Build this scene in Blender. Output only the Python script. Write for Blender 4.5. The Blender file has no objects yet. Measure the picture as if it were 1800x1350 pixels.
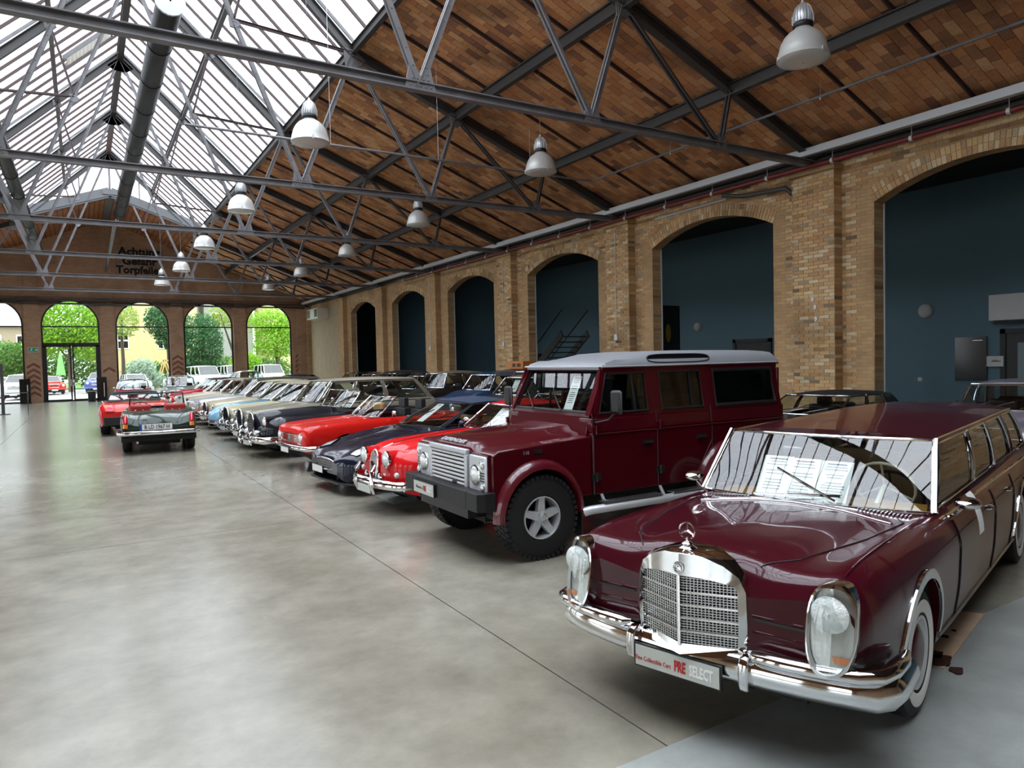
import bpy, bmesh, math, random
from mathutils import Vector, Matrix
random.seed(7)
C = bpy.context.scene.collection
sc = bpy.context.scene
PI = math.pi
# ---------------------------------------------------------------- camera
W_, H_ = 1800, 1350
FPX = 1244.0
CAMZ = 1.92
def _n(v): return v.normalized()
_Y = _n(Vector((144-900, 650-675, FPX)))
_X = Vector((2950-900, 587-675, FPX)); _X = _n(_X - _X.dot(_Y)*_Y)
_Zd = _Y.cross(_X)
_R = Matrix((_X, _Y, -_Zd))            # camera (right, down, forward) -> world
cam = bpy.data.objects.new('camera', bpy.data.cameras.new('camera')); C.objects.link(cam)
r_, d_, f_ = (_R @ Vector((1,0,0)), _R @ Vector((0,1,0)), _R @ Vector((0,0,1)))
M = Matrix.Identity(4)
for i in range(3):
    M[i][0] = r_[i]; M[i][1] = -d_[i]; M[i][2] = -f_[i]
M[2][3] = CAMZ
cam.matrix_world = M
cam.data.sensor_width = 36; cam.data.lens = 36*FPX/W_
cam.data.clip_start = 0.05; cam.data.clip_end = 400
sc.camera = cam
# ---------------------------------------------------------------- sky: overcast (CIE), bright towards the zenith
w = bpy.data.worlds.new('sky'); sc.world = w; w.use_nodes = True
nt = w.node_tree; nt.nodes.clear()
tc = nt.nodes.new('ShaderNodeTexCoord'); sp = nt.nodes.new('ShaderNodeSeparateXYZ')
mx = nt.nodes.new('ShaderNodeMapRange'); mx.inputs['From Min'].default_value = 0; mx.inputs['From Max'].default_value = 1
mx.inputs['To Min'].default_value = 1.0; mx.inputs['To Max'].default_value = 2.7
no = nt.nodes.new('ShaderNodeTexNoise'); no.inputs['Scale'].default_value = 3.0; no.inputs['Detail'].default_value = 3
mr = nt.nodes.new('ShaderNodeMapRange'); mr.inputs['To Min'].default_value = 0.92; mr.inputs['To Max'].default_value = 1.08
mu = nt.nodes.new('ShaderNodeMath'); mu.operation = 'MULTIPLY'
bg = nt.nodes.new('ShaderNodeBackground'); bg.inputs['Color'].default_value = (0.90, 0.95, 1.0, 1)
out = nt.nodes.new('ShaderNodeOutputWorld')
nt.links.new(tc.outputs['Generated'], sp.inputs[0]); nt.links.new(sp.outputs['Z'], mx.inputs['Value'])
nt.links.new(tc.outputs['Generated'], no.inputs['Vector']); nt.links.new(no.outputs['Fac'], mr.inputs['Value'])
nt.links.new(mx.outputs[0], mu.inputs[0]); nt.links.new(mr.outputs[0], mu.inputs[1])
nt.links.new(mu.outputs[0], bg.inputs['Strength']); nt.links.new(bg.outputs[0], out.inputs[0])
# ---------------------------------------------------------------- exposure
vs = sc.view_settings
vs.view_transform = 'Standard'; vs.look = 'None'; vs.gamma = 1; vs.use_curve_mapping = False
vs.exposure = 1.72
sc.cycles.max_bounces = 8; sc.cycles.diffuse_bounces = 4; sc.cycles.glossy_bounces = 4
sc.cycles.transparent_max_bounces = 16; sc.cycles.transmission_bounces = 4
sc.cycles.caustics_reflective = False; sc.cycles.caustics_refractive = False
sc.cycles.use_denoising = True
sc.cycles.sample_clamp_indirect = 6

# ================================================================= materials
def mat(name, col, rough=.5, metal=0., coat=0., spec=.5, noise=None, bump=None, island=0., emis=None):
    m = bpy.data.materials.new(name); m.use_nodes = True
    nt = m.node_tree; b = nt.nodes['Principled BSDF']
    b.inputs['Base Color'].default_value = (*col, 1); b.inputs['Roughness'].default_value = rough
    b.inputs['Metallic'].default_value = metal; b.inputs['Specular IOR Level'].default_value = spec
    if coat: b.inputs['Coat Weight'].default_value = coat; b.inputs['Coat Roughness'].default_value = .03
    if emis: b.inputs['Emission Color'].default_value = (*col,1); b.inputs['Emission Strength'].default_value = emis
    if noise:                                   # (scale, colour2, amount)
        t = nt.nodes.new('ShaderNodeTexCoord')
        n = nt.nodes.new('ShaderNodeTexNoise'); n.inputs['Scale'].default_value = noise[0]; n.inputs['Detail'].default_value = 6
        r = nt.nodes.new('ShaderNodeMapRange'); r.inputs['From Min'].default_value = .35; r.inputs['From Max'].default_value = .65
        r.inputs['To Max'].default_value = noise[2]
        x = nt.nodes.new('ShaderNodeMix'); x.data_type = 'RGBA'
        x.inputs[6].default_value = (*col,1); x.inputs[7].default_value = (*noise[1],1)
        nt.links.new(t.outputs['Object'], n.inputs['Vector']); nt.links.new(n.outputs['Fac'], r.inputs['Value'])
        nt.links.new(r.outputs[0], x.inputs[0]); nt.links.new(x.outputs[2], b.inputs['Base Color'])
    if bump:
        t = nt.nodes.new('ShaderNodeTexCoord')
        n = nt.nodes.new('ShaderNodeTexNoise'); n.inputs['Scale'].default_value = bump[0]; n.inputs['Detail'].default_value = 4
        u = nt.nodes.new('ShaderNodeBump'); u.inputs['Strength'].default_value = bump[1]; u.inputs['Distance'].default_value = .01
        nt.links.new(t.outputs['Object'], n.inputs['Vector']); nt.links.new(n.outputs['Fac'], u.inputs['Height'])
        nt.links.new(u.outputs[0], b.inputs['Normal'])
    return m
def brick_piece_mat(name, cols, stain=(.05,.03,.02), stain_amt=.35, rough=.85, stain_scale=.6):
    """colour per piece: object random + island random -> ramp; big soot stains in world space"""
    m = bpy.data.materials.new(name); m.use_nodes = True
    nt = m.node_tree; b = nt.nodes['Principled BSDF']; b.inputs['Roughness'].default_value = rough
    b.inputs['Specular IOR Level'].default_value = .25
    g = nt.nodes.new('ShaderNodeNewGeometry'); o = nt.nodes.new('ShaderNodeObjectInfo')
    a = nt.nodes.new('ShaderNodeMath'); a.operation = 'ADD'; f = nt.nodes.new('ShaderNodeMath'); f.operation = 'FRACT'
    nt.links.new(g.outputs['Random Per Island'], a.inputs[0]); nt.links.new(o.outputs['Random'], a.inputs[1])
    nt.links.new(a.outputs[0], f.inputs[0])
    r = nt.nodes.new('ShaderNodeValToRGB'); r.color_ramp.interpolation = 'LINEAR'
    e = r.color_ramp.elements
    while len(e) < len(cols): e.new(.5)
    for i, c in enumerate(cols): e[i].position = i/(len(cols)-1); e[i].color = (*c, 1)
    nt.links.new(f.outputs[0], r.inputs[0])
    n = nt.nodes.new('ShaderNodeTexNoise'); n.inputs['Scale'].default_value = stain_scale; n.inputs['Detail'].default_value = 7
    nt.links.new(g.outputs['Position'], n.inputs['Vector'])
    q = nt.nodes.new('ShaderNodeMapRange'); q.inputs['From Min'].default_value = .5; q.inputs['From Max'].default_value = .72; q.inputs['To Max'].default_value = stain_amt
    nt.links.new(n.outputs['Fac'], q.inputs['Value'])
    x = nt.nodes.new('ShaderNodeMix'); x.data_type = 'RGBA'; x.inputs[7].default_value = (*stain, 1)
    nt.links.new(q.outputs[0], x.inputs[0]); nt.links.new(r.outputs[0], x.inputs[6]); 
    n2 = nt.nodes.new('ShaderNodeTexNoise'); n2.inputs['Scale'].default_value = 25; n2.inputs['Detail'].default_value = 4
    nt.links.new(g.outputs['Position'], n2.inputs['Vector'])
    hv = nt.nodes.new('ShaderNodeHueSaturation'); q2 = nt.nodes.new('ShaderNodeMapRange'); q2.inputs['To Min'].default_value = .7; q2.inputs['To Max'].default_value = 1.3
    nt.links.new(n2.outputs['Fac'], q2.inputs['Value']); nt.links.new(q2.outputs[0], hv.inputs['Value']); nt.links.new(x.outputs[2], hv.inputs['Color'])
    nt.links.new(hv.outputs[0], b.inputs['Base Color'])
    u = nt.nodes.new('ShaderNodeBump'); u.inputs['Strength'].default_value = .4; u.inputs['Distance'].default_value = .004
    nt.links.new(n2.outputs['Fac'], u.inputs['Height']); nt.links.new(u.outputs[0], b.inputs['Normal'])
    return m
def brick_tex_mat(name, c1, c2, mortar, axis, bw=.25, bh=.077, stain=(.05,.03,.02), stain_amt=.4, offset=.5):
    """far brickwork: brick texture mapped on world axes; axis = 'x' (wall in YZ), 'y' (wall in XZ)"""
    m = bpy.data.materials.new(name); m.use_nodes = True
    nt = m.node_tree; b = nt.nodes['Principled BSDF']; b.inputs['Roughness'].default_value = .88; b.inputs['Specular IOR Level'].default_value = .25
    g = nt.nodes.new('ShaderNodeNewGeometry'); s = nt.nodes.new('ShaderNodeSeparateXYZ'); c = nt.nodes.new('ShaderNodeCombineXYZ')
    nt.links.new(g.outputs['Position'], s.inputs[0])
    ad = nt.nodes.new('ShaderNodeMath'); ad.operation = 'ADD'
    nt.links.new(s.outputs['X'], ad.inputs[0]); nt.links.new(s.outputs['Y'], ad.inputs[1])
    nt.links.new(ad.outputs[0], c.inputs[0]); nt.links.new(s.outputs['Z'], c.inputs[1])
    k = nt.nodes.new('ShaderNodeTexBrick'); k.inputs['Scale'].default_value = 1; k.inputs['Brick Width'].default_value = bw
    k.inputs['Row Height'].default_value = bh; k.inputs['Mortar Size'].default_value = .007; k.inputs['Mortar Smooth'].default_value = .3
    k.inputs['Color1'].default_value = (*c1,1); k.inputs['Color2'].default_value = (*c2,1); k.inputs['Mortar'].default_value = (*mortar,1)
    k.offset = offset
    nt.links.new(c.outputs[0], k.inputs['Vector'])
    n = nt.nodes.new('ShaderNodeTexNoise'); n.inputs['Scale'].default_value = .7; n.inputs['Detail'].default_value = 8
    nt.links.new(g.outputs['Position'], n.inputs['Vector'])
    q = nt.nodes.new('ShaderNodeMapRange'); q.inputs['From Min'].default_value = .48; q.inputs['From Max'].default_value = .75; q.inputs['To Max'].default_value = stain_amt
    nt.links.new(n.outputs['Fac'], q.inputs['Value'])
    x = nt.nodes.new('ShaderNodeMix'); x.data_type = 'RGBA'; x.inputs[7].default_value = (*stain, 1)
    nt.links.new(q.outputs[0], x.inputs[0]); nt.links.new(k.outputs['Color'], x.inputs[6]); nt.links.new(x.outputs[2], b.inputs['Base Color'])
    u = nt.nodes.new('ShaderNodeBump'); u.inputs['Strength'].default_value = .5; u.inputs['Distance'].default_value = .006; u.invert = True
    nt.links.new(k.outputs['Fac'], u.inputs['Height']); nt.links.new(u.outputs[0], b.inputs['Normal'])
    return m
def glass_mat(name, tint=(.9,.95,.93), gloss=(1,1,1), rough=.0, ior=1.5):
    m = bpy.data.materials.new(name); m.use_nodes = True
    nt = m.node_tree; nt.nodes.clear()
    t = nt.nodes.new('ShaderNodeBsdfTransparent'); t.inputs[0].default_value = (*tint,1)
    g = nt.nodes.new('ShaderNodeBsdfGlossy'); g.inputs['Color'].default_value = (*gloss,1); g.inputs['Roughness'].default_value = rough
    x = nt.nodes.new('ShaderNodeMixShader'); o = nt.nodes.new('ShaderNodeOutputMaterial')
    ge = nt.nodes.new('ShaderNodeNewGeometry'); dt = nt.nodes.new('ShaderNodeVectorMath'); dt.operation = 'DOT_PRODUCT'
    nt.links.new(ge.outputs['Incoming'], dt.inputs[0]); nt.links.new(ge.outputs['Normal'], dt.inputs[1])
    def M_(op, a, b=None):
        q = nt.nodes.new('ShaderNodeMath'); q.operation = op
        for i, v in enumerate((a, b)):
            if v is None: continue
            if isinstance(v, (int, float)): q.inputs[i].default_value = v
            else: nt.links.new(v, q.inputs[i])
        return q.outputs[0]
    d = M_('ABSOLUTE', dt.outputs['Value']); e = M_('POWER', M_('SUBTRACT', 1.0, d), 5.0)      # Schlick, both faces of the pane
    f = nt.nodes.new('ShaderNodeMath'); f.operation = 'ADD'; f.inputs[1].default_value = .07
    nt.links.new(M_('MULTIPLY', e, .90), f.inputs[0])
    nt.links.new(f.outputs[0], x.inputs[0]); nt.links.new(t.outputs[0], x.inputs[1]); nt.links.new(g.outputs[0], x.inputs[2]); nt.links.new(x.outputs[0], o.inputs[0])
    return m
MT = {}
MT['chrome'] = mat('chrome', (.78,.79,.80), .07, 1)
MT['chrome_dull'] = mat('brushed_metal', (.62,.63,.64), .28, 1)
MT['alu'] = mat('silver_paint', (.56,.58,.60), .35, .35)
MT['rubber'] = mat('tyre_rubber', (.012,.012,.013), .62, 0, spec=.35, bump=(60,.25))
MT['black'] = mat('black_trim', (.010,.010,.011), .45)
MT['blackgloss'] = mat('black_gloss', (.008,.008,.009), .12)
MT['under'] = mat('underbody', (.008,.008,.008), .8)
MT['white'] = mat('white_rubber', (.72,.72,.68), .5)
MT['plate'] = mat('plate_grey', (.52,.54,.50), .4)
MT['platewhite'] = mat('plate_white', (.75,.75,.73), .35)
MT['paper'] = mat('paper', (.80,.80,.80), .7)
MT['ink'] = mat('ink', (.06,.06,.06), .7)
MT['red_print'] = mat('red_print', (.45,.015,.02), .5)
MT['white_print'] = mat('white_print', (.85,.85,.85), .5)
MT['glass'] = glass_mat('car_glass', (.80,.86,.84))
MT['glass_dark'] = glass_mat('tinted_glass', (.10,.11,.11))
MT['glass_clear'] = glass_mat('window_glass', (.93,.96,.96))
MT['lens'] = mat('headlamp_lens', (.75,.78,.78), .08, .35, coat=1, bump=(45,.5))
MT['reflector'] = mat('headlamp_reflector', (.85,.86,.87), .12, 1)
MT['amber'] = mat('amber_lens', (.75,.20,.02), .15, coat=1)
MT['redlens'] = mat('red_lens', (.55,.01,.03), .12, coat=1)
MT['leather_black'] = mat('black_leather', (.02,.02,.022), .45)
MT['leather_tan'] = mat('tan_leather', (.42,.24,.10), .5)
MT['leather_red'] = mat('red_leather', (.35,.02,.015), .5)
MT['cream'] = mat('cream_plastic', (.72,.70,.60), .3)
MT['wood'] = mat('wood_trim', (.42,.22,.05), .3, coat=.6, noise=(12,(.25,.11,.02),.8))
MT['softblack'] = mat('black_canvas', (.012,.012,.013), .85)
MT['softnavy'] = mat('navy_canvas', (.022,.035,.075), .8)
def paint(name, col, metal=0., rough=.35): 
    if name not in MT:
        MT[name] = mat(name, col, rough, metal, coat=.62, spec=.12)
    return MT[name]

# ================================================================= mesh helper
class MB:
    def __init__(s): s.v=[]; s.f=[]; s.m=[]
    def add(s, vs, fs, m=0):
        o=len(s.v); s.v += [tuple(p) for p in vs]; s.f += [tuple(i+o for i in f) for f in fs]; s.m += [m]*len(fs)
    def box(s, x0,x1,y0,y1,z0,z1, m=0, xf=None):
        vs=[Vector(p) for p in ((x0,y0,z0),(x1,y0,z0),(x1,y1,z0),(x0,y1,z0),(x0,y0,z1),(x1,y0,z1),(x1,y1,z1),(x0,y1,z1))]
        if xf: vs=[xf@p for p in vs]
        s.add(vs, ((0,3,2,1),(4,5,6,7),(0,1,5,4),(1,2,6,5),(2,3,7,6),(3,0,4,7)), m)
    def beam(s, p, q, w, h, up=(0,0,1), m=0):
        """box from p to q; h along up, w sideways"""
        p=Vector(p); q=Vector(q); d=(q-p).normalized(); u=Vector(up); u=(u-u.dot(d)*d)
        if u.length<1e-4: u=Vector((1,0,0)); u=(u-u.dot(d)*d)
        u.normalize(); r=d.cross(u)
        vs=[]
        for c in (p,q):
            for a,b in ((-1,-1),(1,-1),(1,1),(-1,1)): vs.append(c+r*(a*w/2)+u*(b*h/2))
        s.add(vs, ((3,2,1,0),(4,5,6,7),(0,1,5,4),(1,2,6,5),(2,3,7,6),(3,0,4,7)), m)
    def tube(s, pts, r, n=8, closed=False, m=0, rs=None, flat=1.0, up=(0,0,1), caps=True):
        pts=[Vector(p) for p in pts]; N=len(pts); rings=[]
        U=Vector(up)
        for i,p in enumerate(pts):
            a=pts[(i-1)%N] if (closed or i>0) else p; b=pts[(i+1)%N] if (closed or i<N-1) else p
            d=(b-a)
            if d.length<1e-9: d=Vector((1,0,0))
            d.normalize(); u=U-U.dot(d)*d
            if u.length<.05: u=Vector((0,1,0))-Vector((0,1,0)).dot(d)*d
            if u.length<.05: u=Vector((1,0,0))-Vector((1,0,0)).dot(d)*d
            u.normalize(); t=d.cross(u); R=rs[i] if rs else r
            rings.append([p+(t*math.cos(2*PI*k/n)*flat+u*math.sin(2*PI*k/n))*R for k in range(n)])
        vs=[q for g in rings for q in g]; fs=[]
        L=N if closed else N-1
        for i in range(L):
            j=(i+1)%N
            for k in range(n): fs.append((i*n+k, j*n+k, j*n+(k+1)%n, i*n+(k+1)%n))
        if not closed and caps: fs.append(tuple(range(n))[::1]); fs.append(tuple((N-1)*n+k for k in range(n))[::-1])
        s.add(vs,fs,m)
    def lathe(s, prof, c=(0,0,0), ax=(0,0,1), n=24, m=0, ell=(1,1), up=None, ms=None):
        """prof: (radius, height) along ax"""
        a=Vector(ax).normalized(); u=Vector(up) if up else (Vector((0,0,1)) if abs(a.z)<.9 else Vector((1,0,0)))
        u=(u-u.dot(a)*a).normalized(); t=a.cross(u); c=Vector(c); vs=[]
        for r,h in prof:
            for k in range(n):
                th=2*PI*k/n; vs.append(c+a*h+(t*math.cos(th)*ell[0]+u*math.sin(th)*ell[1])*r)
        for i in range(len(prof)-1):
            fs=[(i*n+k, i*n+(k+1)%n, (i+1)*n+(k+1)%n, (i+1)*n+k) for k in range(n)]
            o=len(s.v)
            if i==0: s.v += [tuple(p) for p in vs]; base=o
            mm = ms[i] if ms else m
            s.f += [tuple(q+base for q in f) for f in fs]; s.m += [mm]*len(fs)
        return s
    def grid(s, rows, m=0, flip=False, closed=False):
        R=len(rows); K=len(rows[0]); vs=[p for r in rows for p in r]; fs=[]
        for i in range(R-1):
            for k in range(K if closed else K-1):
                q=(i*K+k, i*K+(k+1)%K, (i+1)*K+(k+1)%K, (i+1)*K+k)
                fs.append(q[::-1] if flip else q)
        s.add(vs,fs,m)
    def prism(s, poly, off, m=0):
        """poly: list of 3D points, extruded by vector off"""
        off=Vector(off); n=len(poly); a=[Vector(p) for p in poly]; b=[p+off for p in a]
        s.add(a+b, [tuple(range(n))[::-1], tuple(range(n,2*n))]+[(i,(i+1)%n,n+(i+1)%n,n+i) for i in range(n)], m)
    def xf(s, M):
        s.v=[tuple(M@Vector(p)) for p in s.v]; return s
    def obj(s, name, mats, parent=None, smooth=None, loc=None, merge=0, bevel=0):
        me=bpy.data.meshes.new(name); me.from_pydata(s.v,[],s.f)
        if not isinstance(mats,(list,tuple)): mats=[mats]
        for x in mats: me.materials.append(MT[x] if isinstance(x,str) else x)
        if len(mats)>1: me.polygons.foreach_set('material_index', s.m)
        bm=bmesh.new(); bm.from_mesh(me)
        if merge: bmesh.ops.remove_doubles(bm, verts=bm.verts, dist=merge)
        bmesh.ops.recalc_face_normals(bm, faces=bm.faces)
        bm.to_mesh(me); bm.free()
        if smooth:
            me.polygons.foreach_set('use_smooth',[True]*len(me.polygons)); me.set_sharp_from_angle(angle=math.radians(smooth))
        me.update()
        o=bpy.data.objects.new(name, me); C.objects.link(o)
        if parent: o.parent=parent
        if loc: o.location=loc
        if bevel:
            b=o.modifiers.new('bevel','BEVEL'); b.width=bevel; b.segments=2; b.limit_method='ANGLE'
        return o
def empty(name, loc=(0,0,0), rz=0, parent=None):
    o=bpy.data.objects.new(name,None); C.objects.link(o); o.location=loc; o.rotation_euler=(0,0,rz)
    o.empty_display_size=.1
    if parent: o.parent=parent
    return o
def tag(o, label=None, cat=None, group=None, kind=None):
    if label: o['label']=label
    if cat: o['category']=cat
    if group: o['group']=group
    if kind: o['kind']=kind
    return o
def thing(name, label, cat, loc=(0,0,0), rz=0, group=None): return tag(empty(name,loc,rz), label, cat, group)
def text_mesh(txt, size, depth=.002, shear=0, sx=1.0, align='CENTER', bold=0):
    cu=bpy.data.curves.new('txt','FONT'); cu.body=txt; cu.size=size; cu.extrude=depth; cu.align_x=align; cu.align_y='CENTER'; cu.shear=shear
    cu.offset=bold; cu.resolution_u=2
    o=bpy.data.objects.new('txt',cu); C.objects.link(o)
    dg=bpy.context.evaluated_depsgraph_get(); me=bpy.data.meshes.new_from_object(o.evaluated_get(dg))
    mb=MB(); mb.add([(v.co.x*sx,v.co.y,v.co.z) for v in me.vertices],[tuple(p.vertices) for p in me.polygons])
    bpy.data.objects.remove(o); bpy.data.curves.remove(cu); bpy.data.meshes.remove(me)
    return mb
def place_text(txt, size, origin, xdir, updir, name, m, parent, **kw):
    mb=text_mesh(txt,size,**kw); x=Vector(xdir).normalized(); u=Vector(updir); u=(u-u.dot(x)*x).normalized(); n=x.cross(u)
    M=Matrix.Identity(4)
    for i in range(3): M[i][0]=x[i]; M[i][1]=u[i]; M[i][2]=n[i]; M[i][3]=origin[i]
    mb.xf(M); return mb.obj(name,m,parent)
# ================================================================= the hall
K = 1.1636
XR = 1.38*K                      # ridge line
XP, XW, XB = 11.85*K, 12.08*K, 12.36*K      # pilaster face, wall face, back of the wall
TY = [(8.5+5.7*i)*K for i in range(-3,6)]   # truss planes
TZ = 5.2*K                       # tie height
YF = 43.9*K                      # far wall
YB = TY[0]-1.0                   # back wall, behind the camera
XL = 2*XR-XW
E_ = (4.98*K, 8.0*K); P2 = (7.3*K, 7.08*K); P3 = (9.65*K, 6.17*K); WE = (12.0*K, 5.30*K); MM = (3.11*K, 9.77*K); RR = (XR, 11.4*K)
mir = lambda p: (2*XR-p[0], p[1])
MT['steel'] = mat('grey_steel_paint', (.19,.19,.20), .5, noise=(3,(.12,.11,.11),.7))
MT['steel_dark'] = mat('dark_steel', (.055,.052,.05), .5)
MT['steel_rust'] = mat('brown_steel', (.06,.035,.035), .6)
MT['steel_light'] = mat('light_steel', (.13,.135,.14), .5)
MT['galv'] = mat('galvanised', (.62,.65,.67), .4, .2)
MT['teal'] = mat('teal_wall_paint', (.135,.235,.285), .75, bump=(30,.1))
MT['darkframe'] = mat('dark_window_frame', (.012,.012,.014), .4)
MT['ceiling_dark'] = mat('dark_ceiling', (.02,.022,.025), .8)
BR = [tuple(min(.8,q*1.3) for q in c) for c in [(.13,.09,.055),(.56,.46,.30),(.30,.17,.075),(.43,.27,.13),(.50,.34,.17),(.38,.22,.10),(.52,.40,.24),(.44,.25,.11),(.33,.22,.13),(.47,.31,.15)]]
MT['brick_piece'] = brick_piece_mat('yellow_brick', BR, stain_amt=.45)
MT['mortar'] = mat('mortar', (.30,.25,.19), .9)
MT['tile_piece'] = brick_piece_mat('terracotta_tile', [(.58,.27,.12),(.70,.38,.18),(.50,.22,.10),(.78,.48,.26),(.64,.32,.15),(.26,.13,.09),(.74,.42,.21),(.60,.29,.13)], stain=(.05,.03,.022), stain_amt=.6, stain_scale=.9)
MT['tile_joint'] = mat('tile_joint', (.05,.03,.022), .9)
MT['brick_r'] = brick_tex_mat('yellow_brickwork', (.55,.36,.17), (.45,.27,.13), (.38,.30,.21), 'x')
MT['brick_far'] = brick_tex_mat('red_brown_brickwork', (.54,.35,.23), (.44,.27,.17), (.42,.33,.25), 'y', stain=(.06,.03,.02), stain_amt=.45)
MT['brick_corner'] = mat('pale_render', (.42,.33,.19), .85, noise=(2,(.34,.29,.20),.9), bump=(14,.3))

# ---- floor: polished concrete slabs with joints
def floor_mat(name, c1, c2, rough):
    m = bpy.data.materials.new(name); m.use_nodes=True; nt=m.node_tree; b=nt.nodes['Principled BSDF']
    g=nt.nodes.new('ShaderNodeNewGeometry')
    n=nt.nodes.new('ShaderNodeTexNoise'); n.inputs['Scale'].default_value=.45; n.inputs['Detail'].default_value=6; n.inputs['Roughness'].default_value=.58
    n2=nt.nodes.new('ShaderNodeTexNoise'); n2.inputs['Scale'].default_value=2.2; n2.inputs['Detail'].default_value=10; n2.inputs['Roughness'].default_value=.68
    for q in (n,n2): nt.links.new(g.outputs['Position'], q.inputs['Vector'])
    r=nt.nodes.new('ShaderNodeValToRGB'); e=r.color_ramp.elements; e[0].position=.32; e[0].color=(*c1,1); e[1].position=.66; e[1].color=(*c2,1)
    nt.links.new(n.outputs['Fac'], r.inputs[0])
    x=nt.nodes.new('ShaderNodeMix'); x.data_type='RGBA'; x.blend_type='MULTIPLY'; x.inputs[0].default_value=.85
    r2=nt.nodes.new('ShaderNodeMapRange'); r2.inputs['From Min'].default_value=.3; r2.inputs['From Max'].default_value=.66; r2.inputs['To Min'].default_value=.66; r2.inputs['To Max'].default_value=1.12
    nt.links.new(n2.outputs['Fac'], r2.inputs['Value']); nt.links.new(r.outputs[0], x.inputs[6]); nt.links.new(r2.outputs[0], x.inputs[7])
    nt.links.new(x.outputs[2], b.inputs['Base Color'])
    rr=nt.nodes.new('ShaderNodeMapRange'); rr.inputs['To Min'].default_value=rough*.88; rr.inputs['To Max'].default_value=rough*1.15
    nt.links.new(n2.outputs['Fac'], rr.inputs['Value']); nt.links.new(rr.outputs[0], b.inputs['Roughness'])
    b.inputs['Specular IOR Level'].default_value=.75
    return m
MT['concrete'] = floor_mat('polished_concrete', (.235,.216,.165), (.335,.315,.258), .20)
MT['floor_paint'] = floor_mat('grey_floor_paint', (.29,.305,.285), (.31,.325,.30), .38)
fl = tag(empty('floor'), kind='structure')
m_ = MB(); m_.box(XL-.5, 19.8, YB-.5, YF+.3, -.3, -.012); m_.obj('joint_bed', 'steel_dark', fl)
gx = [XL-.3, -6.2, -1.9, 2.40, 6.7, 11.0, 19.7]; gy = [YB-.2, 0.9, 8.78, 16.6, 24.5, 32.4, 40.3, YF+.2]
for i in range(len(gx)-1):
    for j in range(len(gy)-1):
        m_=MB(); m_.box(gx[i]+.005, gx[i+1]-.005, gy[j]+.005, gy[j+1]-.005, -.012, 0); m_.obj('floor_slab','concrete',fl)
m_=MB(); m_.prism([(1.4,2.54,0),(1.4,.2,0),(13.6,.2,0),(13.6,2.68,0)][::-1],(0,0,.002)); m_.obj('painted_zone','floor_paint',fl)

# ---- right wall with segmental arches
zs, zc, hw = 4.30*K, 4.72*K, 1.78*K
ZT = 5.75*K
def seg(t): # arch height at fraction -1..1
    R=(hw*hw+(zc-zs)**2)/(2*(zc-zs)); return zc-R+math.sqrt(R*R-(t*hw)**2)
centers = [(TY[i]+TY[i+1])/2 for i in range(len(TY)-1)]
wr = tag(empty('wall_right'), kind='structure')
def wallmesh(xa, xb, flipname, matn, parent):
    m_=MB(); ys=[YB]
    def q(y0,y1,z0,z1): m_.box(min(xa,xb),max(xa,xb),y0,y1,z0,z1)
    prev=YB
    for c in centers:
        q(prev,c-hw,0,ZT); N=16
        for k in range(N):
            t0=-1+2*k/N; t1=-1+2*(k+1)/N
            a=[(xa,c+t0*hw,seg(t0)),(xa,c+t1*hw,seg(t1)),(xa,c+t1*hw,ZT),(xa,c+t0*hw,ZT)]
            m_.prism(a,(xb-xa,0,0))
        prev=c+hw
    q(prev,YF,0,ZT)
    return m_.obj(flipname, matn, parent)
wallmesh(XW+.004, XB, 'masonry', 'brick_r', wr)
NEARY = TY[5]+.6     # bricks built one by one up to here
def pil(y0,y1,z1=5.02*K):
    m_=MB(); m_.box(XP+.004, XW+.02, y0,y1,0,z1); m_.box(XP-.06, XW+.02, y0-.05,y1+.05,z1,z1+.12); return m_.obj('pilaster','brick_r',wr)
for y in TY: pil(y-.52, y+.52)
pil(YF-.5,YF-.02)
# corner panel
m_=MB(); m_.box(XW-.01, XW+.02, TY[-1]+.9, YF-.6, 0, 4.95*K); m_.obj('render_panel','brick_corner',wr)
# bricks
bl, bh, bg_, pr = .25, .0785, .011, .006
bricks=[]   # (x,y0,y1,z0,z1,axis)
def course_fill(x, y0, y1, z0, z1, ok, face='x'):
    z=z0; r=0
    while z+bh < z1:
        y=y0-(bl/2 if r%2 else 0)
        while y<y1-.03:
            a=max(y,y0)+bg_/2; b_=min(y+bl,y1)-bg_/2
            if b_-a>.05 and ok(a,z) and ok(b_,z) and ok(a,z+bh) and ok(b_,z+bh): bricks.append((x,a,b_,z+bg_/2,z+bh-bg_/2,face))
            y+=bl
        z+=bh; r+=1
i_list=[i for i,y in enumerate(TY) if 2<y<NEARY]
for i in i_list:
    y=TY[i]; course_fill(XP, y-.52,y+.52,.55,5.02*K,lambda a,z:True)
    # pilaster side face towards the camera (normal -Y)
    z=.55; r=0
    while z+bh<5.02*K: bricks.append((y-.52, XP+.002, XW-.004, z+bg_/2, z+bh-bg_/2,'y')); z+=bh
for i,c in enumerate(centers):
    if not (c>2 and c<NEARY): continue
    y0=c-(TY[1]-TY[0])/2+.52; y1=c+(TY[1]-TY[0])/2-.52
    R=(hw*hw+(zc-zs)**2)/(2*(zc-zs)); zo=zc-R
    def ok(a,z,c=c,R=R,zo=zo):
        d=abs(a-c)
        if d<hw+.03 and z<zs-.02: return d>hw-.001
        return math.hypot(a-c,z-zo)>R+.31 or d>hw+.30
    course_fill(XW,y0,y1,.55,ZT-.5,ok)
    # reveal, far jamb (faces the camera)
    z=.55
    while z+bh<zs: bricks.append((c+hw, XW+.004, XB-.02, z+bg_/2, z+bh-bg_/2,'y')); z+=bh
vm=MB(); cp=Vector((0,0,CAMZ))
def unit_brick(): 
    m_=MB(); m_.box(-.5,.5,-.5,.5,-.5,.5); return m_
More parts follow.
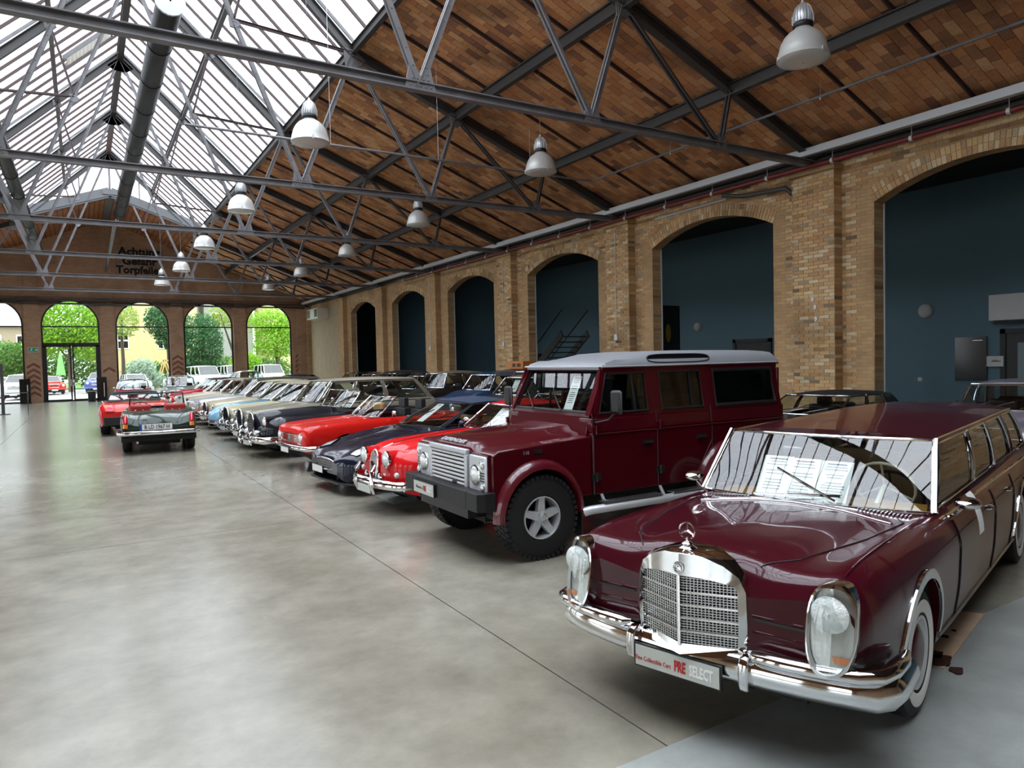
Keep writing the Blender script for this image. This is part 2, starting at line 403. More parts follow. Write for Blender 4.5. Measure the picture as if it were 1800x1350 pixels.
def brick_box(b):
    x,a,b_,z0,z1,f=b; j=random.uniform(0,.004)
    if f=='x': return (x-pr-j+.003, x+.01, a,b_,z0,z1)
    return (a,b_, x-pr-j+.003 , x+.01, z0,z1)
def dist_key(b):
    B=brick_box(b); v=Vector(((B[0]+B[1])/2,(B[2]+B[3])/2,(B[4]+B[5])/2)); d=(v-cp); 
    u=_R.transposed()@d
    if u.z<.5: return 1e9
    px=900+FPX*u.x/u.z; py=675+FPX*u.y/u.z
    if px>1795 or px<0 or py<0 or py>690: return 1e6+d.length
    if px>1000 and py>600+ (0 if px>1370 else 0): return 1e5+d.length
    return d.length
bricks.sort(key=dist_key)
m_=unit_brick(); ub=m_.obj('brick','brick_piece',wr); ubm=ub.data
for i,b in enumerate(bricks[:300]):
    B=brick_box(b)
    o=ub if i==0 else bpy.data.objects.new('brick',ubm)
    if i: C.objects.link(o); o.parent=wr
    o.location=((B[0]+B[1])/2,(B[2]+B[3])/2,(B[4]+B[5])/2); o.scale=(B[1]-B[0],B[3]-B[2],B[5]-B[4])
m_=MB()
for b in bricks[300:]: m_.box(*brick_box(b))
# voussoirs of the arches: two rings of wedge bricks
for c in centers:
    if c<0: continue
    R=(hw*hw+(zc-zs)**2)/(2*(zc-zs)); zo=zc-R; am=math.asin(hw/R)
    for ring,(ra,rb) in enumerate(((R+.002,R+.145),(R+.155,R+.30))):
        n=int(2*am*R/.088)
        for k in range(n):
            a0=-am+2*am*k/n+.0012; a1=-am+2*am*(k+1)/n-.0012
            P=[(XW-.008,c+r*math.sin(a),zo+r*math.cos(a)) for r,a in ((ra,a0),(ra,a1),(rb,a1),(rb,a0))]
            m_.prism(P,(.02,0,0))
m_.obj('brickwork','brick_piece',wr)['kind']='stuff'
# ---- teal back rooms behind the arches
XI = 16.85*K
room = tag(empty('wall_back_room'), kind='structure')
m_=MB(); m_.box(XI,XI+.2,YB,YF,0,6.4); m_.obj('teal_wall','teal',room)
for y in (YB,TY[6]+.6,TY[7]+.3,YF-.2):
    m_=MB(); m_.box(XB,XI,y,y+.2,0,6.4); m_.obj('teal_partition','teal',room)
m_=MB(); m_.box(XB,XI+.2,YB,YF,6.3,6.5); m_.obj('dark_ceiling','ceiling_dark',room)
m_=MB()
for c in centers:      # slim pale frame standing in each opening
    m_.box(XB-.01,XB+.02,c+hw-.035,c+hw-.005,0,zs)
m_.obj('opening_frame','galv',room)

# ---- far wall with round-headed windows
wf = tag(empty('wall_far'), kind='structure')
wc = [(-3.80+3.37*i)*K for i in range(-1,5)]; wh=1.31*K; zsp=4.02*K
GT=lambda x: 9.45*K-abs(x-XR)*.385
m_=MB(); prev=XL-.3
for c in wc:
    def col(x0,x1,z0a,z0b):
        xm=[x0,x1]
        if x0<XR<x1: xm=[x0,XR,x1]
        for a,b in zip(xm,xm[1:]):
            za=z0a if a==x0 else (z0a+z0b)/2; zb_=z0b if b==x1 else (z0a+z0b)/2
            m_.prism([(a,YF,za),(b,YF,zb_),(b,YF,GT(b)+.4),(a,YF,GT(a)+.4)],(0,.35,0))
    col(prev,c-wh,0,0); N=20
    for k in range(N):
        a0=PI-PI*k/N; a1=PI-PI*(k+1)/N
        col(c+wh*math.cos(a0),c+wh*math.cos(a1),zsp+wh*math.sin(a0),zsp+wh*math.sin(a1))
    prev=c+wh
col(prev,XW+.5,0,0)
m_.obj('masonry','brick_far',wf)
px_ = [(c+wc[i+1])/2 for i,c in enumerate(wc[:-1])]+[11.63*K]
for i,x in enumerate(px_):
    m_=MB(); m_.box(x-.40,x+.40,YF-.16,YF+.02,0,5.06*K); m_.box(x-.34,x+.34,YF-.10,YF+.02,5.06*K,GT(x)+.1); m_.obj('pier','brick_far',wf)
m_=MB(); m_.box(XL,XW,YF-.26,YF,5.08*K,5.16*K,0); m_.box(XL,XW,YF-.34,YF-.12,5.26*K,5.32*K,0); m_.box(XL,XW,YF-.30,YF-.2,5.42*K,5.45*K,0)
m_.obj('string_course','steel_dark',wf)
MT['fadedred']=mat('faded_red_paint',(.26,.055,.04),.85,noise=(9,(.22,.12,.08),.9))
# painted chevrons on piers
for i,(x,a,b) in enumerate(((px_[1],1,7),(px_[2],2,3),(px_[3],0,7),(px_[5]-.35,0,6))):
    m_=MB(); w_=.33 if i<3 else .2
    for k in range(a,b):
        z=2.75-.34*k
        if z<.4: continue
        for s in ((-1,1) if i<3 else (-1,)):
            m_.prism([(x,YF-.168,z),(x+s*w_,YF-.168,z-.22),(x+s*w_,YF-.168,z-.38),(x,YF-.168,z-.16)],(0,.006,0))
    m_.obj('painted_chevrons','fadedred',wf)
# lettering on the gable
MT['letter']=mat('black_lettering',(.012,.011,.010),.8)
MT['letterpanel']=mat('pale_lettering_panel',(.42,.32,.25),.9,noise=(4,(.22,.15,.10),.8))
sg = tag(empty('painted_warning'), 'black painted German warning lettering on the far gable','lettering')
m_=MB(); m_.box(1.74*K,4.15*K,YF-.02,YF-.004,6.80*K,8.25*K); m_.obj('panel','letterpanel',sg)
for t,z,s in (('Achtung',8.02*K,.62),('Gefahr',7.50*K,.62),('Torpfeiler',7.02*K,.62)):
    place_text(t,s*1.08,(2.92*K,YF-.024,z),(1,0,0),(0,0,1),'text_line','letter',sg,sx=1.05 if t!='Torpfeiler' else .97,bold=.028)
# windows
def arch_window(n, c, door=False):
    w_ = tag(empty('window_%d'%n), kind='structure')
    y=YF+.10
    def arc(r,N=20): return [(c+r*math.cos(PI-PI*k/N), y, zsp+r*math.sin(PI-PI*k/N)) for k in range(N+1)]
    m_=MB(); pts=[(c-wh+.04,y,.05)]+[(c-wh+.04,y,zsp)]+arc(wh-.04)[1:-1]+[(c+wh-.04,y,zsp),(c+wh-.04,y,.05)]
    for a,b in zip(pts,pts[1:]): m_.beam(a,b,.10,.09,up=(0,1,0))
    m_.beam((c-wh,y,.04),(c+wh,y,.04),.1,.1)
    m_.obj('window_frame','darkframe',w_)
    m_=MB(); m_.beam((c-wh+.05,y,3.93*K),(c+wh-.05,y,3.93*K),.09,.075); m_.obj('transom','darkframe',w_)
    g=MB(); top=[p for p in arc(wh-.06) if p[2]>=zsp]
    g.prism([(c-wh+.08,y,3.97*K)]+top+[(c+wh-.08,y,3.97*K)],(0,.012,0)); g.obj('pane','glass_clear',w_)
    zl=3.06*K if door else .08
    g=MB(); g.box(c-wh+.08,c+wh-.08,y,y+.012,zl+.04,3.90*K); g.obj('pane','glass_clear',w_)
    if door:
        d = tag(empty('door_1'), kind='structure')
        m_=MB(); 
        m_.box(c-wh+.05,c+wh-.05,y-.06,y+.06,2.95*K,3.08*K)
        m_.obj('door_lintel','darkframe',d)
        for s in (-1,1):
            x0,x1=(c-wh+.08,c-.03) if s<0 else (c+.03,c+wh-.08)
            m_=MB(); t=.085
            m_.box(x0,x0+t*(1.9 if s<0 else 1),y-.03,y+.03,.02,2.95*K); m_.box(x1-t*(1.9 if s>0 else 1),x1,y-.03,y+.03,.02,2.95*K)
            m_.box(x0,x1,y-.03,y+.03,.02,.14); m_.box(x0,x1,y-.03,y+.03,2.95*K-.10,2.95*K)
            l_=m_.obj('door_leaf','darkframe',d)
            g=MB(); g.box(x0+t,x1-t,y-.005,y+.005,.14,2.95*K-.1); g.obj('pane','glass_clear',l_)
            h=MB(); hx=x1-.05 if s<0 else x0+.05; h.tube([(hx,y-.06,.95),(hx,y-.06,1.35)],.015); h.obj('door_handle','chrome_dull',l_)
for i,c in enumerate(wc[1:]): arch_window(i+1,c,door=(i==1))
arch_window(6, wc[0])
# left & back walls
wl = tag(empty('wall_left'), kind='structure')
def leftwall():
    m_=MB(); prev=YB; xa,xb=XL,XL-.3
    for c in centers:
        m_.box(xb,xa,prev,c-hw,0,ZT); N=12; m_.box(xb,xa,c-hw,c+hw,0,.6)
        for k in range(N):
            t0=-1+2*k/N; t1=-1+2*(k+1)/N
            m_.prism([(xa,c+t0*hw,seg(t0)),(xa,c+t1*hw,seg(t1)),(xa,c+t1*hw,ZT),(xa,c+t0*hw,ZT)],(xb-xa,0,0))
        prev=c+hw
    m_.box(xb,xa,prev,YF+.3,0,ZT); m_.obj('masonry','brick_r',wl)
leftwall()
for i,c in enumerate(centers):
    w_=tag(empty('window_%d'%(i+10)),kind='structure'); m_=MB()
    for k in range(4): y=c-hw+hw*2*k/3; m_.box(XL-.2,XL-.14,y-.03,y+.03,.6,seg(max(-.97,min(.97,(y-c)/hw))))
    for z in (.63,2.2,3.6): m_.box(XL-.2,XL-.14,c-hw,c+hw,z-.03,z+.03)
    m_.obj('window_frame','darkframe',w_); g=MB(); g.add([(XL-.17,c-hw,.6),(XL-.17,c+hw,.6)]+[(XL-.17,c+t*hw,seg(t)) for t in (1,.75,.5,.25,0,-.25,-.5,-.75,-1)],[tuple(range(11))]); g.obj('pane','glass_clear',w_)
for y in TY: m_=MB(); m_.box(XL,XL+.25,y-.52,y+.52,0,5.02*K); m_.obj('pilaster','brick_r',wl)
wb = tag(empty('wall_back'), kind='structure')
m_=MB()
for a,b in ((XL-.3,XR),(XR,XI)): m_.prism([(a,YB,0),(b,YB,0),(b,YB,GT(b)+.4),(a,YB,GT(a)+.4)],(0,-.3,0))
m_.obj('masonry','brick_far',wb)

# ---- ceiling: terracotta slabs between tee bars
ce = tag(empty('ceiling'), kind='structure')
Ev=Vector((E_[0],0,E_[1])); Wv=Vector((WE[0]+.35,0,WE[1]-.11)); sl=(Wv-Ev).normalized(); nn=Vector((-sl.z,0,sl.x)); 
if nn.z<0: nn=-nn
SLEN=(Wv-Ev).length; OFF=.16
Y0c=TY[2]-.5
def slope_slab(E3,W3,y0,y1,name,mname,t=.12,off=OFF):
    d=(W3-E3).normalized(); n=Vector((-d.z,0,d.x)); n = n if n.z>0 else -n
    a=E3+n*off; b=W3+n*off; m_=MB()
    m_.prism([(a.x,y0,a.z),(b.x,y0,b.z),((b+n*t).x,y0,(b+n*t).z),((a+n*t).x,y0,(a+n*t).z)],(0,y1-y0,0)); return m_.obj(name,mname,ce)
slope_slab(Ev,Wv+sl*.6,YB-.3,YF+.35,'slab','tile_joint')
mE=Vector((2*XR-Ev.x,0,Ev.z)); mW=Vector((2*XR-Wv.x,0,Wv.z)); msl=Vector((-sl.x,0,sl.z))
MT['tile_left']=brick_tex_mat('terracotta_left',(.45,.19,.08),(.34,.13,.06),(.06,.035,.025),'x',bw=.27,bh=.1)
slope_slab(mE,mW+msl*.6,YB-.3,YF+.35,'slab','tile_left')
# last bay is roofed to the ridge
tR=Vector((XR,0,E_[1]+(E_[0]-XR)*.405))
slope_slab(tR,Ev,TY[8],YF+.35,'slab','tile_left'); slope_slab(Vector((XR,0,tR.z)),mE,TY[8],YF+.35,'slab','tile_left')
slope_slab(tR,Ev,YB-.3,TY[1],'slab','tile_left'); slope_slab(Vector((XR,0,tR.z)),mE,YB-.3,TY[1],'slab','tile_left')
# tee bars and tiles
bay=(TY[1]-TY[0]); nb=4; tb=bay/nb
tl=.36; rows=9; tw=(tb-.05)/rows
tee=MB(); tiles=[]
y=TY[2]; 
while y<YF-.1:
    a=Ev+nn*(OFF-.045); b=Wv+nn*(OFF-.045)
    tee.beam((a.x,y,a.z),(b.x,y,b.z),.035,.07,up=nn)
    for r in range(rows):
        yy=y+.025+tw*(r+.5); s=-(tl/2 if r%2 else 0)+random.uniform(-.02,.02)
        while s<SLEN-.05:
            a0=max(s,0); a1=min(s+tl,SLEN)
            if a1-a0>.05 and yy<YF-.05: tiles.append(((a0+a1)/2,a1-a0-.008,yy))
            s+=tl
    y+=tb
rc=MB(); rc.box(XR-.35,XR+.35,TY[8]-.1,YF+.3,tR.z+.10,tR.z+.32); rc.obj('ridge_cap','steel_light',ce); rc=MB(); rc.box(XR-.35,XR+.35,YB-.2,TY[1]+.1,tR.z+.10,tR.z+.32); rc.obj('ridge_cap','steel_light',ce)
tee.obj('tee_bars','steel_rust',ce)['kind']='stuff'
def tpos(t): 
    p=Ev+sl*t[0]+nn*(OFF-.003); return Vector((p.x,t[2],p.z))
def tkey(t):
    d=tpos(t)-cp; u=_R.transposed()@d
    if u.z<.5: return 1e9
    px=900+FPX*u.x/u.z; py=675+FPX*u.y/u.z
    if px>1795 or px<5 or py<2 or py>690: return 1e6+d.length
    return d.length
tiles.sort(key=tkey)
rotm=Matrix((( sl.x,0,nn.x),(0,1,0),(sl.z,0,nn.z)))
ut=unit_brick().obj('ceiling_tile','tile_piece',ce); utm=ut.data
e_=rotm.to_euler()
for i,t in enumerate(tiles[:300]):
    o=ut if i==0 else bpy.data.objects.new('ceiling_tile',utm)
    if i: C.objects.link(o); o.parent=ce
    o.location=tpos(t)+nn*random.uniform(-.004,.004); o.rotation_euler=e_; o.scale=(t[1],tw-.008,.018)
m_=MB(); 
for t in tiles[300:]:
    p=tpos(t)+nn*random.uniform(-.004,.004); h=.009
    c4=[p+sl*(a*t[1]/2)+Vector((0,b*(tw-.008)/2,0))+nn*hh for hh in (-h,h) for a,b in ((-1,-1),(1,-1),(1,1),(-1,1))]
    m_.add(c4,((0,3,2,1),(0,1,5,4),(1,2,6,5),(2,3,7,6),(3,0,4,7)))
m_.obj('tiling','tile_piece',ce)['kind']='stuff'

# ---- skylight glazing
def skylight(n, side):
    w_ = tag(empty('window_%d'%n), kind='structure')
    f=(lambda p:p) if side>0 else mir
    R3=Vector((RR[0],0,RR[1]+.30)); e=f((E_[0]+.10,E_[1]+.22)); E3=Vector((e[0],0,e[1]))
    d=(E3-R3).normalized(); up=Vector((-d.z,0,d.x)); up=up if up.z>0 else -up
    y=TY[1]; k=0; st=bay/8
    while y<TY[8]+.01:
        b_=MB(); b_.beam((R3.x,y,R3.z),(E3.x,y,E3.z),.045,.075,up=up); b_.obj('glazing_bar','steel_rust' if k%8 else 'steel',w_)
        if y<TY[8]-.1:
            g=MB(); a=R3+up*.045; c=E3+up*.045
            g.add([(a.x,y+.01,a.z),(a.x,y+st-.01,a.z),(c.x,y+st-.01,c.z),(c.x,y+.01,c.z)],[(0,1,2,3)]); g.obj('pane','skyglass',w_)
        y+=st; k+=1
    kb=MB(); kb.beam((E3.x,TY[1],E3.z-.03),(E3.x,TY[8],E3.z-.03),.14,.16); kb.obj('kerb','galv' ,w_)
    kb=MB(); kb.beam((E3.x-side*.12,TY[1],E3.z-.02),(E3.x-side*.12,TY[8],E3.z-.02),.03,.05); kb.obj('kerb_rail','steel_rust' ,w_)
MT['skyglass']=glass_mat('skylight_glass',(.86,.88,.92),rough=.15)
skylight(7,1); skylight(8,-1)
# glazed end of the lantern + peaked flashing
w9=tag(empty('window_9'),kind='structure'); yg=TY[8]+.12
apex=(XR,yg,9.45*K+.3); 
for s in (-1,1):
    e=(XR+s*(E_[0]-XR),yg,E_[1]+.15)
    m_=MB(); m_.beam((XR,yg-.12,9.66*K),(e[0]+s*.5,yg-.12,8.23*K),.08,.52); m_.beam((XR,yg-.1,9.52*K),(e[0]+s*.5,yg-.1,8.1*K),.2,.05); m_.obj('flashing','steel_light',w9)
    for q in (.33,.66):
        x=XR+s*q*(E_[0]-XR); zt_=RR[1]+.2-q*(RR[1]-E_[1]); zb_=9.73*K-q*(1.30*K)
        m_=MB(); m_.beam((x,yg,zb_),(x,yg,zt_),.06,.06); m_.obj('mullion','steel',w9)
m_=MB(); m_.beam((XR,yg,9.5*K),(XR,yg,RR[1]+.1),.12,.1); m_.obj('mullion','steel',w9)
g=MB(); g.add([(XR,yg+.05,RR[1]+.2),(XR+(E_[0]-XR),yg+.05,E_[1]+.3),(XR,yg+.05,9.6*K),(XR-(E_[0]-XR),yg+.05,E_[1]+.3)],[(0,1,2,3)]); g.obj('pane','skyglass',w9)
for yy,nm in ((TY[1]-.1,'gable'),):
    m_=MB(); m_.prism([(XR,yy,RR[1]+.5),(E_[0]+.3,yy,E_[1]),(2*XR-E_[0]-.3,yy,E_[1])],(0,-.1,0)); m_.obj('end_panel','steel',w9)

# ---- trusses
ordn=['first','second','third','fourth','fifth','sixth','seventh','eighth','ninth']
def angle_beam(m_,p,q,w,h,up):
    """double angle: web plate plus two flanges"""
    p=Vector(p); q=Vector(q); d=(q-p).normalized(); u=Vector(up); u=(u-u.dot(d)*d).normalized()
    m_.beam(p,q,.022,h,up=u)
    for s in (-1,1): m_.beam(p+u*(s*h/2-.0),q+u*(s*h/2),w,.018,up=u)
def rivets(m_,pts,n,r=.016):
    n=Vector(n)
    for p in pts: m_.lathe([(r,0),(r*.8,r*.5),(.002,r*.7)],c=Vector(p)+n*.0,ax=n,n=6)
def truss(i, y, det):
    lab={3:'grey riveted steel roof truss nearest the camera, crossing the top left of the picture'}.get(i,'grey riveted steel roof truss, %s behind the nearest one'%ordn[i-4] if i>3 else 'grey riveted steel roof truss overhead behind the camera')
    t=thing('roof_truss',lab,'roof truss',(0,y,0),group='steel roof trusses' if i>3 else None)
    P=lambda p:(p[0],0,p[1])
    B=[(3.86*K,TZ),(6.65*K,TZ),(9.4*K,TZ)]
    m_=MB(); angle_beam(m_,(XL-.05 if False else 2*XR-XP-.1,0,TZ),(XP+.1,0,TZ),.14,.12,(0,0,1)); m_.obj('tie_beam','steel',t)
    for f in (lambda p:p, mir):
        m_=MB(); angle_beam(m_,P(f((RR[0],RR[1]+.1))),P(f(E_)),.15,.20,(0,0,1)); m_.obj('rafter','steel_dark',t)
        m_=MB(); angle_beam(m_,P(f(E_)),P(f((WE[0]+.05,WE[1]+.02))),.17,.20,(0,0,1)); m_.obj('rafter','steel_dark',t)
        n1=((B[0][0]+RR[0])/2,(B[0][1]+RR[1])/2); n1=(B[0][0]*.524+RR[0]*.476,B[0][1]*.524+RR[1]*.476)
        for a,b,w_,h_,mm in ((B[0],RR,.10,.09,'steel'),(B[0],E_,.12,.10,'steel'),(n1,MM,.05,.05,'steel_rust'),(n1,E_,.06,.05,'steel_rust'),
                         (B[1],E_,.08,.08,'steel'),(B[1],P2,.09,.09,'steel'),(B[2],P2,.07,.07,'steel_dark'),(B[2],P3,.07,.07,'steel_dark')):
            m_=MB(); pa=Vector(P(f(a))); pb=Vector(P(f(b))); d=(pb-pa).normalized(); q=Vector((-d.z,0,d.x))
            for s in (-1,1): m_.beam(pa+Vector((0,s*.03,0)),pb+Vector((0,s*.03,0)),.012,h_,up=q); m_.beam(pa+Vector((0,s*.045,0))+q*h_*.45,pb+Vector((0,s*.045,0))+q*h_*.45,.04,.012,up=q)
            if det and (a in (B[0],B[1])):
                L=(pb-pa).length; k=.3
                while k<min(L,3.2): rivets(m_,[pa+d*k-Vector((0,.036,0))],(0,-1,0),.013); k+=.28
            m_.obj('strut',mm,t)
        for nd,sz in ((B[0],.42),(B[1],.30),(B[2],.26),(E_,.42),(RR,.42),(P2,.30),(MM,.24),(n1,.2)):
            x,z=f(nd); m_=MB()
            if nd in B:
                pl=[(x-sz*.62,-.008,z-.06),(x+sz*.62,-.008,z-.06),(x+sz*.5,-.008,z+.10),(x+sz*.33,-.008,z+sz*1.0),(x,-.008,z+sz*.35),(x-sz*.33,-.008,z+sz*1.0),(x-sz*.5,-.008,z+.10)]
                rv=[(x+a*sz,-.05,z+b*sz) for a,b in ((-.4,0),(-.2,0),(0,0),(.2,0),(.4,0),(-.28,.45),(-.27,.7),(.28,.45),(.27,.7),(-.3,.25),(.3,.25),(-.12,.25),(.12,.25))]
            elif nd==RR: pl=[(x-sz,-.008,z-sz*.75),(x,-.008,z+.05),(x+sz,-.008,z-sz*.75),(x+.2,-.008,z-sz*1.1),(x-.2,-.008,z-sz*1.1)]; rv=[]
            else: pl=[(x-sz*.6,-.008,z+sz*.25),(x+sz*.2,-.008,z+sz*.1),(x+sz*.7,-.008,z-sz*.35),(x+sz*.15,-.008,z-sz*.9),(x-sz*.45,-.008,z-sz*.8)]; rv=[(x+a*sz,-.05,z+b*sz) for a,b in ((-.2,-.2),(0,-.2),(.2,-.25),(0,-.5),(-.1,-.65))]
            m_.prism(pl,(0,.016,0)); 
            pl2=[(p[0],-.048,p[2]) for p in pl]; m_.prism(pl2,(0,.008,0))
            if det: rivets(m_,rv,(0,-1,0))
            m_.obj('gusset_plate','steel',t)
for i,y in enumerate(TY):
    if i<3 : continue
    truss(i,y,i<=4)
truss(2,TY[2],False)
# ---- purlins
def ibeam(m_,p,q,w,h,up):
    p=Vector(p); q=Vector(q); d=(q-p).normalized(); u=Vector(up); u=(u-u.dot(d)*d).normalized()
    m_.beam(p,q,.02,h,up=u)
    for s in (-1,1): m_.beam(p+u*s*h/2,q+u*s*h/2,w,.02,up=u)
nm_={'R':('dark riveted steel ridge purlin running the length of the glass roof',RR,.20,.34),'M':(None,MM,.12,.2),'E':(None,E_,.12,.2),'P2':(None,P2,.13,.24),'P3':(None,P3,.13,.22)}
words={'M':'long steel purlin half way up the %s glass slope','E':'long steel purlin along the lower edge of the %s glass slope','P2':'dark steel I-beam purlin under the %s tiled slope, upper of two','P3':'dark steel I-beam purlin under the %s tiled slope, lower of two'}
for k,(lab,p,w_,h_) in nm_.items():
    for sd,f in (('right',lambda p:p),('left',mir)):
        if k=='R' and sd=='left': continue
        x,z=f(p); o_=.02 if k in('P2','P3') else .08
        m_=MB(); ibeam(m_,(x,YB,z+o_),(x,YF-.02 if k in ('P2','P3') else TY[8],z+o_),w_,h_,(0,0,1))
        o=m_.obj('purlin','steel_dark' if k!='M' else 'steel')
        tag(o, lab or words[k]%sd,'roof beam')
# ---- eaves: pale duct, dark beam, red sprinkler pipe
m_=MB(); m_.beam((11.6*K,YB,5.38*K),(11.6*K,YF-.3,5.38*K),.05,.14); m_.box(11.6*K-.02,11.6*K+.12,YB,YF-.3,5.31*K,5.32*K)
tag(m_.obj('cable_duct','galv'),'pale galvanised cable duct running along the eaves above the right wall','cable duct')
m_=MB(); ibeam(m_,(11.95*K,YB,5.36*K),(11.95*K,YF,5.36*K),.24,.30,(0,0,1)); m_.box(11.8*K,12.3*K,YB,YF,5.30*K,5.34*K)
tag(m_.obj('eaves_beam','steel_dark'),'dark steel eaves beam on top of the right brick wall','roof beam')
m_=MB(); xp_=11.73*K
m_.tube([(xp_,YB,5.13*K),(xp_,TY[7]-3,5.13*K)],.048,10)
o=m_.obj('sprinkler_pipe',mat('oxide_red_pipe',(.17,.02,.018),.4),None,smooth=40); tag(o,'long dark red pipe under the eaves of the right wall','pipe')
m_=MB(); y=1.0
while y<TY[7]-3: m_.lathe([(.05,-.03),(.062,-.03),(.062,.03),(.05,.03)],c=(xp_,y,5.13*K),ax=(0,1,0),n=12); m_.tube([(xp_,y,5.15*K),(xp_,y,5.42*K)],.006,5); y+=1.66
m_.obj('pipe_clamps','galv',o)['kind']='stuff'
# dark bend of pipe beside the first pilaster + white conduit
y=TY[3]+.52; m_=MB(); m_.tube([(XW-.02,y+.06,4.72*K),(XW-.16,y+.10,4.78*K),(XW-.18,y+.22,4.90*K),(XW-.18,y+.9,4.93*K),(XW-.16,y+1.5,4.97*K),(xp_,y+1.9,5.04*K)],.05,10)
tag(m_.obj('drain_pipe','steel_dark',None,smooth=40),'dark pipe bending off the pilaster beside the big arch, below the red pipe','pipe')
m_=MB(); m_.beam((XW-.03,y+2.1,5.03*K),(XW-.03,y+4.7,5.0*K),.03,.05)
tag(m_.obj('conduit','galv'),'thin pale conduit above the second large arch','conduit')
# sprinkler branch pipes hung under the ceiling
m_=MB(); zz=5.72*K; m_.tube([(10.17*K,1.0,zz),(10.17*K,13.0*K,zz),(9.8*K,13.05*K,zz),(1.62*K,13.05*K,zz)],.028,8)
o=m_.obj('sprinkler_pipe','steel',None,smooth=40); tag(o,'thin grey sprinkler pipe hung on rods below the tiled slope','pipe')
m_=MB()
for y in (4.5,8.3,12.2): 
    zc_=Ev.z-(10.17*K-Ev.x)*.405+.1; m_.tube([(10.17*K,y,zz),(10.17*K,y,zc_)],.004,4); m_.lathe([(.018,-.04),(.018,0),(.004,.02)],c=(10.17*K,y,zz-.02),n=6)
for x in (4.1,6.3,8.5): m_.tube([(x*K,13.05*K,zz),(x*K,13.05*K,8.6*K-(x-4)*.42*K)],.004,4)
m_.obj('hanger_rods','galv',o)['kind']='stuff'
# big black tubes under the roof
def duct(x,z,y0,y1,r,lab,cap=True):
    m_=MB(); n=18; pr_=[]
    y=y0
    while y<y1: pr_ += [(r,y),(r,min(y+2.3,y1)-.03),(r+.012,min(y+2.3,y1)-.03),(r+.012,min(y+2.3,y1))]; y+=2.33
    m_.lathe([(0.01,y0)]+pr_+[(.01,y1)],c=(x,0,z),ax=(0,1,0),n=n)
    o=m_.obj('black_duct','ductblack',None,smooth=40); tag(o,lab,'duct')
    return o
MT['ductblack']=mat('black_duct',(.006,.005,.005),.42,0,spec=.12)
o=duct(1.62*K,8.32*K,14.4*K,35*K,.27,'large shiny black ventilation tube hanging below the ridge of the glass roof')
m_=MB(); m_.lathe([(.30,0),(.30,-.06),(.02,-.08)],c=(1.62*K,14.4*K,8.32*K),ax=(0,1,0),n=18); m_.obj('end_cap','galv',o)
m_=MB(); m_.tube([(1.62*K,35*K,8.3*K),(1.45*K,36*K,7.9*K),(1.3*K,YF-.3,6.9*K)],.09,8); m_.obj('elbow_pipe','steel',o,smooth=40)
o=duct(-1.12*K,5.75*K,10*K,29*K,.15,'slim shiny black tube running along the left ends of the truss struts')
# roof vents on the left slope
for k,(y0,lab) in enumerate(((TY[6]-3.6,'open louvred roof vent in the left glass slope, the lower of two'),(TY[5]-3.6,'open louvred roof vent in the left glass slope, nearer the top of the picture'))):
    t=thing('roof_vent',lab,'roof vent',(0,0,0),group='roof vents in the left slope')
    dd=Vector((E_[0]-RR[0],0,E_[1]-RR[1])); dd.x=-dd.x; dd.normalize(); b0=Vector((RR[0],0,RR[1]))+dd*.5; b1=b0+dd*1.9
    m_=MB()
    for yy in (y0,y0+.75): m_.beam((b0.x,yy,b0.z),(b1.x,yy,b1.z),.04,.12)
    m_.beam((b0.x,y0,b0.z),(b0.x,y0+.75,b0.z),.04,.12); m_.beam((b1.x,y0,b1.z),(b1.x,y0+.75,b1.z),.04,.12); m_.obj('frame','steel',t)
    for q in range(12):
        p=b0+dd*(.12+q*.145); m_=MB(); m_.beam((p.x,y0,p.z-.05),(p.x,y0+.75,p.z-.05),.02,.13,up=(1,0,1)); m_.obj('louvre_blade','cream',t)
# ---- bell lamps
MT['lampwhite']=mat('lamp_white_enamel',(.52,.52,.50),.32,.15)
MT['lampfin']=mat('lamp_cast_metal',(.60,.61,.62),.35,.6)
MT['lampglass']=mat('lamp_frosted_glass',(.62,.64,.62),.25)
def lamp():
    t=empty('pendant_lamp'); 
    m_=MB(); m_.lathe([(.095,.335),(.10,.33),(.115,.31),(.16,.285),(.205,.24),(.245,.17),(.27,.08),(.285,.0),(.292,-.012),(.285,-.02),(.275,-.01),(.26,.08),(.20,.22),(.1,.3)],n=36); m_.obj('shade','lampwhite',t,smooth=50)
    m_=MB(); m_.lathe([(.10,.34),(.112,.35),(.112,.38),(.10,.40)],n=24); m_.obj('collar','black',t,smooth=50)
    m_=MB()
    m_.lathe([(.085,.37),(.10,.40),(.10,.48),(.085,.55),(.055,.60),(.02,.63),(.012,.66)],n=24)
    for k in range(20):
        a=2*PI*k/20; c,s=math.cos(a),math.sin(a)
        m_.prism([(c*.095-s*.004,s*.095+c*.004,.40),(c*.118-s*.004,s*.118+c*.004,.40),(c*.116-s*.004,s*.116+c*.004,.48),(c*.09-s*.004,s*.09+c*.004,.565),(c*.06-s*.004,s*.06+c*.004,.60)],(s*.008,-c*.008,0))
    m_.obj('ballast_housing','lampfin',t,smooth=30)
    m_=MB(); m_.lathe([(.283,-.006),(.27,-.03),(.2,-.045),(.1,-.052),(.01,-.055)],n=36); m_.obj('glass_cover','lampglass',t,smooth=50)
    m_=MB()
    for k in range(3):
        a=2*PI*k/3+.4; m_.box(-.012,.012,-.008,.02,-.03,.03,xf=Matrix.Translation((.285*math.cos(a),.285*math.sin(a),0))@Matrix.Rotation(a+PI/2,4,'Z'))
    m_.obj('clip','lampfin',t)
    m_=MB(); m_.tube([(0,0,.63),(0,0,3.0)],.005,5); w_=m_.obj('suspension_wire','steel',t)
    return t,w_
L0,w0=lamp()
rowA=[(2.95*K+.45,2.95) for _ in range(1)]
lampspots=[]
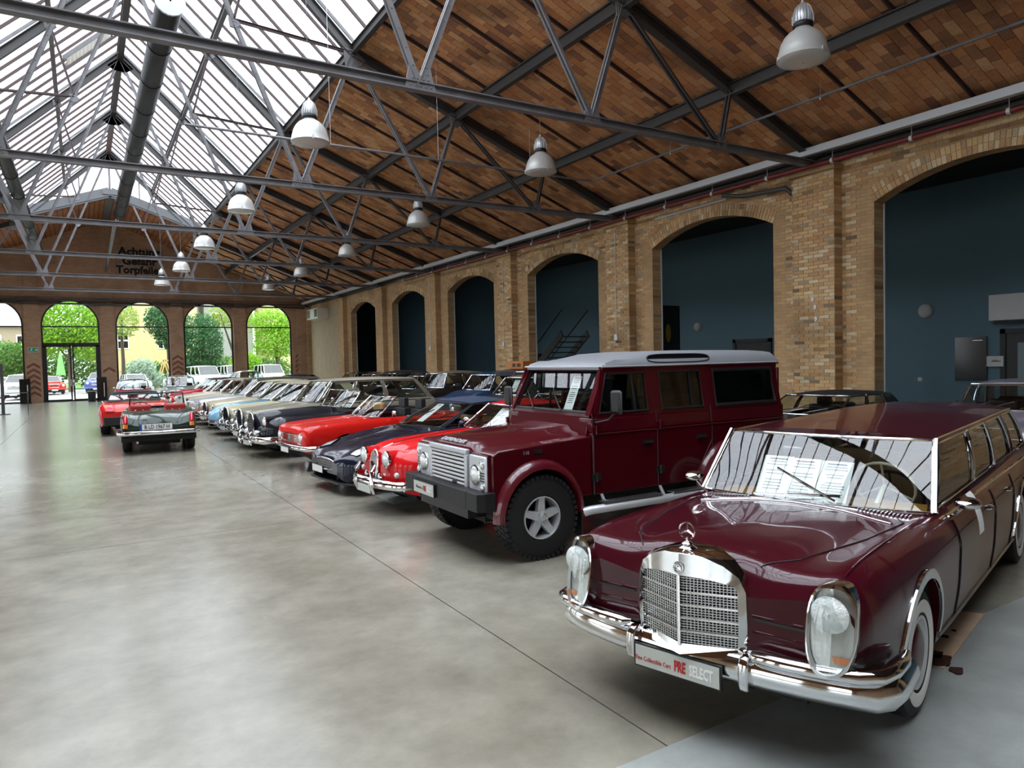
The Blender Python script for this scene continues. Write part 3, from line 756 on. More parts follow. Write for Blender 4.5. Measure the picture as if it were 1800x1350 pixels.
for k in range(6): lampspots.append((7.45*K,(5.45+5.62*k)*K,'right',k))
for k in range(1,6): lampspots.append((3.2*K,(5.6+5.62*k)*K,'left',k))
lampspots[-1]=(3.0*K,33.1*K,'left',5)
first=True
for x,y,row,k in lampspots:
    if first: t=L0; w_=w0; first=False
    else:
        t=L0.copy(); C.objects.link(t)
        for ch in list(L0.children):
            c2=ch.copy(); C.objects.link(c2); c2.parent=t
            if 'wire' in c2.name: w_=c2
    t.location=(x,y,4.92*K+.27); t.scale=(1.2,1.2,1.2)
    zc_=(E_[1]-(x-E_[0])*.385+.03 if x>E_[0] else RR[1]-(x-RR[0])*.94+.25)
    w_.scale=(1,1,1); sw=((zc_+.15-4.92*K-.27)/1.2-.63)/2.37; w_.scale=(1,1,sw); w_.location=(0,0,.63*(1-sw))
    if row=='right': lab='white bell-shaped pendant lamp, %s'%['largest of all, at the top right','second nearest in the right row, above the tall silver-roofed car','third in the right row, below the brick ceiling','fourth lamp of the right row','fifth lamp of the right row','farthest lamp of the right row'][k]
    else: lab='white bell-shaped pendant lamp, %s'%['','nearest of the left row, against the glass edge','second of the left row','third of the left row','fourth of the left row','farthest and lowest-looking of the left row, by the lettering'][k]
    tag(t,lab,'lamp',group='bell lamps hanging in two rows')
# ================================================================= car kit
def pchip(xs, ys, x):
    n=len(xs)
    if x<=xs[0]: return ys[0]
    if x>=xs[-1]: return ys[-1]
    h=[xs[i+1]-xs[i] for i in range(n-1)]; d=[(ys[i+1]-ys[i])/h[i] for i in range(n-1)]
    def m(i):
        if i==0: return d[0]
        if i==n-1: return d[-1]
        if d[i-1]*d[i]<=0: return 0
        w1=2*h[i]+h[i-1]; w2=h[i]+2*h[i-1]; return (w1+w2)/(w1/d[i-1]+w2/d[i])
    for i in range(n-1):
        if x<=xs[i+1]:
            t=(x-xs[i])/h[i]; a=m(i)*h[i]; b=m(i+1)*h[i]
            return ys[i]*(2*t**3-3*t*t+1)+a*(t**3-2*t*t+t)+ys[i+1]*(-2*t**3+3*t*t)+b*(t**3-t*t)
def catmull(P, n):
    """sample a centripetal-ish spline through 2-D points, n per segment"""
    out=[]; Q=[tuple(2*a-b for a,b in zip(P[0],P[1]))]+list(P)+[tuple(2*a-b for a,b in zip(P[-1],P[-2]))]
    for i in range(1,len(Q)-2):
        p0,p1,p2,p3=Q[i-1:i+3]
        for k in range(n):
            t=k/n
            out.append(tuple(.5*((2*b)+(-a+c)*t+(2*a-5*b+4*c-d)*t*t+(-a+3*b-3*c+d)*t**3) for a,b,c,d in zip(p0,p1,p2,p3)))
    out.append(tuple(P[-1])); return out
def resample(poly, n):
    L=[0]
    for a,b in zip(poly,poly[1:]): L.append(L[-1]+math.hypot(b[0]-a[0],b[1]-a[1]))
    T=L[-1]; out=[]; j=0
    for k in range(n):
        s=T*k/(n-1)
        while j<len(L)-2 and L[j+1]<s: j+=1
        u=(s-L[j])/max(1e-9,L[j+1]-L[j]); out.append(tuple(a+(b-a)*min(1,max(0,u)) for a,b in zip(poly[j],poly[j+1])))
    return out
class Body:
    """lofted car body. keys rows: x, zc, zv, yv, zf, yf, zm, ym, zb, yb
       centre top, valley, fender crest, widest point, bottom edge"""
    NT, NS = 12, 16
    def __init__(s, keys, arches, L, sharp=0):
        s.k=keys; s.ar=arches; s.L=L; s.xs=[k[0] for k in keys]; s.cols=list(zip(*keys)); s.sharp=sharp; s.cache={}
    def par(s,x): return [pchip(s.xs,c,x) for c in s.cols[1:]]
    def section(s,x):
        key=round(x,4)
        if key in s.cache: return s.cache[key]
        zc,zv,yv,zf,yf,zm,ym,zb,yb=s.par(x)
        top=catmull([(0,zc),(yv*.5,zc+(zv-zc)*.28),(yv,zv),(yf,zf)],6)
        # continue tangent over the crest
        side=catmull([(yf,zf),(yf+(ym-yf)*.62,zf-(zf-zm)*.22),(ym-.004,zm+(zf-zm)*.35),(ym,zm),(ym-(ym-yb)*.25,(zm+zb)/2),(yb,zb)],7)
        s.cache[key]=(top,side); return s.cache[key]
    def arch_z(s,x):
        for wx,wz,R in s.ar:
            if abs(x-wx)<R: return wz+math.sqrt(R*R-(x-wx)**2)
        return None
    def y_at(s,x,z):
        t,sd=s.section(x)
        for a,b in zip(sd,sd[1:]):
            if (a[1]-z)*(b[1]-z)<=0 and abs(a[1]-b[1])>1e-6: return a[0]+(b[0]-a[0])*(a[1]-z)/(a[1]-b[1])
        return sd[0][0] if z>sd[0][1] else sd[-1][0]
    def z_at(s,x,y):
        t,sd=s.section(x); y=abs(y)
        for a,b in zip(t+sd,(t+sd)[1:]):
            if (a[0]-y)*(b[0]-y)<=0 and abs(a[0]-b[0])>1e-6: return a[1]+(b[1]-a[1])*(a[0]-y)/(a[0]-b[0])
        return t[-1][1]
    def ring(s,x):
        t,sd=s.section(x); az=s.arch_z(x)
        if az is not None:
            cut=[sd[0]]
            for a,b in zip(sd,sd[1:]):
                if b[1]>=az: cut.append(b)
                else:
                    if a[1]>az: u=(a[1]-az)/(a[1]-b[1]); cut.append((a[0]+(b[0]-a[0])*u,az))
                    break
            sd=cut if len(cut)>1 else [sd[0],(sd[0][0],sd[0][1]-.01)]
        return resample(t,s.NT)+resample(sd,s.NS)[1:]
    def build(s, name, m, parent, cab=None, step=.09, capf=True):
        xs=set()
        x=0
        while x<s.L: xs.add(round(x,3)); x+=step
        xs.add(s.L)
        for q in (.012,.03,.055,.085,.125,s.L-.012,s.L-.03,s.L-.055,s.L-.085,s.L-.125): xs.add(round(q,3))
        for q in s.xs: xs.add(round(q,3))
        for wx,wz,R in s.ar:
            xs={q for q in xs if not (abs(q-wx)<R+.02)}
            for t in (1.0001,.995,.97,.92,.84,.72,.56,.38,.19,0): xs.add(round(wx+R*t,4)); xs.add(round(wx-R*t,4))
        if cab: xs={q for q in xs if min(abs(q-cab[0]),abs(q-cab[1]))>.03}|{cab[0],cab[1]}
        xs=sorted(q for q in xs if 0<=q<=s.L)
        n=s.NT+s.NS-1; mb=MB(); vs=[]; fs=[]
        for x in xs:
            r=s.ring(x); full=[(x,-y,z) for y,z in reversed(r[1:])]+[(x,y,z) for y,z in r]
            vs+=full
        K_=2*n-1
        for i in range(len(xs)-1):
            xm=(xs[i]+xs[i+1])/2
            for k in range(K_-1):
                if cab and cab[0]<xm<cab[1]:
                    kk=abs(k+.5-(n-1))
                    if kk<s.NT-1.9: continue
                fs.append((i*K_+k,i*K_+k+1,(i+1)*K_+k+1,(i+1)*K_+k))
        mb.add(vs,fs)
        if capf:
            for idx in (0,len(xs)-1):
                ring=vs[idx*K_:(idx+1)*K_]; mb.add(ring,[tuple(range(K_))])
        # lip turned inwards along the lower edge
        for sgn,k in ((-1,0),(1,K_-1)):
            lo=[vs[i*K_+k] for i in range(len(xs))]; inn=[(p[0],p[1]-sgn*.05,p[2]+.004) for p in lo]
            mb.grid([lo,inn])
        return mb.obj(name,m,parent,smooth=38)
def seam(parent, pts, w=.006, name='panel_gap', m='black'):
    mb=MB(); mb.tube(pts,w/2,4); return mb.obj(name,m,parent)
def side_line(b, x0, x1, z0, z1, n=14, sgn=-1, off=.004):
    return [(x0+(x1-x0)*k/n, sgn*(b.y_at(x0+(x1-x0)*k/n, z0+(z1-z0)*k/n)+off), z0+(z1-z0)*k/n) for k in range(n+1)]
def top_line(b, P, n=16, off=.003, sgn=1):
    out=[]
    for a,c in zip(P,P[1:]):
        for k in range(n):
            x=a[0]+(c[0]-a[0])*k/n; y=a[1]+(c[1]-a[1])*k/n; out.append((x,sgn*y,b.z_at(x,y)+off))
    x,y=P[-1]; out.append((x,sgn*y,b.z_at(x,y)+off)); return out
# --- wheels: axis along y; side=-1 outward face at -y
def wheel(parent, x, y, z, r, w, side=-1, style='cap', rim=.6, body=None, white=False, lod=1):
    n=40 if lod else 24; mb=MB(); rr=r*rim; s=side
    prof=[(rr,-w*.42),(rr+.012,-w*.5),(r*.86,-w*.52),(r*.965,-w*.44),(r,-w*.30),(r,w*.30),(r*.965,w*.44),(r*.86,w*.52),(rr+.012,w*.5),(rr,w*.42)]
    mb.lathe([(a,b) for a,b in prof],ax=(0,1,0),n=n); 
    root=mb.obj('wheel','rubber',parent,smooth=35,loc=(x,y,z))
    o=s*w*.5
    if white:
        q=MB(); q.lathe([(rr+.012,o*1.0),(rr+.022,o*1.05),(r*.815,o*1.055),(r*.82,o*1.0)],ax=(0,1,0),n=n); q.obj('white_wall','white',root,smooth=50)
    q=MB()
    if style in('cap','capc','disc'):
        q.lathe([(rr,o*.84),(rr-.004,o*.98),(rr-.02,o*.98),(rr-.035,o*.80),(rr*.72,o*.62),(rr*.70,o*.66)],ax=(0,1,0),n=n)
        q.obj('rim','alu' if style!='capc' else 'chrome',root,smooth=40)
        c=MB(); c.lathe([(rr*.76,o*.62),(rr*.74,o*.78),(rr*.55,o*.98),(rr*.3,o*1.06),(.003,o*1.08)],ax=(0,1,0),n=n); c.obj('hubcap','chrome' if style!='disc' else (body or 'chrome'),root,smooth=50)
    elif style=='wire':
        q.lathe([(rr,o*.84),(rr-.004,o*.98),(rr-.02,o*.98),(rr-.03,o*.5),(rr-.03,-o*.5)],ax=(0,1,0),n=n)
        for k in range(36):
            a=2*PI*k/36; b_=a+.35*(1 if k%2 else -1); q.beam((math.cos(a)*.045,o*(.8 if k%2 else .2),math.sin(a)*.045),(math.cos(b_)*(rr-.02),o*(.2 if k%3 else -.2),math.sin(b_)*(rr-.02)),.004,.004)
        q.lathe([(.05,0),(.05,o*.8),(.03,o*1.0),(.003,o*1.02)],ax=(0,1,0),n=14); q.obj('wire_rim','chrome',root,smooth=40)
        c=MB(); c.lathe([(rr*.9,-o*.3),(.01,-o*.3)],ax=(0,1,0),n=20); c.obj('brake_drum','black',root)
    elif style=='alloy':
        q.lathe([(rr,o*.84),(rr-.003,o*1.0),(rr-.014,o*1.0),(rr-.022,o*.5),(rr-.03,-o*.3)],ax=(0,1,0),n=n)
        for k in range(5):
            a=2*PI*k/5+PI/2; ca,sa=math.cos(a),math.sin(a); u=(-sa,ca)
            def P(r_,t,yy): return (ca*r_+u[0]*t, yy, sa*r_+u[1]*t)
            w0,w1=rr*.20,rr*.15
            vs=[P(rr*.2,-w0,o*.80),P(rr*.2,w0,o*.80),P(rr*.95,w1,o*.93),P(rr*.95,-w1,o*.93),P(rr*.2,-w0,o*.3),P(rr*.2,w0,o*.3),P(rr*.95,w1,o*.5),P(rr*.95,-w1,o*.5)]
            q.add(vs,((0,1,2,3),(0,4,5,1),(1,5,6,2),(2,6,7,3),(3,7,4,0)))
        q.lathe([(rr*.36,o*.3),(rr*.36,o*.78),(rr*.26,o*.86),(rr*.16,o*.9),(rr*.15,o*1.0),(.003,o*1.02)],ax=(0,1,0),n=24)
        for k in range(5):
            a=2*PI*k/5+PI/2+PI/5; q.lathe([(.014,o*.82),(.014,o*.95),(.003,o*.97)],c=(math.cos(a)*rr*.27,0,math.sin(a)*rr*.27),ax=(0,1,0),n=6)
        q.obj('rim','alu',root,smooth=30)
        c=MB(); c.lathe([(rr*.97,-o*.1),(.01,-o*.1)],ax=(0,1,0),n=20); c.obj('brake_disc','under',root)
    return root
def wheels(parent, fx, rx, ty, r, w, z=None, cam_side=-1, **kw):
    for x in (fx,rx):
        for s in (-1,1): wheel(parent,x,s*ty,z or r,r,w,side=s,**kw)
def well(parent, x, y, z, R, s, depth=.28, zl=.27):
    mb=MB(); n=14; A=[(x+R*math.cos(PI*k/n),z+R*math.sin(PI*k/n)) for k in range(n+1)]; A=[(A[0][0],zl)]+A+[(A[-1][0],zl)]
    mb.grid([[(a,s*y,b) for a,b in A],[(a,s*(y-depth),b) for a,b in A]])
    mb.add([(a,s*(y-depth),b) for a,b in A],[tuple(range(len(A)))]); mb.obj('wheel_well','under',parent)
def chassis(parent, b, x0, x1, y, z0, z1):
    mb=MB(); fx,rx=[a[0] for a in b.ar][:2]; R=b.ar[0][2]
    mb.box(x0,x1,-y*.62,y*.62,z0,z1); mb.box(fx+R+.02,rx-R-.02,-y,y,z0,z1); mb.obj('underbody','under',parent)
# --- greenhouse
def lerp(a,b,t): return tuple(p+(q-p)*t for p,q in zip(a,b))
def greenhouse(car, A0,A1,C1,C0, paintm, roofm=None, bw=.10, rw=.06, crown=.06, bow=.02, segs=((.03,.97),), glass='glass', frame='chrome', pill=.05, panels=(), rear='glass', fr=.010, rear_h=(0.08,.92), belt=None, drip=True, roofname='roof', sideglass=None):
    """A0 windscreen base corner (x,y,z), A1 its top, C1 rear window top, C0 rear window base; y = half width"""
    roofm=roofm or paintm
    # windscreen
    def cross(P,bul,t,n=10): # t in 0..1 along height handled by caller
        return [(P[0]-bul*(1-(2*k/n-1)**2), P[1]*(2*k/n-1), P[2]) for k in range(n+1)]
    rows=[cross(lerp(A0,A1,t),bw*(1-.35*t),t) for t in (0,.25,.5,.75,1)]
    # bottom edge drops at the centre when the bonnet is lower
    mb=MB(); mb.grid(rows); ws=mb.obj('windscreen',glass,car,smooth=60)
    mb=MB()
    edge=rows[0]+[r[-1] for r in rows[1:-1]]+rows[-1][::-1]+[r[0] for r in rows[::-1][1:-1]]
    mb.tube(edge,fr,6,closed=True); mb.obj('windscreen_frame',frame,car,smooth=50)
    # rear window
    rrow=[[(P[0]+rw*(1-(2*k/8-1)**2),P[1]*(2*k/8-1),P[2]) for k in range(9)] for P in (lerp(C0,C1,t) for t in (0,.5,1))]
    if rear=='glass':
        mb=MB(); mb.grid([[lerp(rrow[0][k],rrow[2][k],t) for k in range(9)] for t in (rear_h[0],rear_h[1])]); mb.obj('rear_window',glass,car,smooth=60)
        mb=MB(); mb.grid([[lerp(rrow[0][k],rrow[2][k],t) for k in range(9)] for t in (0,rear_h[0])]); mb.grid([[lerp(rrow[0][k],rrow[2][k],t) for k in range(9)] for t in (rear_h[1],1)])
        mb.obj('rear_panel',roofm,car,smooth=60)
        e=[lerp(rrow[0][k],rrow[2][k],rear_h[0]) for k in range(9)]; e2=[lerp(rrow[0][k],rrow[2][k],rear_h[1]) for k in range(8,-1,-1)]
        mb=MB(); mb.tube(e+e2,fr*.8,5,closed=True); mb.obj('rear_window_frame',frame,car)
    elif rear=='panel':
        mb=MB(); mb.grid(rrow); mb.obj('rear_panel',roofm,car,smooth=60)
    # roof
    nx,ny=14,14; rows=[]
    for i in range(nx+1):
        t=i/nx; P=lerp(A1,C1,t); br=(math.sin(PI*t)) ; cr=crown*(.45+.55*math.sin(PI*min(1,max(0,t*.9+.05)))); row=[]
        bul=-bw*.65*(1-t)**3+rw*t**3
        for k in range(ny+1):
            s_=2*k/ny-1; row.append((P[0]+bul*(1-s_*s_), P[1]*s_, P[2]+bow*br+cr*(1-abs(s_)**2.6)))
        rows.append([(row[0][0],row[0][1]-.003,row[0][2]-.03)]+row+[(row[-1][0],row[-1][1]+.003,row[-1][2]-.03)])
    mb=MB(); mb.grid(rows); 
    f0=[(p[0]+.004,p[1],A1[2]-.02) for p in rows[0]]; mb.grid([f0,rows[0]]); r0=[(p[0],p[1],C1[2]-.02) for p in rows[-1]]; mb.grid([rows[-1],r0])
    mb.obj(roofname,roofm,car,smooth=50)
    # sides
    for s in (-1,1):
        S=lambda u,v: (lambda a,b: (a[0]+(b[0]-a[0])*v, s*(a[1]+(b[1]-a[1])*v+.02*math.sin(PI*v)), a[2]+(b[2]-a[2])*v+bow*math.sin(PI*u)*v))(lerp(A0,C0,u),lerp(A1,C1,u))
        def quad(u0,u1,v0,v1,inset=0,n=5):
            return [[tuple(q-(s*inset if i==1 else 0) for i,q in enumerate(S(u0+(u1-u0)*a/4,v0+(v1-v0)*b/n))) for b in range(n+1)] for a in range(5)]
        g=list(segs)
        for (u0,u1) in g:
            mb=MB(); mb.grid(quad(u0,u1,.04,.93,.008)); mb.obj('side_window',sideglass or glass,car,smooth=60)
            mb=MB(); q=quad(u0,u1,.04,.93,-.002); e=q[0]+[r[-1] for r in q[1:-1]]+q[-1][::-1]+[r[0] for r in q[::-1][1:-1]]
            mb.tube(e,fr*.8,5,closed=True); mb.obj('window_frame',frame,car)
        edges=[0]+[x for q in g for x in q]+[1]
        mb=MB(); 
        for u0,u1 in zip(edges[::2],edges[1::2]):
            if u1-u0>.001: mb.grid(quad(u0,u1,0,1,0)); mb.grid(quad(u0,u1,0,1,.03))
        mb.grid(quad(0,1,.93,1.0)); mb.grid(quad(0,1,0,.04))
        mb.obj('pillars',paintm if not panels else panels,car,smooth=40)
        if drip:
            mb=MB(); mb.tube([S(k/12,1.0) for k in range(13)],fr*.9,5); mb.obj('drip_rail',frame,car)
    return rows
def headlamp(car, x, y, z, r, m='chrome', tilt=0, pod=0, podm=None, name='headlamp'):
    ax=Vector((-1,0,tilt)).normalized(); mb=MB()
    mb.lathe([(r*1.06,-.10-pod),(r*1.13,-.02),(r*1.13,.012),(r*1.0,.02)],c=(x,y,z),ax=ax,n=24); h=mb.obj(name,podm or m,car,smooth=45)
    if podm: mb=MB(); mb.lathe([(r*1.15,-.01),(r*1.15,.018),(r*.98,.022)],c=(x,y,z),ax=ax,n=24); mb.obj('rim','chrome',h,smooth=45)
    mb=MB(); mb.lathe([(r,.012),(r*.85,.028),(r*.5,.042),(.002,.048)],c=(x,y,z),ax=ax,n=24); mb.obj('lens','lens',h,smooth=60); return h
def bumper(car, b, x0, wrap, z, h, t=.05, y=None, vee=0, m='chrome', name='bumper', over=(), curve=.06, n=16, flatm=None):
    """blade bulging forward at the front; wrap: how far it runs along the side"""
    y=y or (max(k[7] for k in b.k[:4])+.03); pts=[]
    for k in range(n+1):
        s=2*k/n-1; pts.append((x0+curve*s*s*abs(s)-vee*(1-abs(s)), y*s, z))
    pts=[(x0+wrap,-y-.0,z),(x0+wrap*.5,-y-.01,z),(x0+curve+.05,-y-.0,z)]+[(p[0],p[1]*.96,p[2]) for p in pts]+[(x0+curve+.05,y,z),(x0+wrap*.5,y+.01,z),(x0+wrap,y,z)]
    mb=MB(); N=len(pts); rings=[]
    prof=[(0,-h/2),(t*.5,-h*.42),(t*.9,-h*.2),(t,0),(t*.9,h*.2),(t*.5,h*.42),(0,h/2)]
    for i,p in enumerate(pts):
        a=Vector(pts[max(0,i-1)]); c=Vector(pts[min(N-1,i+1)]); d=(c-a).normalized(); nrm=Vector((-d.y,d.x,0))
        if nrm.x>0 and abs(d.y)>.5: nrm=-nrm
        if abs(d.y)<=.5: nrm=Vector((0,1 if p[1]>0 else -1,0))*1
        rings.append([tuple(Vector(p)+nrm*q[0]+Vector((0,0,q[1]))) for q in prof])
    mb.grid(rings); mb.grid([[r[0] for r in rings],[r[-1] for r in rings]])
    o=mb.obj(name,m,car,smooth=40)
    for yy in over:
        for s in (-1,1):
            mb=MB(); mb.tube([(x0-.03,s*yy,z-h*.75),(x0-.075,s*yy,z-h*.3),(x0-.085,s*yy,z+h*.3),(x0-.06,s*yy,z+h*.9),(x0-.02,s*yy,z+h*1.15)],.03,8,rs=[.02,.035,.035,.032,.012],flat=.9); mb.obj('overrider',m,o,smooth=50)
    return o
def plate(car, x, z, w=.46, h=.11, y=0, m='plate', parts=None, tilt=0, back=False):
    s=1 if back else -1
    mb=MB(); mb.box(x-.008,x+.008,y-w/2-.008,y+w/2+.008,z-h/2-.008,z+h/2+.008); o=mb.obj('number_plate','black',car)
    mb=MB(); xx=x+s*.011; mb.box(min(xx,xx-s*.004),max(xx,xx-s*.004),y-w/2,y+w/2,z-h/2,z+h/2); mb.obj('plate_face',m,o)
    for t,size,py,pz,mm,kw in (parts or []):
        place_text(t,size,(xx+s*.002,y+py,z+pz),(0,1,0) if back else (0,-1,0),(0,0,1),'lettering',mm,o,depth=.0008,**kw)
    return o
def mirror_(car, x, y, z, m='chrome', r=.06, arm=.08):
    for s in (-1,1):
        mb=MB(); mb.tube([(x,s*y,z),(x-.02,s*(y+arm*.6),z+.06),(x,s*(y+arm),z+.09)],.007,6); o=mb.obj('door_mirror','chrome',car)
        mb=MB(); mb.lathe([(r,.0),(r*.98,-.012),(r*.7,-.04),(.003,-.05)],c=(x,s*(y+arm+r*.3),z+.09),ax=(1,0,0),n=16,ell=(1.15,.8)); mb.obj('mirror_shell',m,o,smooth=50)
def seats(car, xs, y, z, m, w=.46, h=.62, head=False, bench=False):
    for x in xs:
        for s in ((-1,1) if not bench else (0,)):
            ww=w if not bench else y*2+w; c=s*y
            mb=MB(); mb.box(x-.28,x+.22,c-ww/2,c+ww/2,z,z+.20); mb.box(x+.20,x+.34,c-ww/2,c+ww/2,z+.08,z+h)
            if head: mb.box(x+.25,x+.35,c-.13,c+.13,z+h+.02,z+h+.20); mb.tube([(x+.3,c,z+h-.02),(x+.3,c,z+h+.05)],.012,6)
            mb.obj('seat',m,car,bevel=.05,smooth=60)
def steering(car, x, y, z, r=.2, m='black', ring=.012):
    mb=MB(); ax=Vector((.9,0,.45)).normalized(); u=Vector((0,1,0)); t=ax.cross(u)
    mb.tube([Vector((x,y,z))+u*(r*math.cos(2*PI*k/24))+t*(r*math.sin(2*PI*k/24)) for k in range(24)],ring,6,closed=True)
    for a in (0,PI*2/3,PI*4/3): mb.tube([(x,y,z),Vector((x,y,z))+u*(r*math.sin(a))+t*(r*math.cos(a))],.008,4)
    mb.tube([(x,y,z),(x-.35,y,z-.18)],.02,6); mb.obj('steering_wheel',m,car)
def interior(car, x0, x1, y, z0, zt, m='black', dash='black', seat='leather_black', sx=None, head=False, sy=.36, steer=1):
    mb=MB(); mb.box(x0,x1,-y,y,z0-.02,z0); mb.box(x0,x0+.02,-y,y,z0,zt-.05); mb.box(x1-.02,x1,-y,y,z0,zt-.05)
    for s in (-1,1): mb.box(x0,x1,min(s*y,s*(y-.02)),max(s*y,s*(y-.02)),z0,zt-.02)
    mb.obj('cabin_floor',m,car)
    mb=MB(); mb.prism([(x0-.02,-y+.02,zt-.02),(x0+.35,-y+.02,zt-.01),(x0+.42,-y+.02,zt-.06),(x0+.40,-y+.02,zt-.25),(x0-.02,-y+.02,zt-.3)],(0,2*y-.04,0)); mb.obj('dashboard',dash,car,smooth=30)
    if steer: steering(car,x0+.62,-steer*.36,zt-.02)
    seats(car, sx or [x0+1.05], sy, z0+.1, seat, h=zt-z0+.02, head=head)
def wipers(car, pts, m='chrome'):
    for a,b in pts:
        mb=MB(); mb.beam(a,b,.012,.01); o=mb.obj('wiper',m,car)
        b2=Vector(b); a2=Vector(a); d=(b2-a2).normalized(); 
        mb=MB(); mb.beam(b2-d*.2,b2+d*.12,.006,.016); mb.obj('blade','black',o)
def grille_bars(car, x, y, z0, z1, n, m='chrome', back='under', rim=.012, vert=0, slope=0, bulge=0, t=.006, name='grille', nv=0):
    """rectangular grille, half width y"""
    X=lambda yy,zz: x-bulge*(1-(yy/y)**2)+slope*(zz-z0)
    mb=MB(); mb.grid([[(X(yy,zz)+.03,yy,zz) for yy in (-y,0,y)] for zz in (z0,z1)]); g=mb.obj(name,back,car)
    mb=MB(); e=[(X(yy,z0),yy,z0) for yy in [-y+2*y*k/8 for k in range(9)]]+[(X(yy,z1),yy,z1) for yy in [y-2*y*k/8 for k in range(9)]]
    mb.tube(e,rim,6,closed=True); mb.obj('surround',m,g)
    mb=MB()
    for k in range(n):
        zz=z0+(z1-z0)*(k+.5)/n
        if not vert: mb.tube([(X(yy,zz),yy,zz) for yy in [-y+2*y*j/6 for j in range(7)]],t,5)
    for k in range(vert or nv):
        yy=-y+2*y*(k+.5)/(vert or nv); mb.tube([(X(yy,z0),yy,z0),(X(yy,z1),yy,z1)],t,5)
    mb.obj('bars',m,g); return g
def handle(car,b,x,z,sgn=-1,m='chrome',l=.14):
    y=b.y_at(x,z); mb=MB(); mb.tube([(x-l/2,sgn*(y+.002),z),(x-l/2+.02,sgn*(y+.03),z),(x+l/2-.02,sgn*(y+.03),z),(x+l/2,sgn*(y+.002),z)],.009,6); mb.obj('door_handle',m,car,smooth=50)
def doorline(car,b,xs,z0,z1):
    for x in xs: seam(car,side_line(b,x,x,z0,z1))
def carroot(name,label,x,y,deg,cat='car',group=None): return thing(name,label,cat,(x,y,0),math.radians(deg),group)
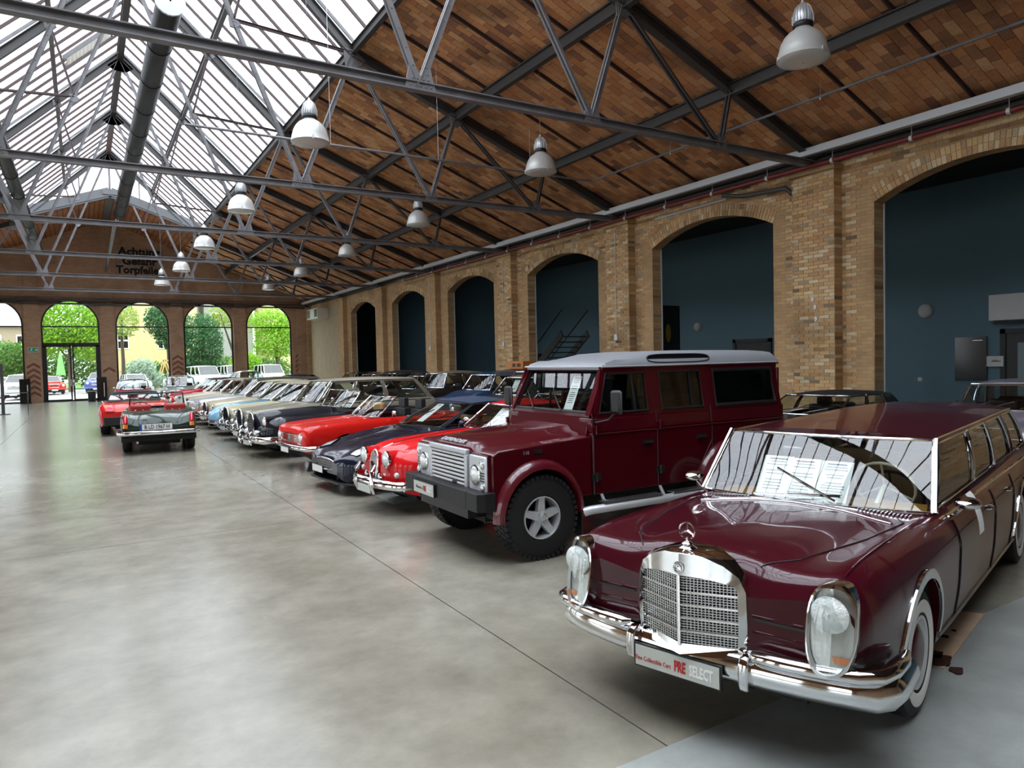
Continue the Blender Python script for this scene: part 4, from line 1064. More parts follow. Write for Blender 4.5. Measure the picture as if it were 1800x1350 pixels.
# ================================================================= the maroon limousine (nearest)
paint('maroon',(.046,.0018,.007),rough=.3); paint('maroon_lr',(.062,.0020,.006),rough=.3)
def PR(parent_txt=None): return None
PRESEL=lambda s: [('PRE',.085*s,-.045*s+.0,0,'red_print',dict(sx=.62,bold=.003,shear=.1)),('SELECT',.085*s,-.155*s,-.004*s,'white_print',dict(sx=.62,bold=.003,shear=.1))]
def limo():
    car=carroot('limousine','long maroon chrome-trimmed classic limousine with whitewall tyres and a tall grille, nearest to the camera',2.60,2.579,16.2)
    L=6.5; ks=[(0,.80,.76,.28,.80,.56,.62,.72,.50,.66),(.04,.90,.85,.36,.88,.655,.64,.79,.50,.72),(.12,.95,.90,.42,.915,.69,.66,.82,.48,.76),(.4,.972,.915,.50,.935,.70,.66,.845,.30,.80),(.9,.975,.92,.54,.935,.71,.67,.855,.26,.81),
        (1.4,.955,.92,.58,.93,.73,.68,.855,.25,.81),(1.8,.93,.92,.60,.925,.75,.68,.855,.24,.81),(3,.92,.92,.6,.925,.76,.68,.855,.24,.81),(5,.94,.94,.6,.945,.75,.68,.85,.24,.81),(5.9,.93,.92,.5,.935,.72,.68,.83,.28,.79),(6.35,.87,.86,.45,.88,.68,.64,.78,.34,.74),(6.5,.72,.70,.4,.72,.6,.6,.70,.42,.66)]
    b=Body(ks,[(.92,.34,.385),(4.5,.34,.385)],L); b.build('body','maroon',car,cab=(1.62,5.3),step=.07)
    chassis(car,b,.25,6.2,.78,.20,.45)
    for x in (.92,4.5):
        for s in (-1,1): well(car,x,.80,.34,.39,s)
    wheels(car,.92,4.5,.725,.335,.20,style='disc',body='maroon',white=True,rim=.58)
    # chrome arch trim and sill trim
    for x in (.92,4.5):
        mb=MB(); A=[]; 
        for k in range(25):
            a=PI*1.02*(k/24)-.03; xx=x+.392*math.cos(a); zz=.34+.392*math.sin(a); A.append((xx,zz))
        rows=[[(xx+(xx-x)*q,-(b.y_at(xx,zz)+o),zz+(zz-.34)*q) for (q,o) in ((-.012,-.03),(-.012,.012),(.05,.016),(.115,.010),(.12,-.005))] for xx,zz in A]
        mb.grid(rows); mb.obj('arch_trim','chrome',car,smooth=60)
    mb=MB(); mb.tube(side_line(b,1.35,4.1,.29,.29),.012,6); mb.obj('sill_trim','chrome_dull',car)
    seam(car,side_line(b,.25,5.9,.80,.80,40,off=.002),.004)
    # bonnet shut line, scuttle
    for s in (-1,1): seam(car,top_line(b,[(.08,.33),(.25,.46),(.8,.60),(1.30,.66),(1.42,.60)],8,sgn=s),.007)
    pts=[(1.42-.16*(1-(y/.6)**2)*0+.10*(1-(y/.6)**2),y) for y in [-.6+1.2*k/12 for k in range(13)]]
    seam(car,[(x-.16,y,b.z_at(x-.16,y)+.004) for x,y in pts],.007,'bonnet_edge','chrome_dull')
    for s in (-1,1):
        mb=MB(); 
        for k in range(14): 
            y=s*(.36+.022*k); x=1.50; mb.beam((x-.03,y,b.z_at(x-.03,y)+.008),(x+.03,y,b.z_at(x+.03,y)+.008),.006,.008)
        mb.obj('vent_grille','chrome_dull',car)
    for x in (1.78,3.02,3.90,5.0): seam(car,side_line(b,x,x,.88,.28),.008)
    for x in (2.75,3.62): handle(car,b,x,.80)
    # fender-top crease
    for s in (-1,1): mb=MB(); mb.tube([(x,s*.705,b.z_at(x,.705)+.001) for x in [.12+.1*k for k in range(16)]],.006,5); mb.obj('wing_crease','maroon',car,smooth=60)
    # interior
    interior(car,1.62,5.28,.78,.36,.93,m='leather_tan',dash='wood',seat='leather_tan',sx=[2.75,4.7],sy=.36,steer=1)
    mb=MB(); mb.box(3.2,3.26,-.6,.6,.5,1.1); mb.obj('partition','leather_tan',car)
    steering(car,2.05,-.36,1.0,.19,'cream',.010)
    mb=MB(); mb.lathe([(.003,-.04),(.05,-.035),(.085,-.01),(.09,.02),(.08,.04),(.003,.06)],c=(1.93,.10,1.20),ax=(0,0,1),n=20,ell=(1,1)); mb.tube([(1.93,.10,1.2),(1.95,.1,.95)],.01,5)
    # greenhouse
    greenhouse(car,(1.60,.74,.94),(1.95,.675,1.345),(5.1,.665,1.345),(5.65,.72,.955),'maroon',bw=.13,rw=.12,crown=.085,bow=.0,segs=((.015,.315),(.33,.535),(.55,.76),(.80,.97)),frame='chrome',fr=.011,sideglass='glass_side')
    mb=MB(); 
    for s in (-1,1): mb.tube([(1.60,s*.755,.94),(1.95,s*.69,1.35)],.017,6); 
    mb.obj('windscreen_pillar_trim','chrome',car)
    mb=MB(); mb.tube(side_line(b,1.7,5.6,.905,.905,20),.012,6); mb.obj('belt_trim','chrome',car)
    wipers(car,[((1.47,-.22,.975),(1.62,.12,1.09)),((1.44,.30,.975),(1.50,-.12,.995))])
    # grille shell
    X=lambda y,z=0:-.115+.36*abs(y)
    g=MB(); out=[(-.30,.45),(-.305,.62),(-.30,.79),(-.27,.86),(-.2,.912),(-.1,.948),(0,.958),(.1,.948),(.2,.912),(.27,.86),(.30,.79),(.305,.62),(.30,.45)]
    inn=[(-.262,.495),(-.265,.62),(-.262,.78),(-.25,.808),(-.19,.822),(-.1,.835),(0,.84),(.1,.835),(.19,.822),(.25,.808),(.262,.78),(.265,.62),(.262,.495)]
    R0=[(X(y)+.20,y*.99,z-.0) for y,z in out]; R1=[(X(y)+.03,y*1.01,z+.004) for y,z in out]; R2=[(X(y)-.005,y*.985,z-.010) for y,z in out]; R3=[(X(y)-.012,y,z) for y,z in inn]; R4=[(X(y)+.02,y*.985,z-.006) for y,z in inn]
    g.grid([R0,R1,R2,R3,R4]); G=g.obj('radiator_grille','chrome',car,smooth=35)
    g=MB()
    for s in (-1,1): g.add([(X(0)-.012,0,.445),(X(.3)-.01,s*.30,.45),(X(.3)+.0,s*.262,.497),(X(0)+.0,0,.497),(X(0)+.1,0,.44),(X(.3)+.1,s*.3,.44)],[(0,1,2,3),(0,4,5,1)])
    g.obj('lower_lip','chrome',G)
    g=MB()
    for s in (-1,1): g.add([(X(0)+.035,0,.48),(X(.27)+.035,s*.27,.48),(X(.27)+.035,s*.27,.82),(X(0)+.035,0,.85)],[(0,1,2,3)])
    g.obj('mesh_backing','under',G)
    g=MB()
    for s in (-1,1):
        for k in range(16): y=s*(.012+.0165*k); g.beam((X(y)+.012,y,.495),(X(y)+.012,y,.83-.03*(abs(y)/.26)**2),.0045,.006,up=(1,0,0))
        for k in range(26): z=.505+.0128*k; g.beam((X(0)+.008,0,z),(X(.262)+.008,s*.262,z),.004,.006,up=(1,0,0))
    g.obj('grille_mesh','chrome_dull',G)
    g=MB()
    for s in (-1,1):
        for k in range(1,5): z=.495+.066*k; g.beam((X(0)-.002,0,z),(X(.262)-.002,s*.262,z),.009,.010,up=(1,0,0))
    g.beam((X(0)-.006,0,.49),(X(0)-.006,0,.84),.014,.012,up=(1,0,0)); g.obj('main_bars','chrome',G)
    def star(parent,c,r,up=Vector((0,0,1)),nm='star_emblem',t=.005):
        g=MB(); c=Vector(c); u=Vector((0,1,0)); g.tube([c+u*r*math.sin(2*PI*k/24)+up*r*math.cos(2*PI*k/24) for k in range(24)],t,6,closed=True)
        for k in range(3):
            a=2*PI*k/3; g.tube([c,c+u*r*math.sin(a)+up*r*math.cos(a)],t*.9,4,rs=[t*1.3,t*.5])
        return g.obj(nm,'chrome',parent,smooth=50)
    star(G,(-.03,0,1.045),.042); g=MB(); g.lathe([(.05,-.01),(.05,0),(.035,.012),(.022,.018),(.03,.026),(.02,.034),(.006,.04),(.005,.055)],c=(-.03,0,.955),n=20); g.obj('emblem_base','chrome',G,smooth=50)
    e=MB(); e.lathe([(.030,0),(.030,.006),(.026,.008),(.002,.008)],c=(X(0)-.005,0,.878),ax=(-1,0,.2),n=20); E_o=e.obj('badge','chrome_dull',G,smooth=50); star(E_o,(X(0)-.018,0,.880),.021,nm='badge_star',t=.003)
    # stacked headlamps
    for s in (-1,1):
        c=Vector((-.03,s*.690,.705)); rx,rz=.092,.182; 
        def P(th,q,dx): 
            cc,ss=math.cos(th),math.sin(th); e=2.6; rr_=(abs(cc)**e+abs(ss)**e)**(-1/e); y=cc*rr_*rx*q; z=ss*rr_*rz*q; return (c.x+dx+.05*max(0,y*s/rx)+.035*z/rz, c.y+y, c.z+z)
        N=36; th=[2*PI*k/N for k in range(N)]
        h=MB(); h.grid([[P(t,1.02,.20) for t in th],[P(t,1.09,.0) for t in th],[P(t,1.08,-.025) for t in th],[P(t,1.0,-.028) for t in th],[P(t,.97,.0) for t in th]],closed=True)
        H=h.obj('headlamp_unit','chrome',car,smooth=50)
        q=MB(); q.grid([[P(t,.99,.012) for t in th],[P(t,.01,.015) for t in th]],closed=True); q.obj('lamp_backing','lamp_inner',H)
        q=MB(); q.lathe([(.072,-.004),(.066,.004),(.045,-.014),(.004,-.02)],c=(c.x+.005,c.y,c.z+.065),ax=(-1,0,0),n=24); q.lathe([(.016,0),(.015,.02),(.002,.026)],c=(c.x+.01,c.y,c.z+.065),ax=(-1,0,0),n=12); q.obj('main_reflector','chrome',H,smooth=60)
        q=MB(); q.lathe([(.082,0),(.07,.006),(.03,.012),(.002,.013)],c=(c.x-.010,c.y,c.z+.07),ax=(-1,0,0),n=24); q.obj('fluted_lens','lens',H,smooth=60)
        q=MB(); q.grid([[(c.x+.004-.01*(1-(2*k/8-1)**2),c.y+(2*k/8-1)*rx*.82,c.z+z) for k in range(9)] for z in (-.142,-.112)]); q.obj('indicator','amber',H)
        q=MB(); q.grid([[P(t,.985,-.028) for t in th],[P(t,.8,-.048) for t in th],[P(t,.45,-.058) for t in th],[P(t,.01,-.060) for t in th]],closed=True); q.obj('lens_cover','glass_clear',H,smooth=60)
    # slots beside the grille
    for s in (-1,1):
        mb=MB(); mb.box(-.004,.03,s*.33 if s>0 else -.57,.57 if s>0 else -.33,.655,.668); mb.obj('air_slot','black',car)
        for z in (.675,.60):
            mb=MB(); mb.tube([(.01,s*(.32+.04*k),z) for k in range(7)],.014,6); mb.obj('pressed_rib','maroon',car,smooth=60)
    # bumpers
    B=bumper(car,b,.02,.44,.408,.165,.065,y=.865,vee=.03,curve=.09)
    for s in (-1,1):
        mb=MB(); pts=[(-.05,s*.33),(-.075,s*.37),(-.07,s*.5),(-.045,s*.65),(.0,s*.79),(.06,s*.86),(.16,s*.89),(.28,s*.895),(.42,s*.885)]
        mb.tube([(x,y,.515) for x,y in pts],.034,10,rs=[.012,.03,.034,.034,.034,.034,.032,.03,.012],up=(0,0,1),flat=1.3); mb.obj('upper_bumper_bar','chrome',B,smooth=60)
        mb=MB(); y0,y1=sorted((s*.285,s*.335)); mb.prism([(-.02,y0,.50),(-.075,y0,.495),(-.098,y0,.46),(-.098,y0,.37),(-.088,y0,.335),(-.05,y0,.325),(-.02,y0,.34)],(0,y1-y0,0)); mb.obj('overrider','chrome',B,bevel=.012,smooth=40)
    pl=plate(car,-.085,.365,w=.47,h=.105,y=.04)
    f_=-.085-.013
    place_text('Fine Collectible Cars',.034,(f_,.17,.352),(0,-1,0),(0,0,1),'slogan','red_print',pl,depth=.0008,sx=.72,align='CENTER')
    place_text('PRE',.075,(f_,.048,.362),(0,-1,0),(0,0,1),'red_wordmark','red_print',pl,depth=.0008,sx=.52,bold=.003,align='LEFT')
    place_text('SELECT',.075,(f_,-.036,.362),(0,-1,0),(0,0,1),'white_wordmark','white_print',pl,depth=.0008,sx=.52,bold=.003,align='LEFT')
    # door mirror
    for s in (-1,1):
        mb=MB(); mb.tube([(1.74,s*.80,.90),(1.73,s*.84,.93),(1.72,s*.87,.965)],.010,6); mo=mb.obj('door_mirror','chrome',car)
        mb=MB(); mb.lathe([(.052,.03),(.056,.015),(.05,-.02),(.028,-.06),(.004,-.075)],c=(1.72,s*.90,1.0),ax=(1,0,0),n=16,ell=(1.35,.7)); mb.obj('mirror_shell','chrome',mo,smooth=50)
    return car,b
MT['glass_side']=glass_mat('smoked_glass',(.22,.23,.22))
MT['lamp_inner']=mat('lamp_inner',(.66,.67,.63),.3,.3,bump=(60,.15))
LIMO,LB=limo()
def loc2w(car_xy,deg,p):
    a=math.radians(deg); return (car_xy[0]+p[0]*math.cos(a)-p[1]*math.sin(a), car_xy[1]+p[0]*math.sin(a)+p[1]*math.cos(a), p[2])
def sheet(label, xy, deg, c, w, h, lean, yaw=0, lines=8, red=False, group=None, curl=0, name='paper_sheet'):
    """upright sheet facing -x of a car frame; c = bottom centre local"""
    o=empty(name, loc2w(xy,deg,c), math.radians(deg+yaw)); tag(o,label,'paper',group)
    mb=MB(); N=8; rows=[[(lean*k/N*h + curl*math.sin(PI*k/N), -w/2+w*j/2, h*k/N) for j in range(3)] for k in range(N+1)]; mb.grid(rows)
    p_=mb.obj('sheet','paper',o,smooth=60)
    mb=MB()
    for i in range(lines):
        z=h*(.86-.72*i/lines); ww=w*random.uniform(.22,.38)
        if i in (2,5): continue
        x=lean*z+curl*math.sin(PI*z/h)-.003
        mb.box(x-.0015,x,-ww,ww,z,z+h*.013)
    mb.obj('printed_lines','ink' ,o)
    mb=MB(); z=h*.92; x=lean*z-.003; mb.box(x-.0015,x,-w*.3,w*.3,z,z+h*.028); mb.obj('heading','red_print' if red else 'ink',o)
    return o
lx,ld=(2.60,2.579),16.2
sheet('white price sheet with small print in the maroon limousine windscreen, left of three',lx,ld,(1.66,.29,.91),.21,.27,.80,lines=10)
sheet('white sheet with a red heading in the maroon limousine windscreen, middle of three',lx,ld,(1.62,.085,.91),.21,.27,.80,red=True,lines=10)
sheet('white printed sheet in the maroon limousine windscreen, right of three, beside the steering wheel',lx,ld,(1.63,-.125,.905),.21,.27,.80,lines=12)
# curled paper hanging at the mirror
o=empty('paper_strip',loc2w(lx,ld,(2.02,-.83,.985)),math.radians(ld)); tag(o,'curled white paper strip hanging down from the limousine window behind its mirror','paper')
mb=MB(); rows=[[(.00+a*.15+.02*k/8, -.02-.075*math.sin(PI*.5*k/8)-.0, .03-.25*(k/8)**1.3) for a in (-.5,0,.5)] for k in range(9)]; mb.grid(rows); mb.obj('sheet','paper',o,smooth=60)
# cardboard with oil stains under the limousine
mb=MB(); q=[loc2w(lx,ld,p) for p in ((1.60,-.80,.006),(1.66,-.62,.006),(2.74,-.63,.006),(2.80,-.82,.006))]; mb.prism([(p[0],p[1],.004) for p in q][::-1],(0,0,.006))
cb=mb.obj('cardboard_sheet',mat('cardboard',(.50,.36,.24),.85,noise=(6,(.42,.29,.19),.8))); tag(cb,'flat brown cardboard sheet with oil stains on the floor behind the limousine wheel','cardboard')
MT['oil']=mat('oil_stain',(.06,.03,.02),.25)
for (cx,cy,r) in ((1.72,-.74,.10),(1.80,-.70,.07),(2.15,-.70,.03),(2.3,-.72,.02),(1.62,-.86,.05)):
    p=loc2w(lx,ld,(cx,cy,.0108)); vs=[(p[0]+r*(1+.25*math.sin(3*a+cx*9))*math.cos(a),p[1]+r*.8*(1+.2*math.sin(2*a))*math.sin(a),.0112) for a in [2*PI*k/20 for k in range(20)]]; mb=MB(); mb.add(vs,[tuple(range(20))]); mb.obj('oil_stain',MT['oil'],cb)

# ================================================================= the tall silver-roofed off-roader
def offroad():
    X0,Y0,D=3.09,6.50,-.4
    car=carroot('off_road_wagon','tall maroon off-road station wagon with silver roof, silver slatted grille and alloy wheels',X0,Y0,D)
    car.scale=(.93,1,1)
    FX,RX,WZ,R=.68,3.47,.405,.475
    def arc(x,n=14): return [(x+R*math.cos(PI-PI*k/n),WZ+R*math.sin(PI-PI*k/n)) for k in range(n+1)]
    # side: front wing and tub with arches
    for s in (-1,1):
        y0,y1=s*.50,s*.835
        A=[p for p in arc(FX)]
        wing=[(.13,.62),(.13,1.03),(.20,1.075),(1.36,1.135),(1.36,.54),(FX+R+.03,.54)]+[(x,max(z,.54)) for x,z in A[::-1] if z>.5]+[(FX-R-.0,.58)]
        mb=MB(); mb.prism([(x,y0,z) for x,z in wing],(0,y1-y0,0)); mb.obj('front_wing','maroon_lr',car,bevel=.022,smooth=35)
        A=arc(RX); tub=[(1.38,.54),(1.38,1.16),(4.50,1.16),(4.50,.60),(RX+R+.02,.60)]+[(x,max(z,.54)) for x,z in A[::-1] if z>.5]+[(RX-R-.03,.54)]
        mb=MB(); mb.prism([(x,s*.60,z) for x,z in tub],(0,s*.235,0)); mb.obj('body_side','maroon_lr',car,bevel=.012,smooth=35)
        mb=MB(); mb.prism([(1.38,s*.60,1.16),(1.38,s*.835,1.16),(1.38,s*.815,1.31),(1.38,s*.60,1.31)],(3.12,0,0)); mb.obj('waist_panel','maroon_lr',car,bevel=.015,smooth=35)
        # upper side with window openings
        Yz=lambda z: s*(.812-(z-1.31)*.15)
        def slab(x0,x1,z0,z1,x0t=None,x1t=None,t=.03):
            a=[(x0,Yz(z0),z0),(x1,Yz(z0),z0),(x1t if x1t is not None else x1,Yz(z1),z1),(x0t if x0t is not None else x0,Yz(z1),z1)]; m2.prism(a,(0,-s*t,0))
        m2=MB(); slab(1.44,4.50,1.31,1.36,1.455,4.49); slab(1.60,4.46,1.755,1.83); slab(1.44,1.50,1.36,1.83,1.59,1.66)
        for a,c in ((2.20,2.42),(3.08,3.30),(4.37,4.49)): slab(a,c,1.36,1.755,a,c-.0 if c<4.4 else 4.46)
        m2.obj('window_panel','maroon_lr',car,smooth=30)
        for i,(a,c,at) in enumerate(((1.50,2.20,1.64),(2.42,3.08,2.42),(3.30,4.37,3.30))):
            q=[(a,1.36),(c,1.36),(c,1.755),(at,1.755)]; m2=MB(); m2.add([(x,Yz(z)-s*.012,z) for x,z in q],[(0,1,2,3)]); g=m2.obj('side_window','glass_dark' if i else 'glass_dark2',car)
            m2=MB(); m2.tube([(x,Yz(z)+s*.002,z) for x,z in q],.014 if i<2 else .022,5,closed=True); m2.obj('window_seal','black',g)
            if i<2: m2=MB(); xm=a+(c-a)*.74; m2.beam((xm,Yz(1.37),1.37),(xm,Yz(1.75),1.75),.02,.02); m2.obj('window_divider','black',g)
        # doors: seams, hinges, handles
        for x in (1.39,2.31,3.19): seam(car,[(x,s*.838,.56),(x,s*.838,1.15),(x,s*.822,1.30),(x+.005,Yz(1.36)+s*.003,1.36)],.012)
        seam(car,[(3.19,s*.838,.98),(3.02,s*.838,.75),(2.90,s*.838,.56)],.008)
        for x in (1.42,2.34):
            for z in (1.20,.72): m2=MB(); m2.box(x-.06,x+.05,min(s*.83,s*.86),max(s*.83,s*.86),z-.035,z+.035); m2.tube([(x-.005,s*.862,z-.045),(x-.005,s*.862,z+.045)],.013,6); m2.obj('door_hinge','maroon_lr' if z>1 else 'black',car)
        for x in (2.17,3.02): m2=MB(); m2.box(x-.09,x+.07,min(s*.835,s*.85),max(s*.835,s*.85),1.0,1.05); m2.tube([(x-.08,s*.865,1.025),(x+.04,s*.865,1.025)],.011,6); m2.obj('door_handle','black',car)
        m2=MB(); m2.tube([(1.38,s*.84,1.155),(4.49,s*.84,1.155)],.010,6); m2.obj('waist_rail','maroon_lr',car,smooth=60)
        # flares
        for xx in (FX,RX):
            rows=[]
            for k in range(21):
                a=PI-PI*1.0*k/20; ca,sa=math.cos(a),math.sin(a); e=.0
                rows.append([(xx+ca*r_,s*yy,WZ+sa*r_) for r_,yy in ((R+.085,.834),(R+.075,.87),(R+.04,.905),(R-.005,.915),(R-.012,.84))])
            m2=MB(); m2.grid(rows)
            m2.obj('wheel_arch_flare','maroon_lr2',car,smooth=50)
            well(car,xx,.82,WZ,R-.005,s,.30,zl=.44)
        # mirror, side step, mud flap
        m2=MB(); m2.box(1.50,1.56,min(s*.97,s*1.13),max(s*.97,s*1.13),1.36,1.60); mo=m2.obj('door_mirror','black',car,bevel=.03,smooth=40); m2=MB(); m2.tube([(1.42,s*.83,1.27),(1.50,s*.95,1.30),(1.53,s*1.03,1.38)],.011,6); m2.obj('mirror_arm','black',mo)
        m2=MB(); m2.tube([(1.20,s*.90,.40),(1.24,s*.94,.42),(3.0,s*.94,.42),(3.04,s*.90,.40)],.045,12); st=m2.obj('side_step','alu',car,smooth=60)
        m2=MB(); m2.box(1.42,2.25,min(s*.86,s*.97),max(s*.86,s*.97),.468,.482)
        for k in range(24): m2.box(1.44+.034*k,1.452+.034*k,min(s*.87,s*.96),max(s*.87,s*.96),.482,.488)
        m2.obj('tread_plate','chrome_dull',st); m2=MB(); m2.box(2.42,2.9,min(s*.86,s*.97),max(s*.86,s*.97),.468,.482); m2.obj('tread_plate','chrome_dull',st)
        for x in (1.5,2.35): m2=MB(); m2.tube([(x,s*.90,.42),(x,s*.80,.56)],.018,6); m2.obj('step_bracket','alu',st)
        m2=MB(); m2.box(FX+R+.02,FX+R+.035,min(s*.62,s*.88),max(s*.62,s*.88),.16,.56); m2.obj('mud_flap','black',car)
        m2=MB(); m2.box(.62,.72,min(s*.835,s*.845),max(s*.835,s*.845),1.02,1.055); m2.obj('wing_vent','black',car)
        place_text('110',.05,(.52,s*.846,1.035),(s*-1 if s>0 else 1,0,0),(0,0,1),'lettering','alu',car,depth=.001)
    # bonnet
    b0=[(.10,0),(1.38,0)]
    rows=[]
    for t in [0,.02,.06,.15,.35,.6,.85,1]:
        x=.11+1.27*t; zc=1.115+.115*t**.8 - (.05*(1-t*25) if t<.04 else 0); row=[]
        for y in (-.66,-.62,-.50,-.42,-.2,0,.2,.42,.50,.62,.66):
            z=zc-(.0 if abs(y)<.43 else .045 if abs(y)<.55 else .06)-(.05 if abs(y)>.64 else 0)-.012*(y/.6)**2; row.append((x,y,z))
        rows.append(row)
    rows=[[(rows[0][0][0]-.0,p[1],p[2]-.09) for p in rows[0]]]+rows
    m2=MB(); m2.grid(rows); bo=m2.obj('bonnet','maroon_lr',car,smooth=45)
    place_text('DEFENDER',.088,(.155,0,1.118),(0,-1,0),(1,0,.30),'lettering','alu',bo,depth=.004,sx=1.25,bold=.002)
    # bulkhead below the windscreen + windscreen
    m2=MB(); m2.prism([(1.34,-.76,1.12),(1.40,-.76,1.34),(1.50,-.76,1.34),(1.50,-.76,1.12)],(0,1.52,0)); m2.obj('bulkhead','maroon_lr',car,bevel=.01,smooth=30)
    a0,a1=(1.43,.70,1.36),(1.66,.66,1.80)
    q=[(a0[0],-a0[1],a0[2]),(a0[0],a0[1],a0[2]),(a1[0],a1[1],a1[2]),(a1[0],-a1[1],a1[2])]
    m2=MB(); m2.add(q,[(0,1,2,3)]); w_=m2.obj('windscreen','glass',car)
    m2=MB(); m2.tube(q,.022,6,closed=True); m2.obj('windscreen_seal','black',w_)
    m2=MB(); d_=(Vector(q[3])-Vector(q[0])).normalized()
    for s in (-1,1): m2.beam((1.41,s*.745,1.33),(1.65,s*.70,1.82),.07,.06)
    m2.beam((1.42,-.76,1.335),(1.42,.76,1.335),.05,.04); m2.obj('windscreen_frame','maroon_lr',car)
    m2=MB()
    for k in range(6): y=-.6+.24*k; m2.beam((1.72,y,1.66),(1.78,y,1.79),.012,.012)
    m2.obj('header_rail_bars','black',car)
    wipers(car,[((1.40,-.25,1.37),(1.50,-.02,1.50)),((1.40,.30,1.37),(1.50,.52,1.50))],'black')
    # roof
    rows=[]; xs=[1.60,1.66,1.80,2.05,2.30,3.4,4.2,4.48,4.54]; zs_=[1.82,1.865,1.90,1.925,1.975,1.985,1.98,1.965,1.86]
    for x,z in zip(xs,zs_): 
        e=.03 if x<2.1 else .075
        rows.append([(x,-.735,1.815),(x,-.745,1.845),(x,-.72,min(z,1.90)),(x,-.66,z-e*.25),(x,-.55,z-.003),(x,0,z+.012),(x,.55,z-.003),(x,.66,z-e*.25),(x,.72,min(z,1.90)),(x,.745,1.845),(x,.735,1.815)])
    rows=[[(1.60,p[1],1.80) for p in rows[0]]]+rows+[[(4.54,p[1],1.80) for p in rows[0]]]
    m2=MB(); m2.grid(rows); ro=m2.obj('roof','roof_silver',car,smooth=40)
    m2=MB(); 
    for s in (-1,1): m2.tube([(1.6,s*.75,1.83),(4.52,s*.75,1.83)],.010,5)
    m2.tube([(1.6,-.75,1.83),(1.59,0,1.83),(1.6,.75,1.83)],.010,5); m2.obj('rain_gutter','alu',ro)
    for s in (-1,1):
        N=28; cx_,hx,hz=2.78,.50,.045; yv=lambda z:s*(.735-(z-1.84)*.38)
        O=[(cx_+hx*math.copysign(abs(math.cos(2*PI*k/N))**.45,math.cos(2*PI*k/N)),1.90+hz*math.copysign(abs(math.sin(2*PI*k/N))**.7,math.sin(2*PI*k/N))) for k in range(N)]
        m2=MB(); m2.add([(x,yv(z)+s*.008,z) for x,z in O],[tuple(range(N))]); r2=m2.obj('roof_window','blackgloss',car); m2=MB(); m2.tube([(x,yv(z)+s*.006,z) for x,z in O],.010,5,closed=True); m2.obj('window_seal','black',r2)
    m2=MB(); m2.box(4.46,4.52,-.82,.82,.56,1.31); m2.box(4.46,4.50,-.76,.76,1.31,1.36); m2.box(4.46,4.50,-.74,.74,1.76,1.82)
    for s in (-1,1): m2.box(4.46,4.50,min(s*.60,s*.78),max(s*.60,s*.78),1.36,1.76)
    m2.obj('rear_panel','maroon_lr',car,bevel=.01); m2=MB(); m2.box(4.475,4.48,-.6,.6,1.36,1.76); m2.obj('rear_window','glass_dark',car)
    # inside
    m2=MB(); m2.box(1.5,4.46,-.72,.72,.62,.66); m2.box(1.44,1.60,-.70,.70,.66,1.33); m2.obj('cabin_floor','black',car)
    steering(car,1.85,.36 if False else -.38,1.33,.2); steering(car,1.80,.40,1.33,.01)
    seats(car,[2.35,3.2],.38,.85,'leather_black',h=.60,head=True)
    # grille and lamp panels
    m2=MB(); m2.box(.10,.5,-.80,.80,.60,1.04); m2.obj('front_panel','maroon_lr',car)
    m2=MB(); 
    m2.box(.055,.11,-.43,.43,1.015,1.065); m2.box(.06,.11,-.43,-.375,.63,1.02); m2.box(.06,.11,.375,.43,.63,1.02); m2.box(.06,.11,-.43,.43,.60,.65); g=m2.obj('grille_surround','alu',car,bevel=.01,smooth=30)
    m2=MB(); m2.box(.10,.105,-.38,.38,.64,1.02); m2.obj('grille_backing','under',g)
    for k in range(9):
        z=.675+.040*k; m2=MB(); m2.prism([(.065,-.375,z-.009),(.060,-.375,z+.006),(.085,-.375,z+.014),(.088,-.375,z-.004)],(0,.75,0)); m2.obj('grille_slat','alu2',g)
    m2=MB(); m2.lathe([(.035,0),(.035,.008),(.002,.01)],c=(.062,-.17,.72),ax=(-1,0,0),n=20,ell=(1.3,.75)); m2.obj('oval_badge','black',g)
    for s in (-1,1):
        m2=MB(); m2.box(.075,.11,min(s*.455,s*.79),max(s*.455,s*.79),.655,1.025); p_=m2.obj('lamp_panel','alu',car,bevel=.018,smooth=40)
        headlamp(p_ if False else car,.075,s*.60,.84,.088)
        for zz,mm in ((.945,'lens'),(.735,'lens')):
            m2=MB(); m2.lathe([(.036,-.01),(.037,.012),(.030,.014)],c=(.072,s*.735,zz),ax=(-1,0,0),n=18); l_=m2.obj('side_lamp','chrome',car); m2=MB(); m2.lathe([(.031,.01),(.02,.02),(.002,.024)],c=(.072,s*.735,zz),ax=(-1,0,0),n=18); m2.obj('lens',mm,l_)
        for k in range(4): m2=MB(); m2.box(.070,.076,min(s*.70,s*.77),max(s*.70,s*.77),.79+.025*k,.80+.025*k); m2.obj('panel_slot','black',p_)
    # bumper
    m2=MB(); m2.box(-.06,.08,-.62,.62,.53,.70); m2.prism([(-.06,-.62,.53),(-.06,-.84,.53),(.02,-.87,.53),(.14,-.87,.53),(.14,-.62,.53)],(0,0,.17)); m2.prism([(-.06,.62,.53),(-.06,.84,.53),(.02,.87,.53),(.14,.87,.53),(.14,.62,.53)],(0,0,.17)); m2.obj('bumper','bumperblack',car,bevel=.006)
    m2=MB(); m2.box(.0,.25,-.55,.55,.42,.53)
    for k in range(8): pass
    m2.obj('lower_valance','black',car)
    pl=plate(car,-.078,.60,w=.50,h=.12,y=.30)
    place_text('Winners in',.048,(-.092,.40,.60),(0,-1,0),(0,0,1),'slogan','ink',pl,depth=.0008,sx=.8); place_text('PRE',.075,(-.092,.295,.60),(0,-1,0),(0,0,1),'red_wordmark','red_print',pl,depth=.0008,sx=.55,bold=.003,align='LEFT'); place_text('SELECT',.075,(-.092,.205,.60),(0,-1,0),(0,0,1),'white_wordmark','white_print',pl,depth=.0008,sx=.5,bold=.003,align='LEFT')
